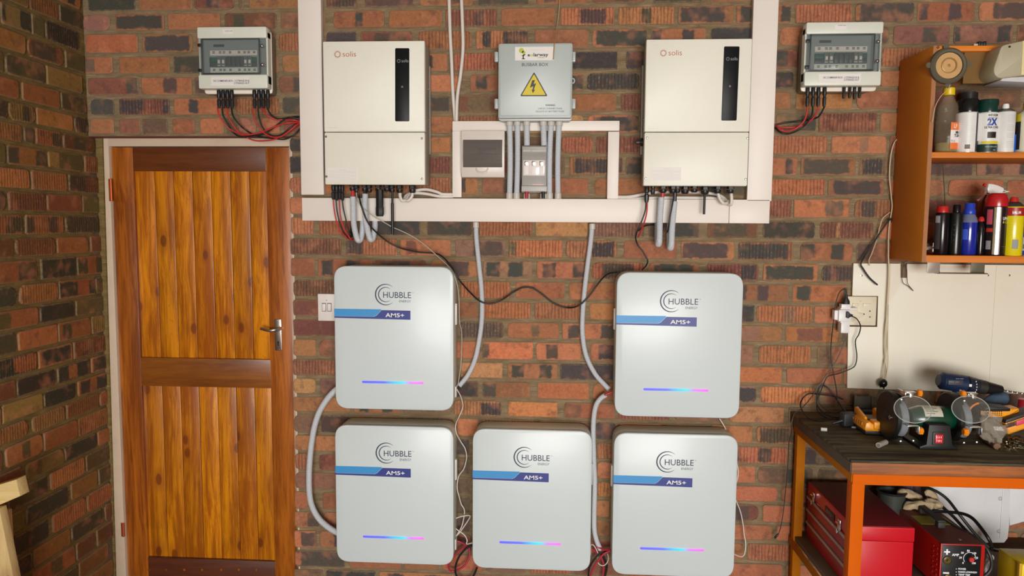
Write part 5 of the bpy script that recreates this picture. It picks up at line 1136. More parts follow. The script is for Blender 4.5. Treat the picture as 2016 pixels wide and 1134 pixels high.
for i, ch in enumerate('===='): wtext(ch, t, cx, -.205, S2, R, -134, -118, H*(.58-.10*i), .008, pm('faint_print', (70,72,70), .4))
t, cx, R, H = bottle('coolant_bottle', 'translucent blue bottle with a large blue cap', 'bottle', 1889.5, 1921, 400, -.20, S2, 0, 0, G2)
lat(t, 'body', [(.92,0),(1,.02),(1,.62),(.9,.70),(.62,.78)], cx, Y, S2, R, H, pm('blue_bottle', (24,40,150), .12, coat=.5)); lat(t, 'clear_shoulder', [(1.0,.63),(.9,.71),(.64,.79)], cx, Y, S2, R*1.01, H, pm('pale_blue_grey', (110,116,140), .2)); lat(t, 'cap', [(.66,.78),(.7,.79),(.7,.87),(.6,.89),(.6,.99),(.56,1),(0,1)], cx, Y, S2, R, H, pm('blue_cap', (36,64,180), .35), 'blue cap'); wrap(t, 'label', cx, Y, S2, R, H, .3, .5, -160, -120, pm('blue_print', (60,90,200), .4))
t, cx, R, H = bottle('additive_bottle', 'slim black bottle with a small red pointed cap', 'bottle', 1921.5, 1937, 426, -.215, S2, 0, 0, G2); Y = -.215
lat(t, 'body', [(.9,0),(1,.04),(1,.70),(.8,.80),(.45,.86)], cx, Y, S2, R, H, black_pl); lat(t, 'cap', [(.5,.86),(.75,.88),(.72,.94),(.4,.99),(0,1)], cx, Y, S2, R, H, pm('red_cap', (192,40,36)), 'red cap')
Y = -.10; t, cx, R, H = bottle('trigger_sprayer', 'dark red spray bottle with white trigger head behind the cans', 'spray bottle', 1922, 1950, 383, Y, S2, 0, 0, G2)
lat(t, 'body', [(.95,0),(1,.03),(1,.45),(.95,.7),(.7,.85),(.4,.93),(.36,1)], cx, Y, S2, R, H, pm('dark_red_bottle', (110,26,34), .3)); wrap(t, 'label', cx, Y, S2, R, H, .35, .62, -170, -30, pm('label_navy', (40,44,70)))
a = W(1941, 369, -.14); z_ = a.z
hd_ = M().prism([(p_.x, p_.z) for p_ in (W(x, y, -.14) for x, y in ((1942,362),(1950,362.5),(1962,366),(1972,371),(1971,377),(1968,382.5),(1950,382),(1941,380),(1940,372)))], -.155, -.12, 'y', .002)
part('spray_head', hd_, cwhite, t, 'white spray head')
part('trigger', M().tube(path([(1943,373,-.138),(1938,383,-.138),(1931,391,-.138),(1924,395,-.138)], 0), .0045, 8), pm('pink_trigger', (226,160,160), .4), t)
part('guard', M().tube(path([(1971,372,-.138),(1980,376,-.138),(1987,377,-.138)], 0), .0016, 6).tube(path([(1986,377,-.138),(1977,379,-.138),(1969,382,-.138)], 0), .0016, 6), cwhite, t); part('nozzle', M().cyl(W(1936, 363.5, -.138), W(1943, 366, -.138), .006, 12, .001), pm('red_cap', (192,40,36)), t, 'red nozzle')
Y = -.215; t, cx, R, H = bottle('cleaner_can', 'tall black and silver spray can with a domed red cap', 'spray can', 1936.5, 1978, 380.5, Y, S2, 0, 0, G2)
lat(t, 'body', [(.95,0),(1,.01),(1,.775),(.94,.785)], cx, Y, S2, R, H, pm('satin_black_can', (26,24,26), .3, coat=.3)); lat(t, 'cap', [(.98,.785),(1,.80),(.97,.90),(.84,.97),(.6,1),(0,1)], cx, Y, S2, R, H, pm('red_dome_cap', (190,30,36), .25, coat=.4), 'domed red cap')
wrap(t, 'silver_band', cx, Y, S2, R, H, .02, .775, -128, -92, pm('silver_band', (210,208,204), .15, .9), 'silver vertical band')
for v0, v1, a0, a1, m2 in ((.5,.74,-165,-134,pm('pink_print', (196,80,100), .4)), (.38,.44,-165,-130,pm('red_print', (190,50,44), .4)), (.1,.24,-162,-136,txtg)): wrap(t, 'label', cx, Y, S2, R, H, v0, v1, a0, a1, m2)
wtext('UPHOLSTERY', t, cx, Y, S2, R, -84, 10, .57*H, .011, cwhite, bold=.02); wtext('& CARPET', t, cx, Y, S2, R, -84, -10, .52*H, .008, yel, bold=.02); wtext('--- ----', t, cx, Y, S2, R, -80, -30, .14*H, .005, txtg)
t, cx, R, H = bottle('silicone_can', 'bright yellow spray can with dark red top band', 'spray can', 1971.5, 2010.5, 388, -.225, S2, 0, 0, G2); Y = -.225
lat(t, 'body', [(.95,0),(1,.01),(1,.82),(.95,.835)], cx, Y, S2, R, H, pm('yellow_can', (226,208,20), .28, coat=.5)); lat(t, 'shoulder', [(.96,.835),(.9,.86),(.6,.91),(.42,.92)], cx, Y, S2, R, H, pm('dark_shoulder', (60,58,50), .3), 'dark shoulder'); lat(t, 'cap', [(.42,.91),(.38,.98),(.3,1),(0,1)], cx, Y, S2, R, H, pm('red_cap', (192,40,36)), 'red nozzle')
wrap(t, 'label_band', cx, Y, S2, R, H, .68, .82, -190, 10, pm('dark_red_band', (168,36,36), .35), 'dark red band'); wrap(t, 'barcode', cx, Y, S2, R, H, .12, .28, -116, -84, txtg)
wtext('BALUM', t, cx, Y, S2, R, -124, -80, .715*H, .009, cwhite, bold=.03); wrap(t, 'black_curve', cx, Y, S2, R, H, .2, .6, -42, -34, blackp)
for i in range(7): wtext('---- -- ------- ---- ---', t, cx, Y, S2, R, -140, -100, H*(.62-.045*i), .0026, pm('olive_print', (160,150,40), .5))
t, cx, R, H = bottle('pill_tub', 'small white tub with blue lid beside the yellow spray can', 'tub', 2005, 2036, 458, -.2, S2, 0, 0, G2); Y = -.2
lat(t, 'body', [(.95,0),(1,.02),(1,.80)], cx, Y, S2, R, H, pm('tub_white', (190,196,206), .35)); lat(t, 'cap', [(1.04,.80),(1.04,.98),(.98,1),(0,1)], cx, Y, S2, R, H, pm('blue_cap', (36,64,180)), 'blue lid'); wrap(t, 'label_band', cx, Y, S2, R, H, .03, .22, -175, -10, blu, 'blue band'); wrap(t, 'barcode', cx, Y, S2, R, H, .3, .5, -170, -120, ink)
# ---- round loudspeaker horn hung on the cabinet front
Y = cf-.012; P = W(1867.8, 129.3, Y); k = 1/1448*(3.0565+Y)*.985
sp = thing('loudspeaker', 'small round speaker with tan cone hung on the cabinet front', 'speaker', (P.x, Y, P.z-.065))
R = 34.5*k
part('frame_ring', M().lathe([(R*.98, .010), (R, .006), (R*.97, -.002), (R*.86, -.008), (R*.74, -.006), (R*.70, .004)], P, Vector((0,1,0)), 36), pm('dusty_grey_rim', (92,84,66), .7, var=.15, dirt=.3), sp, 'dusty grey frame ring')
part('cone', M().lathe([(R*.70, -.002), (R*.45, .006), (R*.40, .004)], P, Vector((0,1,0)), 36), pm('tan_cone', (200,158,104), .8, var=.1, dirt=.2), sp, 'tan paper cone')
part('magnet_cup', M().lathe([(R*.42, .006), (R*.42, -.006), (R*.36, -.008), (R*.34, 0), (R*.18, .002), (0, -.006)], P, Vector((0,1,0)), 28), pm('tan_metal', (190,150,90), .4, .3), sp)
for a in (100, 178, 272, 5):
    q = P+Vector((math.cos(math.radians(a))*R*1.05, .002, math.sin(math.radians(a))*R*1.05)); part('mounting_ear', M().lathe([(R*.16, -.002), (R*.12, .003), (R*.04, .003)], q, Vector((0,1,0)), 10), pm('dusty_grey_rim', (92,84,66)), sp)
cable('thin_wire', 'pale twisted wire hanging from the round speaker into the cabinet', path([(1871,166,cf-.01),(1865,177,-.285),(1852,190,-.285),(1842,208,-.285),(1838,228,-.285),(1835,240,-.28)], 0), .0013, pm('pale_wire', (206,178,140), .6))
cable('thin_wire', 'dark rusty wire hanging inside the cabinet between the shelves', path([(1853,312,-.05),(1856.5,330,-.05),(1858,356,-.05),(1859.5,378,-.05),(1860,405,-.06)], 0), .0018, pm('rusty_wire', (86,60,40), .7))
# ---- beige lamp housing entering from the right
Yd_ = -.34
pts = [(p_.x, p_.z) for p_ in (W(x, y, Yd_) for x, y in ((1972,89),(2011,80),(2062,74),(2060,146),(2013,149),(1968,155),(1958,148),(1956,135)))]
lm = thing('wall_lamp', 'beige box lamp housing with white underside at the top right', 'lamp', (W(2010, 150, Yd_).x, Yd_, W(2010, 155, Yd_).z))
part('housing', M().prism(rounded(pts, .012, 3), Yd_, Yd_+.14, 'y', .006), pm('beige_enamel', (176,166,138), .5, var=.06, dirt=.2, dirtcol=(140,120,90), bump=.2), lm, 'speckled beige housing')
pts = [(p_.x, p_.z) for p_ in (W(x, y, Yd_) for x, y in ((1972,158),(1979,152),(2062,147),(2062,163)))]
part('underside', M().prism(pts, Yd_+.01, Yd_+.12, 'y', .002), pm('lamp_white', (206,204,206), .4), lm, 'white underside')
part('yellowed_side', M().prism([(p_.x, p_.z) for p_ in (W(x, y, Yd_) for x, y in ((2013,80.5),(2062,74.5),(2060,143),(2010,148)))], Yd_-.002, Yd_+.01, 'y', .001), pm('yellowed_plastic', (222,206,150), .5), lm, 'yellowed front')
p = W(1987.5, 92, Yd_-.001); part('screw', M().cyl((p.x, Yd_-.003, p.z), (p.x, Yd_+.002, p.z), .0035, 10), blackp, lm)
# ---- small clips on the cabinet roof
p = W(1928, 88, -.26)
cl = thing('terminal_clip', 'small black connector strip lying on top of the cabinet', 'clip', (p.x, -.255, zt))
part('strip', M().box(W(1917, 88, -.26).x, W(1925, 88, -.26).x, -.262, -.25, zt+.0005, zt+.008, .001), pm('pale_terminal', (190,176,150)), cl)
for i in range(3): x_ = W(1926+i*5, 85, -.26).x; part('block', M().box(x_, x_+.009, -.264, -.246, zt+.0005, zt+.016-.002*(i % 2), .001), blackp, cl)
# ---- bracket below the cabinet
brk_m = pm('galvanised_bracket', (166,158,146), .45, .4, var=.06); bd = pm('bracket_dark', (112,106,88), .5, .3)
Yk = -.15; A_ = W(1823, 517, Yk); B_ = W(1847, 537.5, Yk); C_ = W(1918, 517, Yk); D_ = W(1944, 540, Yk); zu = zb_-.0005
bk = thing('metal_bracket', 'bent grey metal bracket fixed under the cabinet', 'bracket', ((A_.x+D_.x)/2, Yk, D_.z))
part('left_plate', M().prism(rounded(rect(A_.x, B_.x, B_.z, zu), .004, 2), Yk-.012, Yk-.008, 'y', .0008), brk_m, bk, 'light grey plate')
part('cross_bar', M().box(B_.x-.003, D_.x, Yk-.004, Yk+.03, D_.z, D_.z+.004, .0008).box(B_.x-.003, B_.x, Yk-.012, Yk-.002, D_.z, D_.z+.01), bd, bk)
part('right_plate', M().prism(rounded(rect(C_.x, D_.x, D_.z, zu), .003, 2), Yk+.02, Yk+.024, 'y', .0008), bd, bk, 'dark plate')
# ================================================================ white splash board
wb = pm('white_board_laminate', (232,226,208), .45, var=.02, scale=4, dirt=.35, dirtcol=(214,200,160))
Yw = -.016
pl = [(1680.5,518.5),(1773,519),(1773,546.5),(1786,547),(1786,519.5),(2200,524),(2190,782),(1668,764),(1670,643),(1727,643.5),(1729,583),(1678,582.5)]
wbd = thing('splash_board', 'stained white board on the wall behind the workbench', 'board', (1.4, 0, W(1700, 766, Yw).z))
part('panel', M().prism([(p_.x, p_.z) for p_ in (W(x, y, Yw) for x, y in pl)], Yw, -.007, 'y', .001), wb, wbd)
for px, py in ((1696,542.5),(1945,542),(1987,542)): p = W(px, py, Yw); part('screw', M().lathe([(.0042, 0), (.0042, .001), (.0, .0016)], (p.x, Yw, p.z), Vector((0,-1,0)), 12), steel, wbd)
p, q = W(1962, 520, Yw), W(1960, 600, Yw); part('joint_line', M().box(p.x-.0006, p.x+.0006, Yw-.0004, Yw+.002, W(1960, 775, Yw).z, p.z-.001), pm('joint_beige', (196,186,160)), wbd)
# ---- wires above the board
cable('power_cable', 'stripped black cable hanging from the cabinet corner over the white board', path([(1755,430,-.03),(1745,440,-.03),(1722,475,-.03),(1705,500,-.03),(1695,519,-.035),(1700,530,-.035),(1712,547,-.035),(1727.5,561,-.035)], 0), .0034, blk)
cable('thin_wire', 'pale loose wire curving down beside the stripped black cable', path([(1752,418,-.025),(1738,430,-.025),(1732,448,-.025),(1725,475,-.025),(1716,500,-.025),(1711,512,-.025),(1712,523,-.03)], 0), .0019, pm('pale_wire', (206,178,140)))
cable('flex_cable', 'long cream cord hanging past the cabinet to the black plug', path([(1768,272,-.012),(1760,282,-.02),(1754,305,-.02),(1751,345,-.02),(1755,390,-.02),(1756,410,-.02),(1750,450,-.02),(1749,500,-.03),(1750,540,-.035),(1747,600,-.035),(1745,640,-.035),(1746,680,-.035),(1741,720,-.035),(1738,750,-.04)], 0), .0024, pm('cream_cord', (214,200,170), .6), group='cream cord at the white board')
cable('flex_cable', 'second strand of the cream cord in front of the white board', path([(1752,520,-.035),(1751,560,-.035),(1747,610,-.032),(1743,645,-.032),(1742,690,-.032),(1745,730,-.035),(1740,752,-.04)], 0), .0024, pm('cream_cord', (214,200,170)), group='cream cord at the white board')
cable('flex_cable', 'third strand of the cream cord ending at the black plug', path([(1749,600,-.038),(1748,650,-.04),(1748,690,-.04),(1748,720,-.04),(1743,753,-.042)], 0), .0024, pm('cream_cord', (214,200,170)), group='cream cord at the white board')
P = W(1738.5, 754, -.045)
pg = thing('mains_plug', 'round black mains plug hanging at the lower edge of the white board', 'plug', (P.x, P.y, P.z-.02))
part('body', M().lathe([(.004, .016), (.011, .013), (.017, .004), (.0175, -.004), (.015, -.010), (.008, -.012)], P, Vector((.1,-.5,.5)), 18), pm('gloss_black_plug', (24,24,24), .12), pg)
part('pin', M().cyl(P+Vector((.004,0,-.006)), P+Vector((.004,0,-.024)), .0032, 10), steel if 0 else blackp, pg); part('pin', M().cyl(P+Vector((-.010,0,-.006)), P+Vector((-.010,0,-.018)), .0026, 10), blackp, pg)
for i, pts in enumerate(([(1781,515,-.02),(1777,530,-.02),(1776,548,-.025),(1779,558,-.03),(1789,564,-.03),(1798,573,-.03)], [(1777,515,-.02),(1785,530,-.02),(1786,548,-.025),(1788,560,-.03),(1798,572,-.03)])):
    cable('thin_wire', ('thin dark wire out of the notch below the cabinet, left strand', 'thin dark wire out of the notch below the cabinet, right strand')[i], path(pts, 0), .0011, pm('dark_wire', (60,46,38), .6), group='dark wires below the cabinet')
# ---- wall socket with adaptor
Ys = -.020; crm = pm('cream_socket', (226,216,190), .4, var=.04, dirt=.35, dirtcol=(170,150,110)); a, b = W(1668, 583.5, Ys), W(1724, 641, Ys)
so = thing('wall_socket', 'grubby cream wall socket with two switches beside the white board', 'socket', ((a.x+b.x)/2, 0, b.z))
part('back_box', M().box(a.x-.002, b.x+.005, -.012, -.006, b.z-.003, a.z+.001), pm('socket_gap', (98,66,48), .8), so)
part('plate', M().box(a.x, b.x, Ys, -.010, b.z, a.z, .002), crm, so)
for px, w_ in ((1684, 6), (1707, 8)):
    p, q = W(px-w_, 597, Ys), W(px+w_, 604, Ys); sw = part('rocker', M().box(p.x, q.x, Ys-.004, Ys, q.z, p.z, .001), crm, so)
for px, py, r in ((1700.7, 618.5, .0032), (1712.5, 612.5, .0036), (1712.5, 624, .0036), (1694, 593, .0013), (1693, 633, .0013)):
    p = W(px, py, Ys); part('socket_hole', M().lathe([(r, 0), (r, .0007), (r*.6, .0009), (0, .0009)], (p.x, Ys, p.z), Vector((0,-1,0)), 12), blackp if px == 1700.7 else ink, so)
aw = pm('adaptor_white', (232,228,226), .35)
Ya = -.06; ad = thing('plug_adaptor', 'white multi-way plug adaptor in the wall socket', 'adaptor', (W(1660, 640, Ya).x, -.05, W(1660, 656, Ya).z))
def wbx(x0, y0, x1, y1, ya, yb, bv=.002):
    p, q = W(x0, y0, ya), W(x1, y1, ya); return M().box(p.x, q.x, ya, yb, q.z, p.z, bv)
part('body', wbx(1652, 610, 1675, 633.5, -.075, -.022), aw, ad); part('socket_arm', wbx(1643.5, 611, 1653, 630, -.065, -.035), aw, ad); part('socket_arm', wbx(1655, 606, 1690, 611, -.06, -.022), aw, ad)
part('face_plate', M().prism([(p_.x, p_.z) for p_ in (W(x, y, -.03) for x, y in ((1672,606),(1683,608),(1692,616),(1700,618),(1698,624),(1688,628),(1678,634),(1672,634)))], -.032, -.02, 'y', .002), crm, ad)
part('top_plug', wbx(1657, 599, 1675, 606.5, -.062, -.035, .001), aw, ad); part('lower_charger', wbx(1656.5, 634, 1672.5, 656, -.07, -.03), aw, ad, 'white charger plugged in below'); part('lower_collar', wbx(1655, 633, 1674, 636, -.072, -.03, .001), aw, ad)
u = thing('mains_plug', 'black moulded plug on top of the white adaptor', 'plug', (W(1665, 598, -.05).x, -.05, W(1665, 598, -.05).z), 'black plugs in the adaptor')
P = W(1666, 599, -.05); part('body', M().lathe([(.014, 0), (.0135, .012), (.006, .026), (.0035, .040)], P, 'z', 12, sy=.7), pm('satin_black', (34,33,34), .5), u)
u = thing('mains_plug', 'black flat plug in the front face of the white adaptor', 'plug', (W(1668, 620, -.08).x, -.08, W(1668, 625, -.08).z), 'black plugs in the adaptor')
P = W(1667.5, 619.5, -.076); part('body', M().prism([(P.x+dx/546, P.z+dz/546) for dx, dz in ((-2.5,7),(1,7.5),(4,3),(10,1),(10,-3),(4,-4.5),(1,-7.5),(-2.5,-6))], -.090, -.0755, 'y', .002), pm('satin_black', (34,33,34)), u)
# cables of the socket
cable('charger_cable', 'black cable rising from the top plug and dropping to the bench cable heap', path([(1666,583,-.05),(1667,575,-.05),(1662,569,-.05),(1652,577,-.05),(1645,600,-.05),(1640,640,-.05),(1636,680,-.04),(1636,705,-.04),(1641,735,-.05),(1647,770,-.07),(1649,800,-.09)], 0), .0023, blk, group='cables of the adaptor')
cable('charger_cable', 'black cable from the front plug bending right over the white board edge', path([(1676,622,-.085),(1687,628,-.08),(1694,642,-.06),(1691,658,-.05),(1684,672,-.045),(1687,700,-.045),(1684,718,-.045),(1675,726,-.045),(1652,735,-.04),(1632,740,-.04),(1625,748,-.04),(1614,775,-.05),(1608,795,-.06),(1612,812,-.08),(1635,826,-.12),(1655,824,-.14)], 0), .0023, blk, group='cables of the adaptor')
cable('charger_cable', 'thin two-tone cable from the charger down to the cord end beside the bench', path([(1664,657,-.05),(1663,668,-.05),(1658,685,-.05),(1650,703,-.05),(1640,720,-.05),(1615,755,-.05),(1595,785,-.06),(1577,805,-.10),(1564,815,-.13),(1558,835,-.14),(1558,850,-.13),(1553,872,-.10),(1552,900,-.08),(1549,940,-.06),(1545,980,-.05),(1541,1015,-.05),(1535,1045,-.05),(1528,1055,-.05)], 0), .0021, pm('grey_brown_sheath', (72,60,58), .3), group='cables of the adaptor')
P, Q = W(1533, 1050, -.05), W(1523, 1062, -.05); solo('cable_plug', M().lathe([(.0022, 0), (.0045, .006), (.0045, .020), (.003, .026)], P, (Q-P), 10), blk, 'small black plug at the end of the thin cable beside the bench', 'plug')
cable('charger_cable', 'thick black loop of cable standing above the bench edge', path([(1700,845,-.2),(1680,826,-.18),(1660,806,-.1),(1643,780,-.06),(1630,764,-.05),(1620,759,-.05),(1612,765,-.05),(1608,785,-.06),(1610,800,-.07),(1625,815,-.1),(1650,822,-.12),(1680,818,-.14)], 0), .0030, blk, group='cables of the adaptor')
cable('charger_cable', 'black cable loop lying from the brick wall onto the bench top', path([(1660,786,-.04),(1640,780,-.04),(1610,776,-.04),(1590,776,-.04),(1577,790,-.05),(1578,806,-.1),(1592,823,-.16),(1612,829,-.20),(1632,828,-.22)], 0), .0030, blk, group='cables of the adaptor')
cable('charger_cable', 'tangled grey cable on the rear bench corner', path([(1612,786,-.04),(1618,800,-.05),(1630,808,-.08),(1645,812,-.1),(1662,806,-.1),(1665,815,-.13),(1660,826,-.17)], 0), .0024, pm('grey_brown_sheath', (72,60,58)), group='cables of the adaptor')
# ================================================================ workbench
ZT = .947; bx0 = .966; bx1 = 2.70; by0 = -.638; by1 = -.014
topm = wood('grimy_bench_top', (112,102,70), (40,36,24), knots=True, axis='x', rough=.7, coat=0, contrast=1.3, rndv=.05)
edgem = pm('grimy_bench_side', (84,64,46), .7, var=.25, scale=20, dirt=.6, dirtcol=(48,40,34), bump=.4)
fasc = wood('worn_orange_fascia', (176,98,30), (100,54,16), knots=False, axis='x', rough=.6, coat=.0, contrast=.9)
stl = pm('orange_steel_paint', (214,96,0), .7, spec=.12, var=.06, scale=12, dirt=.12, dirtcol=(150,80,30)); stl2 = pm('ochre_steel_paint', (182,106,8), .7, spec=.12, var=.12, scale=20, dirt=.3, dirtcol=(130,84,40))
shelfm = pm('dusty_shelf_board', (104,86,66), .8, var=.2, scale=8, dirt=.4, dirtcol=(66,56,44))
wbn = thing('workbench', 'orange steel workbench with a dark grimy wooden top', 'workbench', ((bx0+bx1)/2, by0, 0))
part('bench_top', M().box(bx0, bx1, by0-.004, by1, ZT-.009, ZT, .002), topm, wbn, 'dark grimy top sheet')
part('side_board', M().box(bx0+.001, bx0+.022, by0+.002, by1, ZT-.047, ZT-.009, .002), edgem, wbn, 'dark side edge board')
part('front_board', M().box(bx0+.004, bx1, by0-.001, by0+.02, ZT-.049, ZT-.0095, .002), fasc, wbn, 'worn orange-brown front edge board')
part('rear_board', M().box(bx0+.022, bx1, by1-.03, by1-.005, ZT-.047, ZT-.009), edgem, wbn)
lx = bx0+.014; zr = ZT-.0495
def angle_leg(x, y, sx, sy, w=.040, th=.004, z0=0.0, z1=zr-.001, m_=None):
    mm = M().box(x, x+sx*w, y, y+sy*th, z0, z1, .0008).box(x, x+sx*th, y+sy*th, y+sy*w, z0, z1, .0008)
    return part('leg', mm, m_ or stl, wbn)
fy = by0+.012; ry = by1-.055
angle_leg(lx, fy, 1, 1, .041); angle_leg(lx, ry, 1, 1, .034, m_=stl2); angle_leg(bx1-.03, fy, -1, 1); angle_leg(bx1-.03, ry, -1, 1)
part('front_rail', M().box(lx, bx1-.03, fy-.004, fy, zr-.037, zr, .001).box(lx+.001, bx1-.031, fy, fy+.03, zr-.004, zr, .0005), stl, wbn, 'bright orange front rail')
part('side_rail', M().box(lx-.003, lx+.001, fy, ry+.045, zr-.030, zr, .001), stl2, wbn, 'brownish orange side rail')
ZS = .440
part('lower_shelf', M().box(lx+.006, bx1-.035, fy+.012, by1-.004, ZS-.018, ZS, .002), shelfm, wbn, 'dusty brown lower shelf')
part('side_rail', M().box(lx-.003, lx+.001, fy, ry+.045, ZS-.052, ZS-.018, .001), stl2, wbn); part('front_rail', M().box(lx, bx1-.03, fy-.004, fy, ZS-.052, ZS-.018, .001), stl, wbn)
# ================================================================ red toolbox
tr = pm('toolbox_red', (204,16,34), .35, var=.04, coat=.3); trd = pm('toolbox_red_dusty', (120,30,32), .55, var=.15, scale=14, dirt=.45, dirtcol=(84,44,36)); sil = pm('grey_drawer_trim', (176,158,148), .45)
tx0, tx1, ty0, ty1, tz0, tz1 = 1.030, 1.246, -.512, -.062, ZS+.001, .671
chrome = pm('chrome', (214,214,214), .12, 1.0)
tb = thing('toolbox', 'red steel toolbox with drawers on the lower shelf of the workbench', 'toolbox', ((tx0+tx1)/2, ty0, tz0))
lz = tz1-.052; part('body', M().box(tx0+.003, tx1-.002, ty0+.002, ty1, tz0, lz-.001, .002), tr, tb)
part('lid', M().box(tx0+.001, tx1, ty0, ty1, lz, tz1-.0006, .004), tr, tb); part('lid_top', M().box(tx0+.006, tx1-.005, ty0+.005, ty1-.005, tz1-.002, tz1+.0006, .001), trd, tb, 'dusty lid top')
for i in range(3):
    z1_ = lz-.012-i*.052; dd = part('drawer', M().box(tx0-.001, tx0+.01, ty0+.012, ty1-.012, z1_-.042, z1_, .001), pm('toolbox_red_shade', (170,26,38), .35), tb)
    part('drawer_grip', M().box(tx0-.006, tx0+.001, ty0+.012, ty1-.012, z1_-.002, z1_+.008, .001), sil, dd, 'grey grip strip')
for y_ in (ty0+.10, ty1-.08):
    lt_ = part('latch', M().box(tx0-.005, tx0+.001, y_-.012, y_+.012, lz-.004, lz+.034, .001), chrome, tb, 'chrome latch'); part('latch_hook', M().tube([(tx0-.007, y_-.008, lz-.004), (tx0-.010, y_, lz-.016), (tx0-.007, y_+.008, lz-.004)], .002, 8).cyl((tx0-.008, y_-.010, lz+.022), (tx0-.008, y_+.010, lz+.022), .004, 10), chrome, lt_)
bp_ = part('badge', M().box(tx0-.002, tx0+.001, -.36, -.265, lz+.004, lz+.030, .001), pm('badge_black', (54,26,24), .4), tb, 'dark name badge')
cu = bpy.data.curves.new('lettering', 'FONT'); cu.body = 'AUTO'; cu.size = 1; to = bpy.data.objects.new('lettering', cu); me = bpy.data.meshes.new_from_object(to); bpy.data.objects.remove(to)
mm = M(); mm.v = [Vector((tx0-.0026, -.28-v.co.x*.020, lz+.012+v.co.y*.016)) for v in me.vertices]; mm.f = [tuple(p.vertices) for p in me.polygons]; part('lettering', mm, pm('pale_print', (150,152,152)), bp_)
part('side_lock', M().cyl((tx1, -.45, lz-.012), (tx1+.006, -.45, lz-.012), .007, 14, .001), chrome, tb)
# ================================================================ welder
wx0, wx1, wy0, wy1, wz1 = 1.342, 1.488, -.50, -.172, .612
wr = pm('welder_red', (178,24,16), .4, var=.08, coat=.2); wtop = pm('welder_dusty_top', (120,52,38), .6, var=.15, scale=16, dirt=.3, dirtcol=(90,60,46))
wd = thing('welding_machine', 'red inverter welder with black control panel on the lower shelf', 'welder', ((wx0+wx1)/2, wy0, ZS+.006))
part('housing', M().box(wx0, wx1, wy0+.004, wy1, ZS+.01, wz1-.0006, .002), wr, wd); part('housing_top', M().box(wx0+.002, wx1-.002, wy0+.004, wy1-.002, wz1-.002, wz1+.0006), wtop, wd, 'dusty brown-red top')
part('front_frame', M().box(wx0-.001, wx1+.001, wy0, wy0+.006, ZS+.01, wz1+.001, .001), wr, wd)
fp = part('control_panel', M().box(wx0+.004, wx1-.012, wy0-.002, wy0+.002, ZS+.012, wz1-.003, .0006), pm('panel_black', (22,22,24), .35), wd, 'black control panel')
for i in range(4): part('foot', M().cyl((wx0+.02 if i % 2 else wx1-.02, wy0+.04 if i < 2 else wy1-.04, ZS+.0005), (wx0+.02 if i % 2 else wx1-.02, wy0+.04 if i < 2 else wy1-.04, ZS+.012), .010, 12), blackp, wd)
Yp_ = wy0-.0026; wp = pm('white_print', (240,240,244))
ck = W(1909, 1099, Yp_); pu = 2.5565/1448*.99
txt('AMP', 1874, 1888, 1094.5, 4.6, Yp_, wp, fp, bold=.03)
for s_, px, py in (('0', 1894.5, 1110), ('20', 1888, 1099.5), ('50', 1892, 1090), ('80', 1903.5, 1086), ('100', 1914.5, 1091), ('120', 1918, 1100), ('130', 1913.5, 1110.5)): txt(s_, px, None, py, 3.6, Yp_, wp, fp, bold=.03)
n = 22; vo = []; vi = []
for i in range(n+1):
    a_ = math.radians(220-230*i/n); vo.append((ck.x+.0215*math.cos(a_), Yp_, ck.z+.0215*math.sin(a_))); vi.append((ck.x+.0198*math.cos(a_), Yp_, ck.z+.0198*math.sin(a_)))
part('dial_scale', M().add(vo+vi, [(i, i+1, n+2+i, n+1+i) for i in range(n)]), wp, fp)
part('knob', M().lathe([(.0125, 0), (.0125, .008), (.010, .012), (0, .012)], (ck.x, Yp_, ck.z), Vector((0,-1,0)), 20), blackp, fp); kq = W(1912, 1101.5, Yp_-.01)
part('knob_pointer', M().lathe([(.0085, 0), (.0085, .006), (.007, .008), (0, .008)], (kq.x, Yp_-.008, kq.z), Vector((0,-1,0)), 16), pm('red_knob', (214,50,46), .35), fp, 'red knob')
p = W(1864.5, 1086.5, Yp_); part('plus_sign', M().prism([(p.x+a_*.001, p.z+b_*.001) for a_, b_ in ((-10,-2.8),(-2.8,-2.8),(-2.8,-10),(2.8,-10),(2.8,-2.8),(10,-2.8),(10,2.8),(2.8,2.8),(2.8,10),(-2.8,10),(-2.8,2.8),(-10,2.8))], Yp_-.0004, Yp_+.001, 'y'), wp, fp)
p = W(1862.5, 1128, Yp_); part('minus_sign', M().box(p.x-.010, p.x+.010, Yp_-.0004, Yp_+.001, p.z-.0028, p.z+.0028), wp, fp)
p = W(1865, 1103, Yp_); part('output_socket', M().lathe([(.015, 0), (.015, .004), (.0115, .006), (.0115, .002), (.004, .002), (.004, .008), (0, .008)], (p.x, Yp_, p.z), Vector((0,-1,0)), 22), pm('brass_socket', (120,104,66), .35, .7), fp)
p = W(1866, 1138, Yp_); part('output_socket', M().lathe([(.015, 0), (.015, .004), (.0115, .006), (.0115, .002), (.004, .002), (.004, .008), (0, .008)], (p.x, Yp_, p.z), Vector((0,-1,0)), 22), pm('brass_socket', (120,104,66)), fp)
for s_, py, px1 in (('POWER', 1121.5, 1902), ('MAINS LOW/HIGH', 1127.5, 1923), ('TEMP TRIP', 1133, 1910)):
    txt(s_, 1886.5, px1, py, 3.3, Yp_, wp, fp, bold=.03); p = W(1882.5, py-1.6, Yp_); part('indicator', M().cyl((p.x, Yp_-.001, p.z), (p.x, Yp_+.001, p.z), .0016, 8), wp, fp)
part('warning_sticker', M().box(wx0+.012, wx1-.012, -.33, -.25, wz1+.0004, wz1+.0012), pm('dusty_yellow_sticker', (170,160,40), .5, dirt=.3), wd, 'dusty yellow sticker on top')
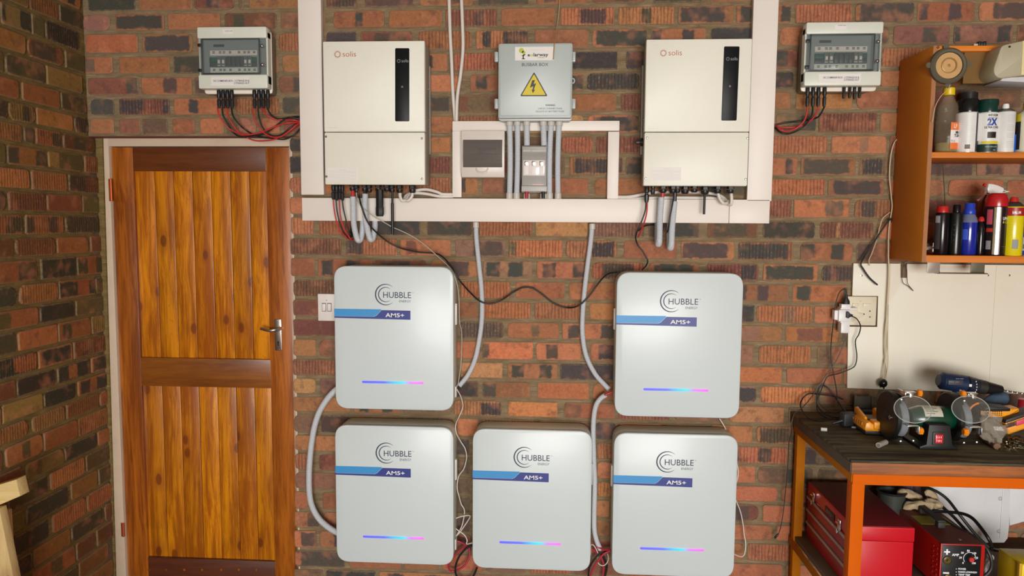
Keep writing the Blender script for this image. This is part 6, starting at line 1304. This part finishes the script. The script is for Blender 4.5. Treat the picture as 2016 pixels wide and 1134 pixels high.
hb = part('handle', M().box(1.398, 1.424, -.365, -.34, wz1, wz1+.022, .003).box(1.398, 1.424, -.23, -.205, wz1, wz1+.022, .003).box(1.396, 1.426, -.365, -.205, wz1+.020, wz1+.030, .004), pm('handle_rubber', (58,56,50), .6), wd, 'dark carrying handle')
for zz in range(7):
    for yy in (-.47, -.445): part('vent', M().box(wx0-.0022, wx0+.001, yy-.010, yy+.002, wz1-.03-zz*.019, wz1-.024-zz*.019, .0008), wr, wd)
p = Vector((1.425, -.46, wz1)); part('screw', M().lathe([(.006, 0), (.005, .002), (0, .003)], (p.x, p.y, wz1+.0006), 'z', 12), pm('dull_steel', (150,140,130), .4, .8), wd)
# welder cables
o, s = (1740, 940), 5.844
g = 'thick black welding cables'
cable('welding_cable', 'black welding cable arching from the gloves over the white panel', path([(460,110,-.15),(540,130,-.18),(640,180,-.2),(740,260,-.22),(850,400,-.26),(960,540,-.28),(1060,660,-.3),(1160,760,-.32),(1260,830,-.33),(1330,840,-.30)], 0, o, s), .0058, pm('dark_green_black_cable', (30,36,32), .4), group=g)
cable('welding_cable', 'black welding cable lying across the welder top and bending down', path([(450,385,-.2),(620,390,-.22),(780,400,-.25),(920,420,-.28),(1020,470,-.32),(1110,570,-.36),(1190,680,-.4),(1235,770,-.4),(1240,830,-.38)], 0, o, s), .0062, blk, group=g)
cable('welding_cable', 'black welding cable looping down in front of the lower shelf', path([(600,430,-.25),(720,510,-.3),(860,590,-.36),(1000,660,-.4),(1110,740,-.43),(1190,830,-.45),(1235,940,-.46),(1235,1040,-.46),(1190,1110,-.46),(1130,1150,-.46)], 0, o, s), .0060, pm('dark_grey_cable', (44,42,40), .45), group=g)
cable('welding_cable', 'short black cable crossing behind the welder handle', path([(600,260,-.18),(700,360,-.2),(800,450,-.22),(900,560,-.25),(980,640,-.28),(1060,690,-.3)], 0, o, s), .006, blk, group=g)
# ---- gloves and clutter behind the welder
def blob(pts, seed, amp=.12, n=18, k=12):
    """soft folded roll: tube with swelling radius along pts (x,y,z,r)"""
    rr = random.Random(seed); P = [Vector(p[:3]) for p in pts]; R_ = [p[3] for p in pts]; Q = spline(P, 5); m_ = M(); vs = []; fs = []; N = len(Q)
    ph = [rr.uniform(0, 6) for _ in range(5)]; U = Vector((0,1,0))
    for i, q in enumerate(Q):
        t_ = i/(N-1)*(len(pts)-1); a = min(len(pts)-2, int(t_)); r = R_[a]+(R_[a+1]-R_[a])*(t_-a); r *= math.sqrt(max(.02, 1-abs(2*i/(N-1)-1)**6))
        T = (Q[min(i+1, N-1)]-Q[max(i-1, 0)]).normalized(); U = (U-T*U.dot(T)); U = U.normalized() if U.length > .01 else Vector((0,0,1)); V = T.cross(U)
        for j in range(n):
            a_ = 2*PI*j/n; w_ = 1+amp*(math.sin(3*a_+ph[0]+i*.35)+.7*math.sin(5*a_+ph[1]-i*.5)+.6*math.sin(i*.9+ph[2]))
            vs.append(q+U*(r*w_*math.cos(a_))+V*(r*w_*math.sin(a_)))
    for i in range(N-1):
        for j in range(n): fs.append((i*n+j, i*n+(j+1) % n, (i+1)*n+(j+1) % n, (i+1)*n+j))
    fs.append(tuple(range(n-1, -1, -1))); fs.append(tuple(range((N-1)*n, N*n))); return m_.add(vs, fs)
glove = pm('dirty_glove_leather', (190,168,132), .85, var=.3, scale=70, dirt=.95, dirtcol=(44,38,32), bump=.5, bscale=120)
def fpts(l, Y, r): return [(*W(x, y, Y)[:], r*f_) for x, y, f_ in l]
solo('work_glove', blob(fpts([(1766,972,.7),(1776,970,1.0),(1790,974,1.0),(1803,978,1.1),(1815,984,.8)], -.15, .017), 1), glove, 'stained leather glove, upper one of the two behind the welder', 'glove', 'stained gloves on the welder', 60)
solo('work_glove', blob(fpts([(1778,1002,.8),(1792,996,1.1),(1808,994,1.1),(1822,996,1.2),(1834,991,1.1),(1846,994,1.2),(1856,998,.8)], -.20, .015), 5, .16), glove, 'stained leather glove, lower rolled one on top of the welder', 'glove', 'stained gloves on the welder', 60)
solo('work_glove', blob(fpts([(1820,968,.7),(1830,972,1.1),(1840,980,1.0),(1846,988,.7)], -.16, .014), 8, .15), glove, 'small crumpled pale glove piece below the front rail', 'glove', 'stained gloves on the welder', 60)
zz0 = ZS+.001
bxm = pm('dark_violet_crate', (66,58,84), .6, var=.1); a, b = W(1737, 950, -.07), W(1793, 974, -.07)
cr_ = thing('storage_crate', 'dark violet-blue crate behind the toolbox under the bench', 'crate', ((a.x+b.x)/2, -.05, zz0)); part('box', M().box(a.x, b.x, -.09, -.02, zz0, .80, .004), bxm, cr_); part('rim', M().box(a.x-.003, b.x+.003, -.094, -.02, .80, .81, .002), bxm, cr_)
a, b = W(1796, 950, -.06), W(1836, 974, -.06); solo('cloth_bag', blob([((a.x+b.x)/2, -.06, zz0+.03, .04), ((a.x+b.x)/2, -.06, .55, .042), ((a.x+b.x)/2, -.06, .70, .038), ((a.x+b.x)/2, -.06, .79, .03)], 12, .06), pm('mauve_cloth', (140,120,128), .9, var=.15, dirt=.3), 'mauve grey cloth bag standing behind the gloves', 'bag', None, 60)
p = W(1752, 985, -.14); pot = thing('paint_pot', 'dark grey-green round pot between toolbox and gloves', 'pot', (p.x, -.14, zz0)); part('body', M().lathe([(.042, 0), (.046, .01), (.050, .215), (.052, .225), (.046, .226), (.044, .2)], (p.x+.005, -.14, zz0), 'z', 28), pm('grey_green_pot', (62,66,58), .5, var=.12), pot)
part('rim', M().tube([(p.x+.005+.052*math.cos(a), -.14+.052*math.sin(a), zz0+.226) for a in [2*PI*i/24 for i in range(25)]], .004, 6, smooth=False), blackp, pot, 'black rim')
# ---- white metal sheet behind
shm = pm('white_enamel_sheet', (226,226,226), .4, var=.02, dirt=.15, dirtcol=(180,176,170)); Yh = -.115
pts = [(p_.x, p_.z) for p_ in (W(x, y, Yh) for x, y in ((1822,930),(1990,930),(1987,1035),(1984,1060),(1977,1068.5),(1830,1069)))]
sh_ = thing('metal_sheet', 'white enamelled metal panel leaning behind the welder', 'panel', (W(1905, 1069, Yh).x, Yh, W(1905, 1069, Yh).z), 'white panels under the bench'); part('panel', M().prism(pts, Yh, Yh+.012, 'y', .0015), shm, sh_)
part('fold', M().box(W(1975, 940, Yh).x, W(1978, 940, Yh).x, Yh-.003, Yh+.001, W(1975, 1060, Yh).z, W(1975, 935, Yh).z, .001), shm, sh_)
for px, py in ((1969, 982), (1966, 1046)): p = W(px, py, Yh); part('dimple', M().tube([(p.x+.009*(1-i/26)*math.cos(i*.6), Yh-.0006, p.z+.009*(1-i/26)*math.sin(i*.6)) for i in range(20)], .0012, 5, smooth=False), pm('dimple_shade', (180,178,176), .5), sh_)
pts = [(p_.x, p_.z) for p_ in (W(x, y, -.085) for x, y in ((1984,930),(2120,930),(2120,1066),(2050,1066),(2034,1022),(1988,1035)))]
solo('metal_sheet', M().prism(pts, -.085, -.073, 'y', .0015), shm, 'white panel with slanted lower edge at the right frame border', 'panel', 'white panels under the bench')
a = W(2006, 1108, -.52); yb = thing('toolcase', 'yellow plastic case at the lower right corner', 'case', (a.x+.06, -.46, zz0)); part('body', M().box(a.x, a.x+.13, -.53, -.40, zz0, a.z, .006), pm('case_yellow', (238,206,10), .4), yb); part('clasp', M().box(a.x-.004, a.x+.006, -.532, -.51, a.z-.12, a.z+.003, .002), pm('case_ochre', (200,160,20), .5), yb)
o, s = (1740, 940), 5.844
solo('plastic_scrap', blob(fpts([(1944,1090,.6),(1950,1098,1.0),(1946,1108,.8),(1944,1120,.9),(1940,1130,.6)], -.42, .010), 21, .3), pm('clear_grey_film', (170,166,158), .2, alpha=.7), 'crumpled clear plastic scrap beside the welder panel', 'plastic scrap', None, 60)
# ================================================================ things on the bench top
Z0 = ZT+.0006
yl = pm('tool_yellow_orange', (246,160,20), .35, var=.03); dk = pm('tool_dark_grey', (44,42,40), .5, bump=.1)
# charger
ch = thing('battery_charger', 'yellow-orange tool battery charger on the left half of the bench', 'charger', (1.192, -.27, Z0))
x0, x1, y0, y1 = 1.130, 1.238, -.345, -.20
part('base', M().box(x0+.004, x1-.004, y0+.006, y1-.004, Z0, Z0+.016, .004), dk, ch, 'dark base')
part('shell', M().prism([(x0+.004, Z0+.014), (x0, Z0+.020), (x0+.004, Z0+.044), (x0+.018, Z0+.050), (x0+.030, Z0+.040), (x1-.020, Z0+.040), (x1-.012, Z0+.046), (x1-.002, Z0+.034), (x1-.002, Z0+.014)], y0+.002, y1, 'y', .004), yl, ch, 'yellow-orange shell')
part('rail', M().prism([(y0+.035, Z0+.038), (y0+.045, Z0+.056), (y1-.018, Z0+.076), (y1-.004, Z0+.070), (y1-.006, Z0+.038)], x0+.014, x0+.024, 'x', .002), yl, ch); part('rail', M().prism([(y0+.06, Z0+.038), (y0+.07, Z0+.050), (y1-.018, Z0+.072), (y1-.004, Z0+.066), (y1-.006, Z0+.038)], x1-.026, x1-.016, 'x', .002), yl, ch)
part('front_block', M().box(x0+.030, x1-.006, y0-.004, y0+.045, Z0+.022, Z0+.052, .006), yl, ch); part('label_plate', M().box(x0+.048, x0+.082, y0-.006, y0-.003, Z0+.018, Z0+.038, .001), pm('label_brown', (150,104,40), .5), ch)
part('contact_block', M().box(x0+.034, x1-.032, y0+.06, y1-.02, Z0+.038, Z0+.046, .001), pm('contact_brown', (110,78,40), .5), ch)
for i in range(5): part('vent', M().box(x0-.001, x0+.004, y0+.03+i*.02, y0+.038+i*.02, Z0+.028, Z0+.040, .0008), pm('vent_orange', (206,126,14)), ch)
# black adaptor brick, small box behind, chip, tube
p = WZ(1669, 838, Z0); pa = thing('power_supply', 'dark grey power supply brick beside the yellow charger', 'power supply', (p.x, p.y, Z0)); part('body', M().start().box(-.028, .028, -.018, .018, 0, .052, .006).xf(Matrix.Translation((p.x, p.y, Z0)) @ Matrix.Rotation(.25, 4, 'Z')), pm('brick_grey', (50,52,56), .55), pa)
part('strain_relief', M().cyl((p.x-.026, p.y-.01, Z0+.022), (p.x-.062, p.y-.012, Z0+.010), .007, 10, r2=.004), blackp, pa)
p = WZ(1702, 815, Z0); q = thing('clip_box', 'dusty dark plastic tray standing at the back of the bench', 'tray', (p.x, p.y, Z0)); a, b = W(1683, 782, -.07).x, W(1722, 782, -.07).x
part('base', M().box(a+.002, b-.004, -.11, -.045, Z0, Z0+.032, .004), pm('tray_dark', (40,42,46), .6), q); part('back_plate', M().box(a, b, -.06, -.05, Z0+.02, Z0+.078, .002).box(a, a+.01, -.07, -.05, Z0+.02, Z0+.085, .002).box(b-.01, b, -.07, -.05, Z0+.02, Z0+.082, .002), pm('tray_grey', (84,80,70), .7), q)
p = WZ(1622, 848, Z0); solo('plastic_chip', M().start().box(-.011, .011, -.006, .006, 0, .011, .001).xf(Matrix.Translation((p.x, p.y, Z0)) @ Matrix.Rotation(-.25, 4, 'Z')), pm('chip_white', (226,226,220), .5), 'tiny white plastic block near the left bench edge', 'plastic block')
p = WZ(1729, 882, Z0); q = WZ(1752, 872, Z0); d_ = (q-p).normalized(); c0 = p+Vector((0,0,.0095)); hp = M(); 
pt = thing('hose_piece', 'short cut piece of pale grey hose in front of the charger', 'hose', (p.x, p.y, Z0)); part('wall', M().lathe([(.006, .0), (.0092, 0), (.0092, .058), (.006, .058), (.006, 0)], c0, Vector((d_.x, d_.y, .0)), 18), pm('hose_grey', (176,170,160), .5), pt); part('bore', M().lathe([(.006, .002), (0, .002)], c0, Vector((d_.x, d_.y, 0)), 14), blackp, pt)
p = WZ(1681, 842, Z0); solo('plastic_chip', M().lathe([(.009, 0), (.009, .004), (.006, .005), (0, .005)], (p.x, p.y, Z0), 'z', 12, sy=.6), pm('chip_pale', (180,186,186), .4), 'small pale plastic piece at the foot of the yellow charger', 'plastic piece')
solo('work_cloth', blob([(*WZ(1712, 826, Z0+.012)[:2], Z0+.014, .012), (*WZ(1728, 822, Z0+.02)[:2], Z0+.022, .020), (*WZ(1742, 820, Z0+.02)[:2], Z0+.026, .024), (*WZ(1756, 822, Z0+.02)[:2], Z0+.020, .018)], 31, .08), pm('grey_green_cloth', (104,104,84), .9, var=.15), 'grey-green rag bundled behind the charger', 'rag', None, 60)
# ---- bench grinder
gy = -.425; A0 = W(1842, 823, gy); az = A0.z; wl = W(1781, 822, gy-.055).x; wr_ = W(1905, 824, gy-.055).x
gb = pm('grinder_black', (15,15,14), .5); gg = pm('grinder_green', (8,60,42), .28, coat=.5, var=.04); whl = pm('grinding_wheel_grey', (124,130,136), .8, bump=.4, bscale=400)
gr = thing('bench_grinder', 'green and black bench grinder with two grey wheels', 'bench grinder', (A0.x+.01, gy, Z0))
gx0, gx1 = W(1797, 826, gy-.03).x, W(1888, 826, gy-.03).x; gm = (gx0+gx1)/2
part('motor', M().lathe([(.030, 0), (.036, .010), (.042, .030), (.0435, .036), (.0435, gx1-gx0-.036), (.042, gx1-gx0-.030), (.036, gx1-gx0-.010), (.030, gx1-gx0)], (gx0, gy, az), 'x', 36), gg, gr, 'dark green motor housing')
lb2 = M(); n = 10; vs = []
for u in (W(1819, 810, gy-.03).x, W(1855, 810, gy-.03).x):
    for i in range(n+1): a_ = math.radians(112+(190-112)*i/n-20); vs.append((u, gy-( .0442)*math.cos(math.radians(20+62*i/n)), az+( .0442)*math.sin(math.radians(20+62*i/n))))
part('rating_label', lb2.add(vs, [(i, i+1, n+2+i, n+1+i) for i in range(n)]), pm('rating_paper', (206,202,184), .5), gr, 'pale rating label')
for i, zz in enumerate((34, 44, 52, 62, 72)):
    a_ = math.radians(zz); part('print', M().start().box(-.024, .016 if i % 2 else .004, -.0006, .0006, -.0006, .0006).xf(Matrix.Translation((W(1837, 810, gy-.03).x, gy-.0447*math.cos(a_), az+.0447*math.sin(a_)))), inkd, gr)
fb = gy-.08; pxx = lambda q: W(q, 850, fb).x
part('base', M().prism([(pxx(1812), Z0), (pxx(1888), Z0), (pxx(1888), Z0+.010), (pxx(1877), Z0+.018), (pxx(1870), az-.004), (pxx(1828), az-.004), (pxx(1825), Z0+.018), (pxx(1812), Z0+.010)], gy-.082, gy+.05, 'y', .004), gb, gr, 'black pedestal')
sx = W(1848, 863, gy-.084); sw = part('switch_plate', M().box(sx.x-.020, sx.x+.020, gy-.086, gy-.080, sx.z-.024, sx.z+.022, .002), dk, gr); rs_ = part('rocker_switch', M().box(sx.x-.014, sx.x+.012, gy-.091, gy-.085, sx.z-.016, sx.z+.015, .002), pm('switch_red', (216,40,50), .3), sw, 'red rocker switch')
txt('I I I', sx and 1844, 1853.5, 862.5, 3.2, gy-.0915, wp, sw, bold=.03); txt('I O I', 1844, 1853.5, 869.5, 3.2, gy-.0915, wp, sw, bold=.03)
clear = pm('clear_eye_shield', (210,210,200), .05, var=0, alpha=.05); alu = pm('aluminium', (200,200,196), .25, 1.0); ork = pm('orange_knob', (246,140,24), .35)
for side, xc in ((-1, wl), (1, wr_)):
    R = .0865
    gd = part('wheel_guard', M().lathe([(.0, -.004), (R*.95, -.004), (R, 0), (R, .018), (R*.96, .020), (R*.96, .002), (.0, .002)], (xc-.021, gy+.030, az), 'x', 40), gb, gr, 'black wheel guard')
    part('guard_hub', M().lathe([(.020, 0), (.018, .004), (.010, .006)], (xc-.023, gy+.030, az), Vector((-1,0,0)), 20), gb, gr)
    part('inner_guard', M().prism([((gy+.030)+R*.92*math.cos(t_), az+R*.92*math.sin(t_)) for t_ in [math.radians(-150+i*12) for i in range(24)]], xc+.012, xc+.017, 'x', .001), gb, gr)
    part('grinding_wheel', M().lathe([(.012, 0), (.062, 0), (.065, .003), (.065, .021), (.062, .024), (.012, .024)], (xc-.012, gy-.004, az), 'x', 44), whl, gr, 'grey grinding wheel')
    part('wheel_flange', M().lathe([(.022, 0), (.020, -.004), (.008, -.006), (.008, -.016), (0, -.016)], (xc-.012, gy-.004, az), 'x', 20), alu, gr)
    rz = W(1795, 838, gy-.09).z; X9 = lambda q: W(q, 838, gy-.09).x; r0_, r1_, kx0, kx1, b0_, b1_, s0_, s1_, sc0 = ((1783,1807,1807,1816,1782,1802,1806,1817,1797) if side < 0 else (1906,1930,1896,1908,1907,1923,1892,1903,1911)); uz = W(1795, 776, gy-.06).z; X6 = lambda q: W(q, 776, gy-.06).x
    part('tool_rest', M().box(X9(r0_), X9(r1_), gy-.105, gy-.072, rz, rz+.0025, .0008).box(X9(r1_)-.003, X9(r1_), gy-.105, gy-.080, rz-.024, rz+.001, .0006), alu, gr, 'metal tool rest')
    kn = part('rest_knob', M().lathe([(.010, 0), (.013, .003), (.013, .014), (.009, .017), (0, .017)], (X9(kx0), gy-.092, rz-.017), 'x', 7), ork, gr, 'orange clamp knob')
    part('shield_bracket', M().box(X6(b0_), X6(b1_), gy-.07, gy-.045, uz+.004, uz+.009, .001).box(X6((b0_+b1_)/2-4), X6((b0_+b1_)/2+5), gy-.072, gy-.06, uz-.010, uz+.005, .001).box(X6(b0_), X6(b0_)+.006, gy-.06, gy+.0, uz-.006, uz+.006, .001), alu, gr, 'metal shield bracket')
    part('shield_knob', M().lathe([(.008, 0), (.0125, .003), (.0125, .013), (.009, .016), (0, .016)], (X6(s0_), gy-.058, uz+.004), 'x', 7), ork, gr, 'orange shield knob')
    # eye shield, a rounded clear pane leaning forward
    pts_ = []
    cxs = W(sc0, 806, gy-.088).x; czs = W(sc0, 806, gy-.088).z
    for i in range(28):
        a_ = 2*PI*i/28; pts_.append((cxs+.062*math.cos(a_), czs+.046*math.sin(a_)))
    sh2 = M().start().prism(pts_, -.0012, .0012, 'y').xf(Matrix.Translation((0, gy-.088, 0)) @ Matrix.Translation((cxs, 0, czs)) @ Matrix.Rotation(math.radians(-22), 4, 'X') @ Matrix.Translation((-cxs, 0, -czs)))
    part('eye_shield', sh2, clear, gr, 'clear eye shield')
    rim_ = M().start().tube([(cxs+.062*math.cos(2*PI*i/36), 0, czs+.046*math.sin(2*PI*i/36)) for i in range(37)], .0014, 6, smooth=False).xf(Matrix.Translation((0, gy-.088, 0)) @ Matrix.Translation((cxs, 0, czs)) @ Matrix.Rotation(math.radians(-22), 4, 'X') @ Matrix.Translation((-cxs, 0, -czs)))
    part('shield_edge', rim_, pm('shield_edge_plastic', (190,192,186), .15, alpha=.85), gr)
    for dx_, dz_ in ((-.012, -.065), (.03, -.062), (-.005, .075)):
        part('screw', M().lathe([(.0045, 0), (.004, .003), (0, .004)], (xc+dx_-.006, gy-.075 if dz_ < 0 else gy-.05, az+dz_), Vector((0,-1,0)), 10), alu, gr)
# ---- cordless drill lying at the back
dy = -.20; dm = thing('cordless_drill', 'dark blue cordless drill with a long twist bit, behind the grinder', 'drill', (W(1880, 760, dy).x, dy, Z0))
navy = pm('drill_navy', (26,42,74), .4, var=.05); P0 = W(1847, 748, dy); P1 = W(1973, 768, dy); ax = (P1-P0); L = ax.length; ax.normalize()
def alongp(t_): return P0+ax*(L*t_)
def seg(nm, t0, t1, r0, r1, mat, n=24, bev=.003, lab=None):
    a, b = alongp(t0), alongp(t1); l_ = (b-a).length
    return part(nm, M().lathe([(r0-bev, 0), (r0, bev), (r1, l_-bev), (r1-bev, l_)], a, ax, n), mat, dm, lab)
seg('motor_housing', 0, .46, .0335, .034, navy, bev=.012, lab='dark blue motor housing'); seg('gear_housing', .44, .60, .033, .029, pm('drill_black_navy', (30,36,52), .45)); seg('torque_ring', .60, .74, .0275, .026, dk); seg('chuck', .74, .99, .0245, .017, pm('chuck_black', (26,26,28), .35), bev=.002)
for i in range(5): a = alongp(.53); part('scale_mark', M().start().box(-.0012, .0012, -.0006, .0006, -.0025, .0025).xf(Matrix.Translation(a+Vector((.0, -.0325*math.cos(math.radians(-38+i*19)), .0325*math.sin(math.radians(-38+i*19)))))), wp, dm)
hd0 = alongp(.30)+Vector((0,0,-.02)); hd1 = Vector((alongp(.36).x, dy, Z0+.075))
part('grip', M().tube([hd0, (hd0+hd1)/2+Vector((.002,0,0)), hd1], .019, 14, flat=.8), pm('drill_black_navy', (30,36,52)), dm); part('battery', M().box(hd1.x-.035, hd1.x+.05, dy-.035, dy+.035, Z0, Z0+.078, .008), dk, dm)
bitp = alongp(.99); be = W(2040, 779, dy); tw = M(); N = 60
for k_ in (0, 1): tw.tube([bitp.lerp(be, i/N)+Vector((0, .0022*math.sin(i*.75+k_*PI), .0022*math.cos(i*.75+k_*PI))) for i in range(N+1)], .0020, 6, smooth=False)
part('twist_bit', tw, steel, dm, 'steel twist bit')
a, b = W(1867, 748, dy-.035), W(1896, 758, dy-.035)
st_ = part('side_label', M().box(a.x, b.x, dy-.0365, dy-.033, b.z, a.z, .0008), pm('label_dark_grey2', (60,64,78), .5), dm); txt('---- ----', 1882, 1897, 746.5, 2.6, dy-.037, wp, dm, bold=.01); txt('---- ---', 1869, 1888, 752.5, 2.2, dy-.037, wp, st_); txt('= = = =', 1876, 1892, 757, 2.4, dy-.037, red, st_)
p = W(1911, 759, dy-.035); part('hammer_icon', M().box(p.x-.005, p.x+.005, dy-.0355, dy-.03, p.z-.005, p.z+.005, .001), wp, dm)
# ---- yellow angle grinder body and loose battery
ty_ = -.33; P0 = W(1918, 812, ty_); P1 = W(1999, 806, ty_)
ag = thing('angle_grinder', 'yellow and dark grey cordless angle grinder right of the bench grinder', 'angle grinder', (W(1955, 830, ty_).x, ty_, Z0))
hz = P0.z; part('gear_head', M().lathe([(.020, 0), (.032, .010), (.034, .030), (.026, .046)], (P0.x-.004, ty_, hz+.004), Vector((1,0,.05)), 20), pm('gear_head_dark', (52,46,42), .4, .3), ag, 'dark gear head')
part('guard_arc', M().tube([(P0.x+.004+.040*math.cos(a), ty_-.03, hz+.002+.040*math.sin(a)) for a in [math.radians(200-i*11) for i in range(10)]], .0035, 8), ork, ag)
pts = [(p_.x, p_.z) for p_ in (W(x, y, ty_) for x, y in ((1928,803),(1940,797),(1960,799.5),(1985,801),(1998,799.5),(1998,814),(1990,819),(1972,826),(1964,818),(1940,818),(1930,818)))]
part('motor_body', M().prism(rounded(pts, .006, 2), ty_-.030, ty_+.03, 'y', .008), yl, ag, 'yellow body')
pts = [(p_.x, p_.z) for p_ in (W(x, y, ty_) for x, y in ((1926,801),(1938,794),(1960,797),(1980,799.5),(1979,806),(1950,806.5),(1930,806.5)))]
part('rubber_grip', M().prism(rounded(pts, .004, 2), ty_-.0335, ty_+.033, 'y', .006), dk, ag, 'dark rubber grip')
lg = part('badge', M().box(W(1930, 810, ty_-.031).x, W(1949, 810, ty_-.031).x, ty_-.0325, ty_-.028, W(1940, 817.5, ty_-.031).z, W(1940, 808, ty_-.031).z, .001), dk, ag)
txt('ECO', 1931, 1948, 816.3, 7, ty_-.0332, yl, lg, bold=.03)
for i in range(5):
    for j in range(3): p = W(1955+i*4.2, 810.5+j*3.4, ty_-.031); part('vent', M().box(p.x-.0018, p.x+.0018, ty_-.0306, ty_-.028, p.z-.0018, p.z+.0018), dk, ag)
ty2 = -.36; tbt = thing('tool_battery', 'yellow 20V battery block at the right edge of the bench', 'battery pack', (W(1995, 850, ty2).x, ty2, Z0))
ang = math.radians(17)
pts = [(p_.x, p_.z) for p_ in (W(x, y, ty2) for x, y in ((1969,829),(1973,824),(2012,812),(2050,800),(2060,822),(1975,852)))]
part('shell', M().prism(rounded(pts, .004, 2), ty2-.03, ty2+.03, 'y', .005), yl, tbt, 'yellow shell')
pts = [(p_.x, p_.z) for p_ in (W(x, y, ty2) for x, y in ((1969,829),(1971,822),(2012,808.5),(2050,796),(2052,802),(2012,815),(1974,828)))]
part('top_cover', M().prism(pts, ty2-.0315, ty2+.03, 'y', .002), dk, tbt, 'dark top strip')
pts = [(p_.x, p_.z) for p_ in (W(x, y, ty2-.032) for x, y in ((1973,838.5),(2050,811.5),(2052,822),(1974,845.5)))]
part('label', M().prism(pts, ty2-.0325, ty2-.028, 'y', .0005), pm('label_brown2', (110,66,34), .5), tbt)
lt2 = txt('20V', 1984, 1998, 839.5, 7, ty2-.033, inkd, tbt, bold=.03)
if lt2:
    c_ = Vector((sum(v.co.x for v in lt2.data.vertices)/len(lt2.data.vertices), 0, sum(v.co.z for v in lt2.data.vertices)/len(lt2.data.vertices)))
    for v in lt2.data.vertices: q = v.co-c_; v.co = Vector((c_.x+q.x*math.cos(ang)-q.z*math.sin(ang), v.co.y, c_.z+q.x*math.sin(ang)+q.z*math.cos(ang)))
pts = [(p_.x, p_.z) for p_ in (W(x, y, ty2-.032) for x, y in ((2001,829),(2040,815.5),(2040,826),(2001,839)))]
part('red_label', M().prism(pts, ty2-.0335, ty2-.030, 'y', .0005), pm('label_pink_red', (222,70,96), .4), tbt)
# bag, brush, can, scraps
film = pm('clear_bag_film', (196,186,168), .08, var=.1, alpha=.30); yb_ = -.47
bag = M(); rr = random.Random(4); nu, nv = 18, 13; C0 = W(1951, 842, yb_); vs = []; fs = []
for i in range(nu):
    for j in range(nv):
        a = 2*PI*i/nu; ph_ = PI*(j+.5)/nv; rad = 1+.24*math.sin(3*a+2.5*ph_)+.18*math.sin(4*a-5*ph_)+rr.uniform(-.14,.14)
        zz = math.cos(ph_); vs.append((C0.x+(.036*rad*math.sin(ph_)*math.cos(a))+.030*(-zz*.5)+.004, C0.y+.03*rad*math.sin(ph_)*math.sin(a), max(Z0+.001, C0.z-.002+.056*zz*(.8+.2*rad))))
for i in range(nu):
    for j in range(nv-1): fs.append((i*nv+j, ((i+1) % nu)*nv+j, ((i+1) % nu)*nv+j+1, i*nv+j+1))
solo('plastic_bag', bag.add(vs, fs), film, 'crumpled clear plastic bag in front of the yellow tools', 'plastic bag', None, 8)
P0 = WZ(1928, 862, Z0); P1 = WZ(1963, 886, Z0); solo('sanding_roll', M().cyl(P0+Vector((0,0,.012)), P1+Vector((0,0,.012)), .012, 16, .002), pm('brown_roll', (120,84,60), .6, dirt=.5, dirtcol=(170,160,150)), 'small brown roll lying under the plastic bag', 'roll')
solo('denim_cloth', blob(fpts([(1934,797,.7),(1948,790,1.0),(1962,786,1.15),(1976,785,1.3),(1984,786,1.1)], -.22, .020), 41, .06), pm('denim_blue', (70,90,110), .9, var=.2, scale=90), 'rolled blue-grey cloth behind the angle grinder', 'cloth', None, 60)
p = W(2019, 790, -.14); cn = thing('small_can', 'small red and white can cut by the right frame edge', 'can', (p.x, -.14, Z0)); part('body', M().lathe([(.024, 0), (.025, .002), (.025, .098), (.023, .10), (0, .10)], (p.x, -.14, Z0), 'z', 24), pm('can_red', (176,40,54), .35), cn); part('label_band', M().lathe([(.0255, .03), (.0255, .055)], (p.x, -.14, Z0), 'z', 24), paper, cn)
sc_ = M(); rr = random.Random(77)
for i in range(300):
    x = rr.gauss(0, 1)*.05+1.61; y = rr.gauss(0, 1)*.034-.44; x = max(1.52, x); L_ = rr.uniform(.008, .026); r_ = rr.uniform(.0012, .0026); a = rr.uniform(0, PI); z = Z0+.003+rr.random()*.022*max(0, 1-abs(x-1.62)/.12); t_ = rr.uniform(-.4, .4)*.5
    d_ = Vector((math.cos(a), math.sin(a), t_)).normalized()*L_/2; c_ = Vector((x, y, z+abs(t_)*L_/2+.001))
    sc_.cyl(c_-d_, c_+d_, r_, 5)
    if i % 3 == 0: sc_.lathe([(r_*2, 0), (r_*2, .002)], c_+d_, d_, 6)
pile = mkobj('metal_scraps', sc_, pm('dull_scrap_metal', (132,124,96), .4, .8, var=.3, scale=200), None, 35, 'pile of small screws, bits and metal scraps at the right end of the bench', 'stuff', 'metal scraps')
# wire strippings and dust specks on the bench, small screw pair left at the wall plug
# ================================================================ timber trestle at the lower left
raw = wood('raw_pine', (214,186,130), (186,150,96), knots=True, rndv=.06, rough=.7, coat=0, contrast=.6)
tl = thing('timber_trestle', 'raw pine trestle leaning at the lower left corner', 'trestle', (-1.6, -.72, 0))
Yt = -.74
q = [W(x, y, Yt) for x, y in ((-60,972),(32,944),(39.5,977),(-60,1019))]
part('cross_beam', M().prism([(p_.x, p_.z) for p_ in q], Yt, Yt+.045, 'y', .0015), wood('raw_pine_beam', (222,196,136), (196,162,104), knots=False, axis='x', rndv=.05, rough=.7, coat=0, contrast=.7), tl)
q = [W(x, y, Yt-.01) for x, y in ((-16,1000),(9.5,996),(40,1145),(0,1160))]
dn = (q[2]-q[1]); k_ = (q[1].z)/-dn.z; foot1 = q[1]+dn*k_; dn2 = (q[3]-q[0]); k2 = q[0].z/-dn2.z; foot0 = q[0]+dn2*k2
part('trestle_leg', M().prism([(q[0].x, q[0].z), (q[1].x, q[1].z), (foot1.x, .0), (foot1.x-.075, .0)], Yt-.035, Yt-.002, 'y', .0015), raw, tl)
part('trestle_leg', M().box(XL+.03, XL+.09, Yt+.05, Yt+.085, 0, q[0].z-.04, .0015), raw, tl)
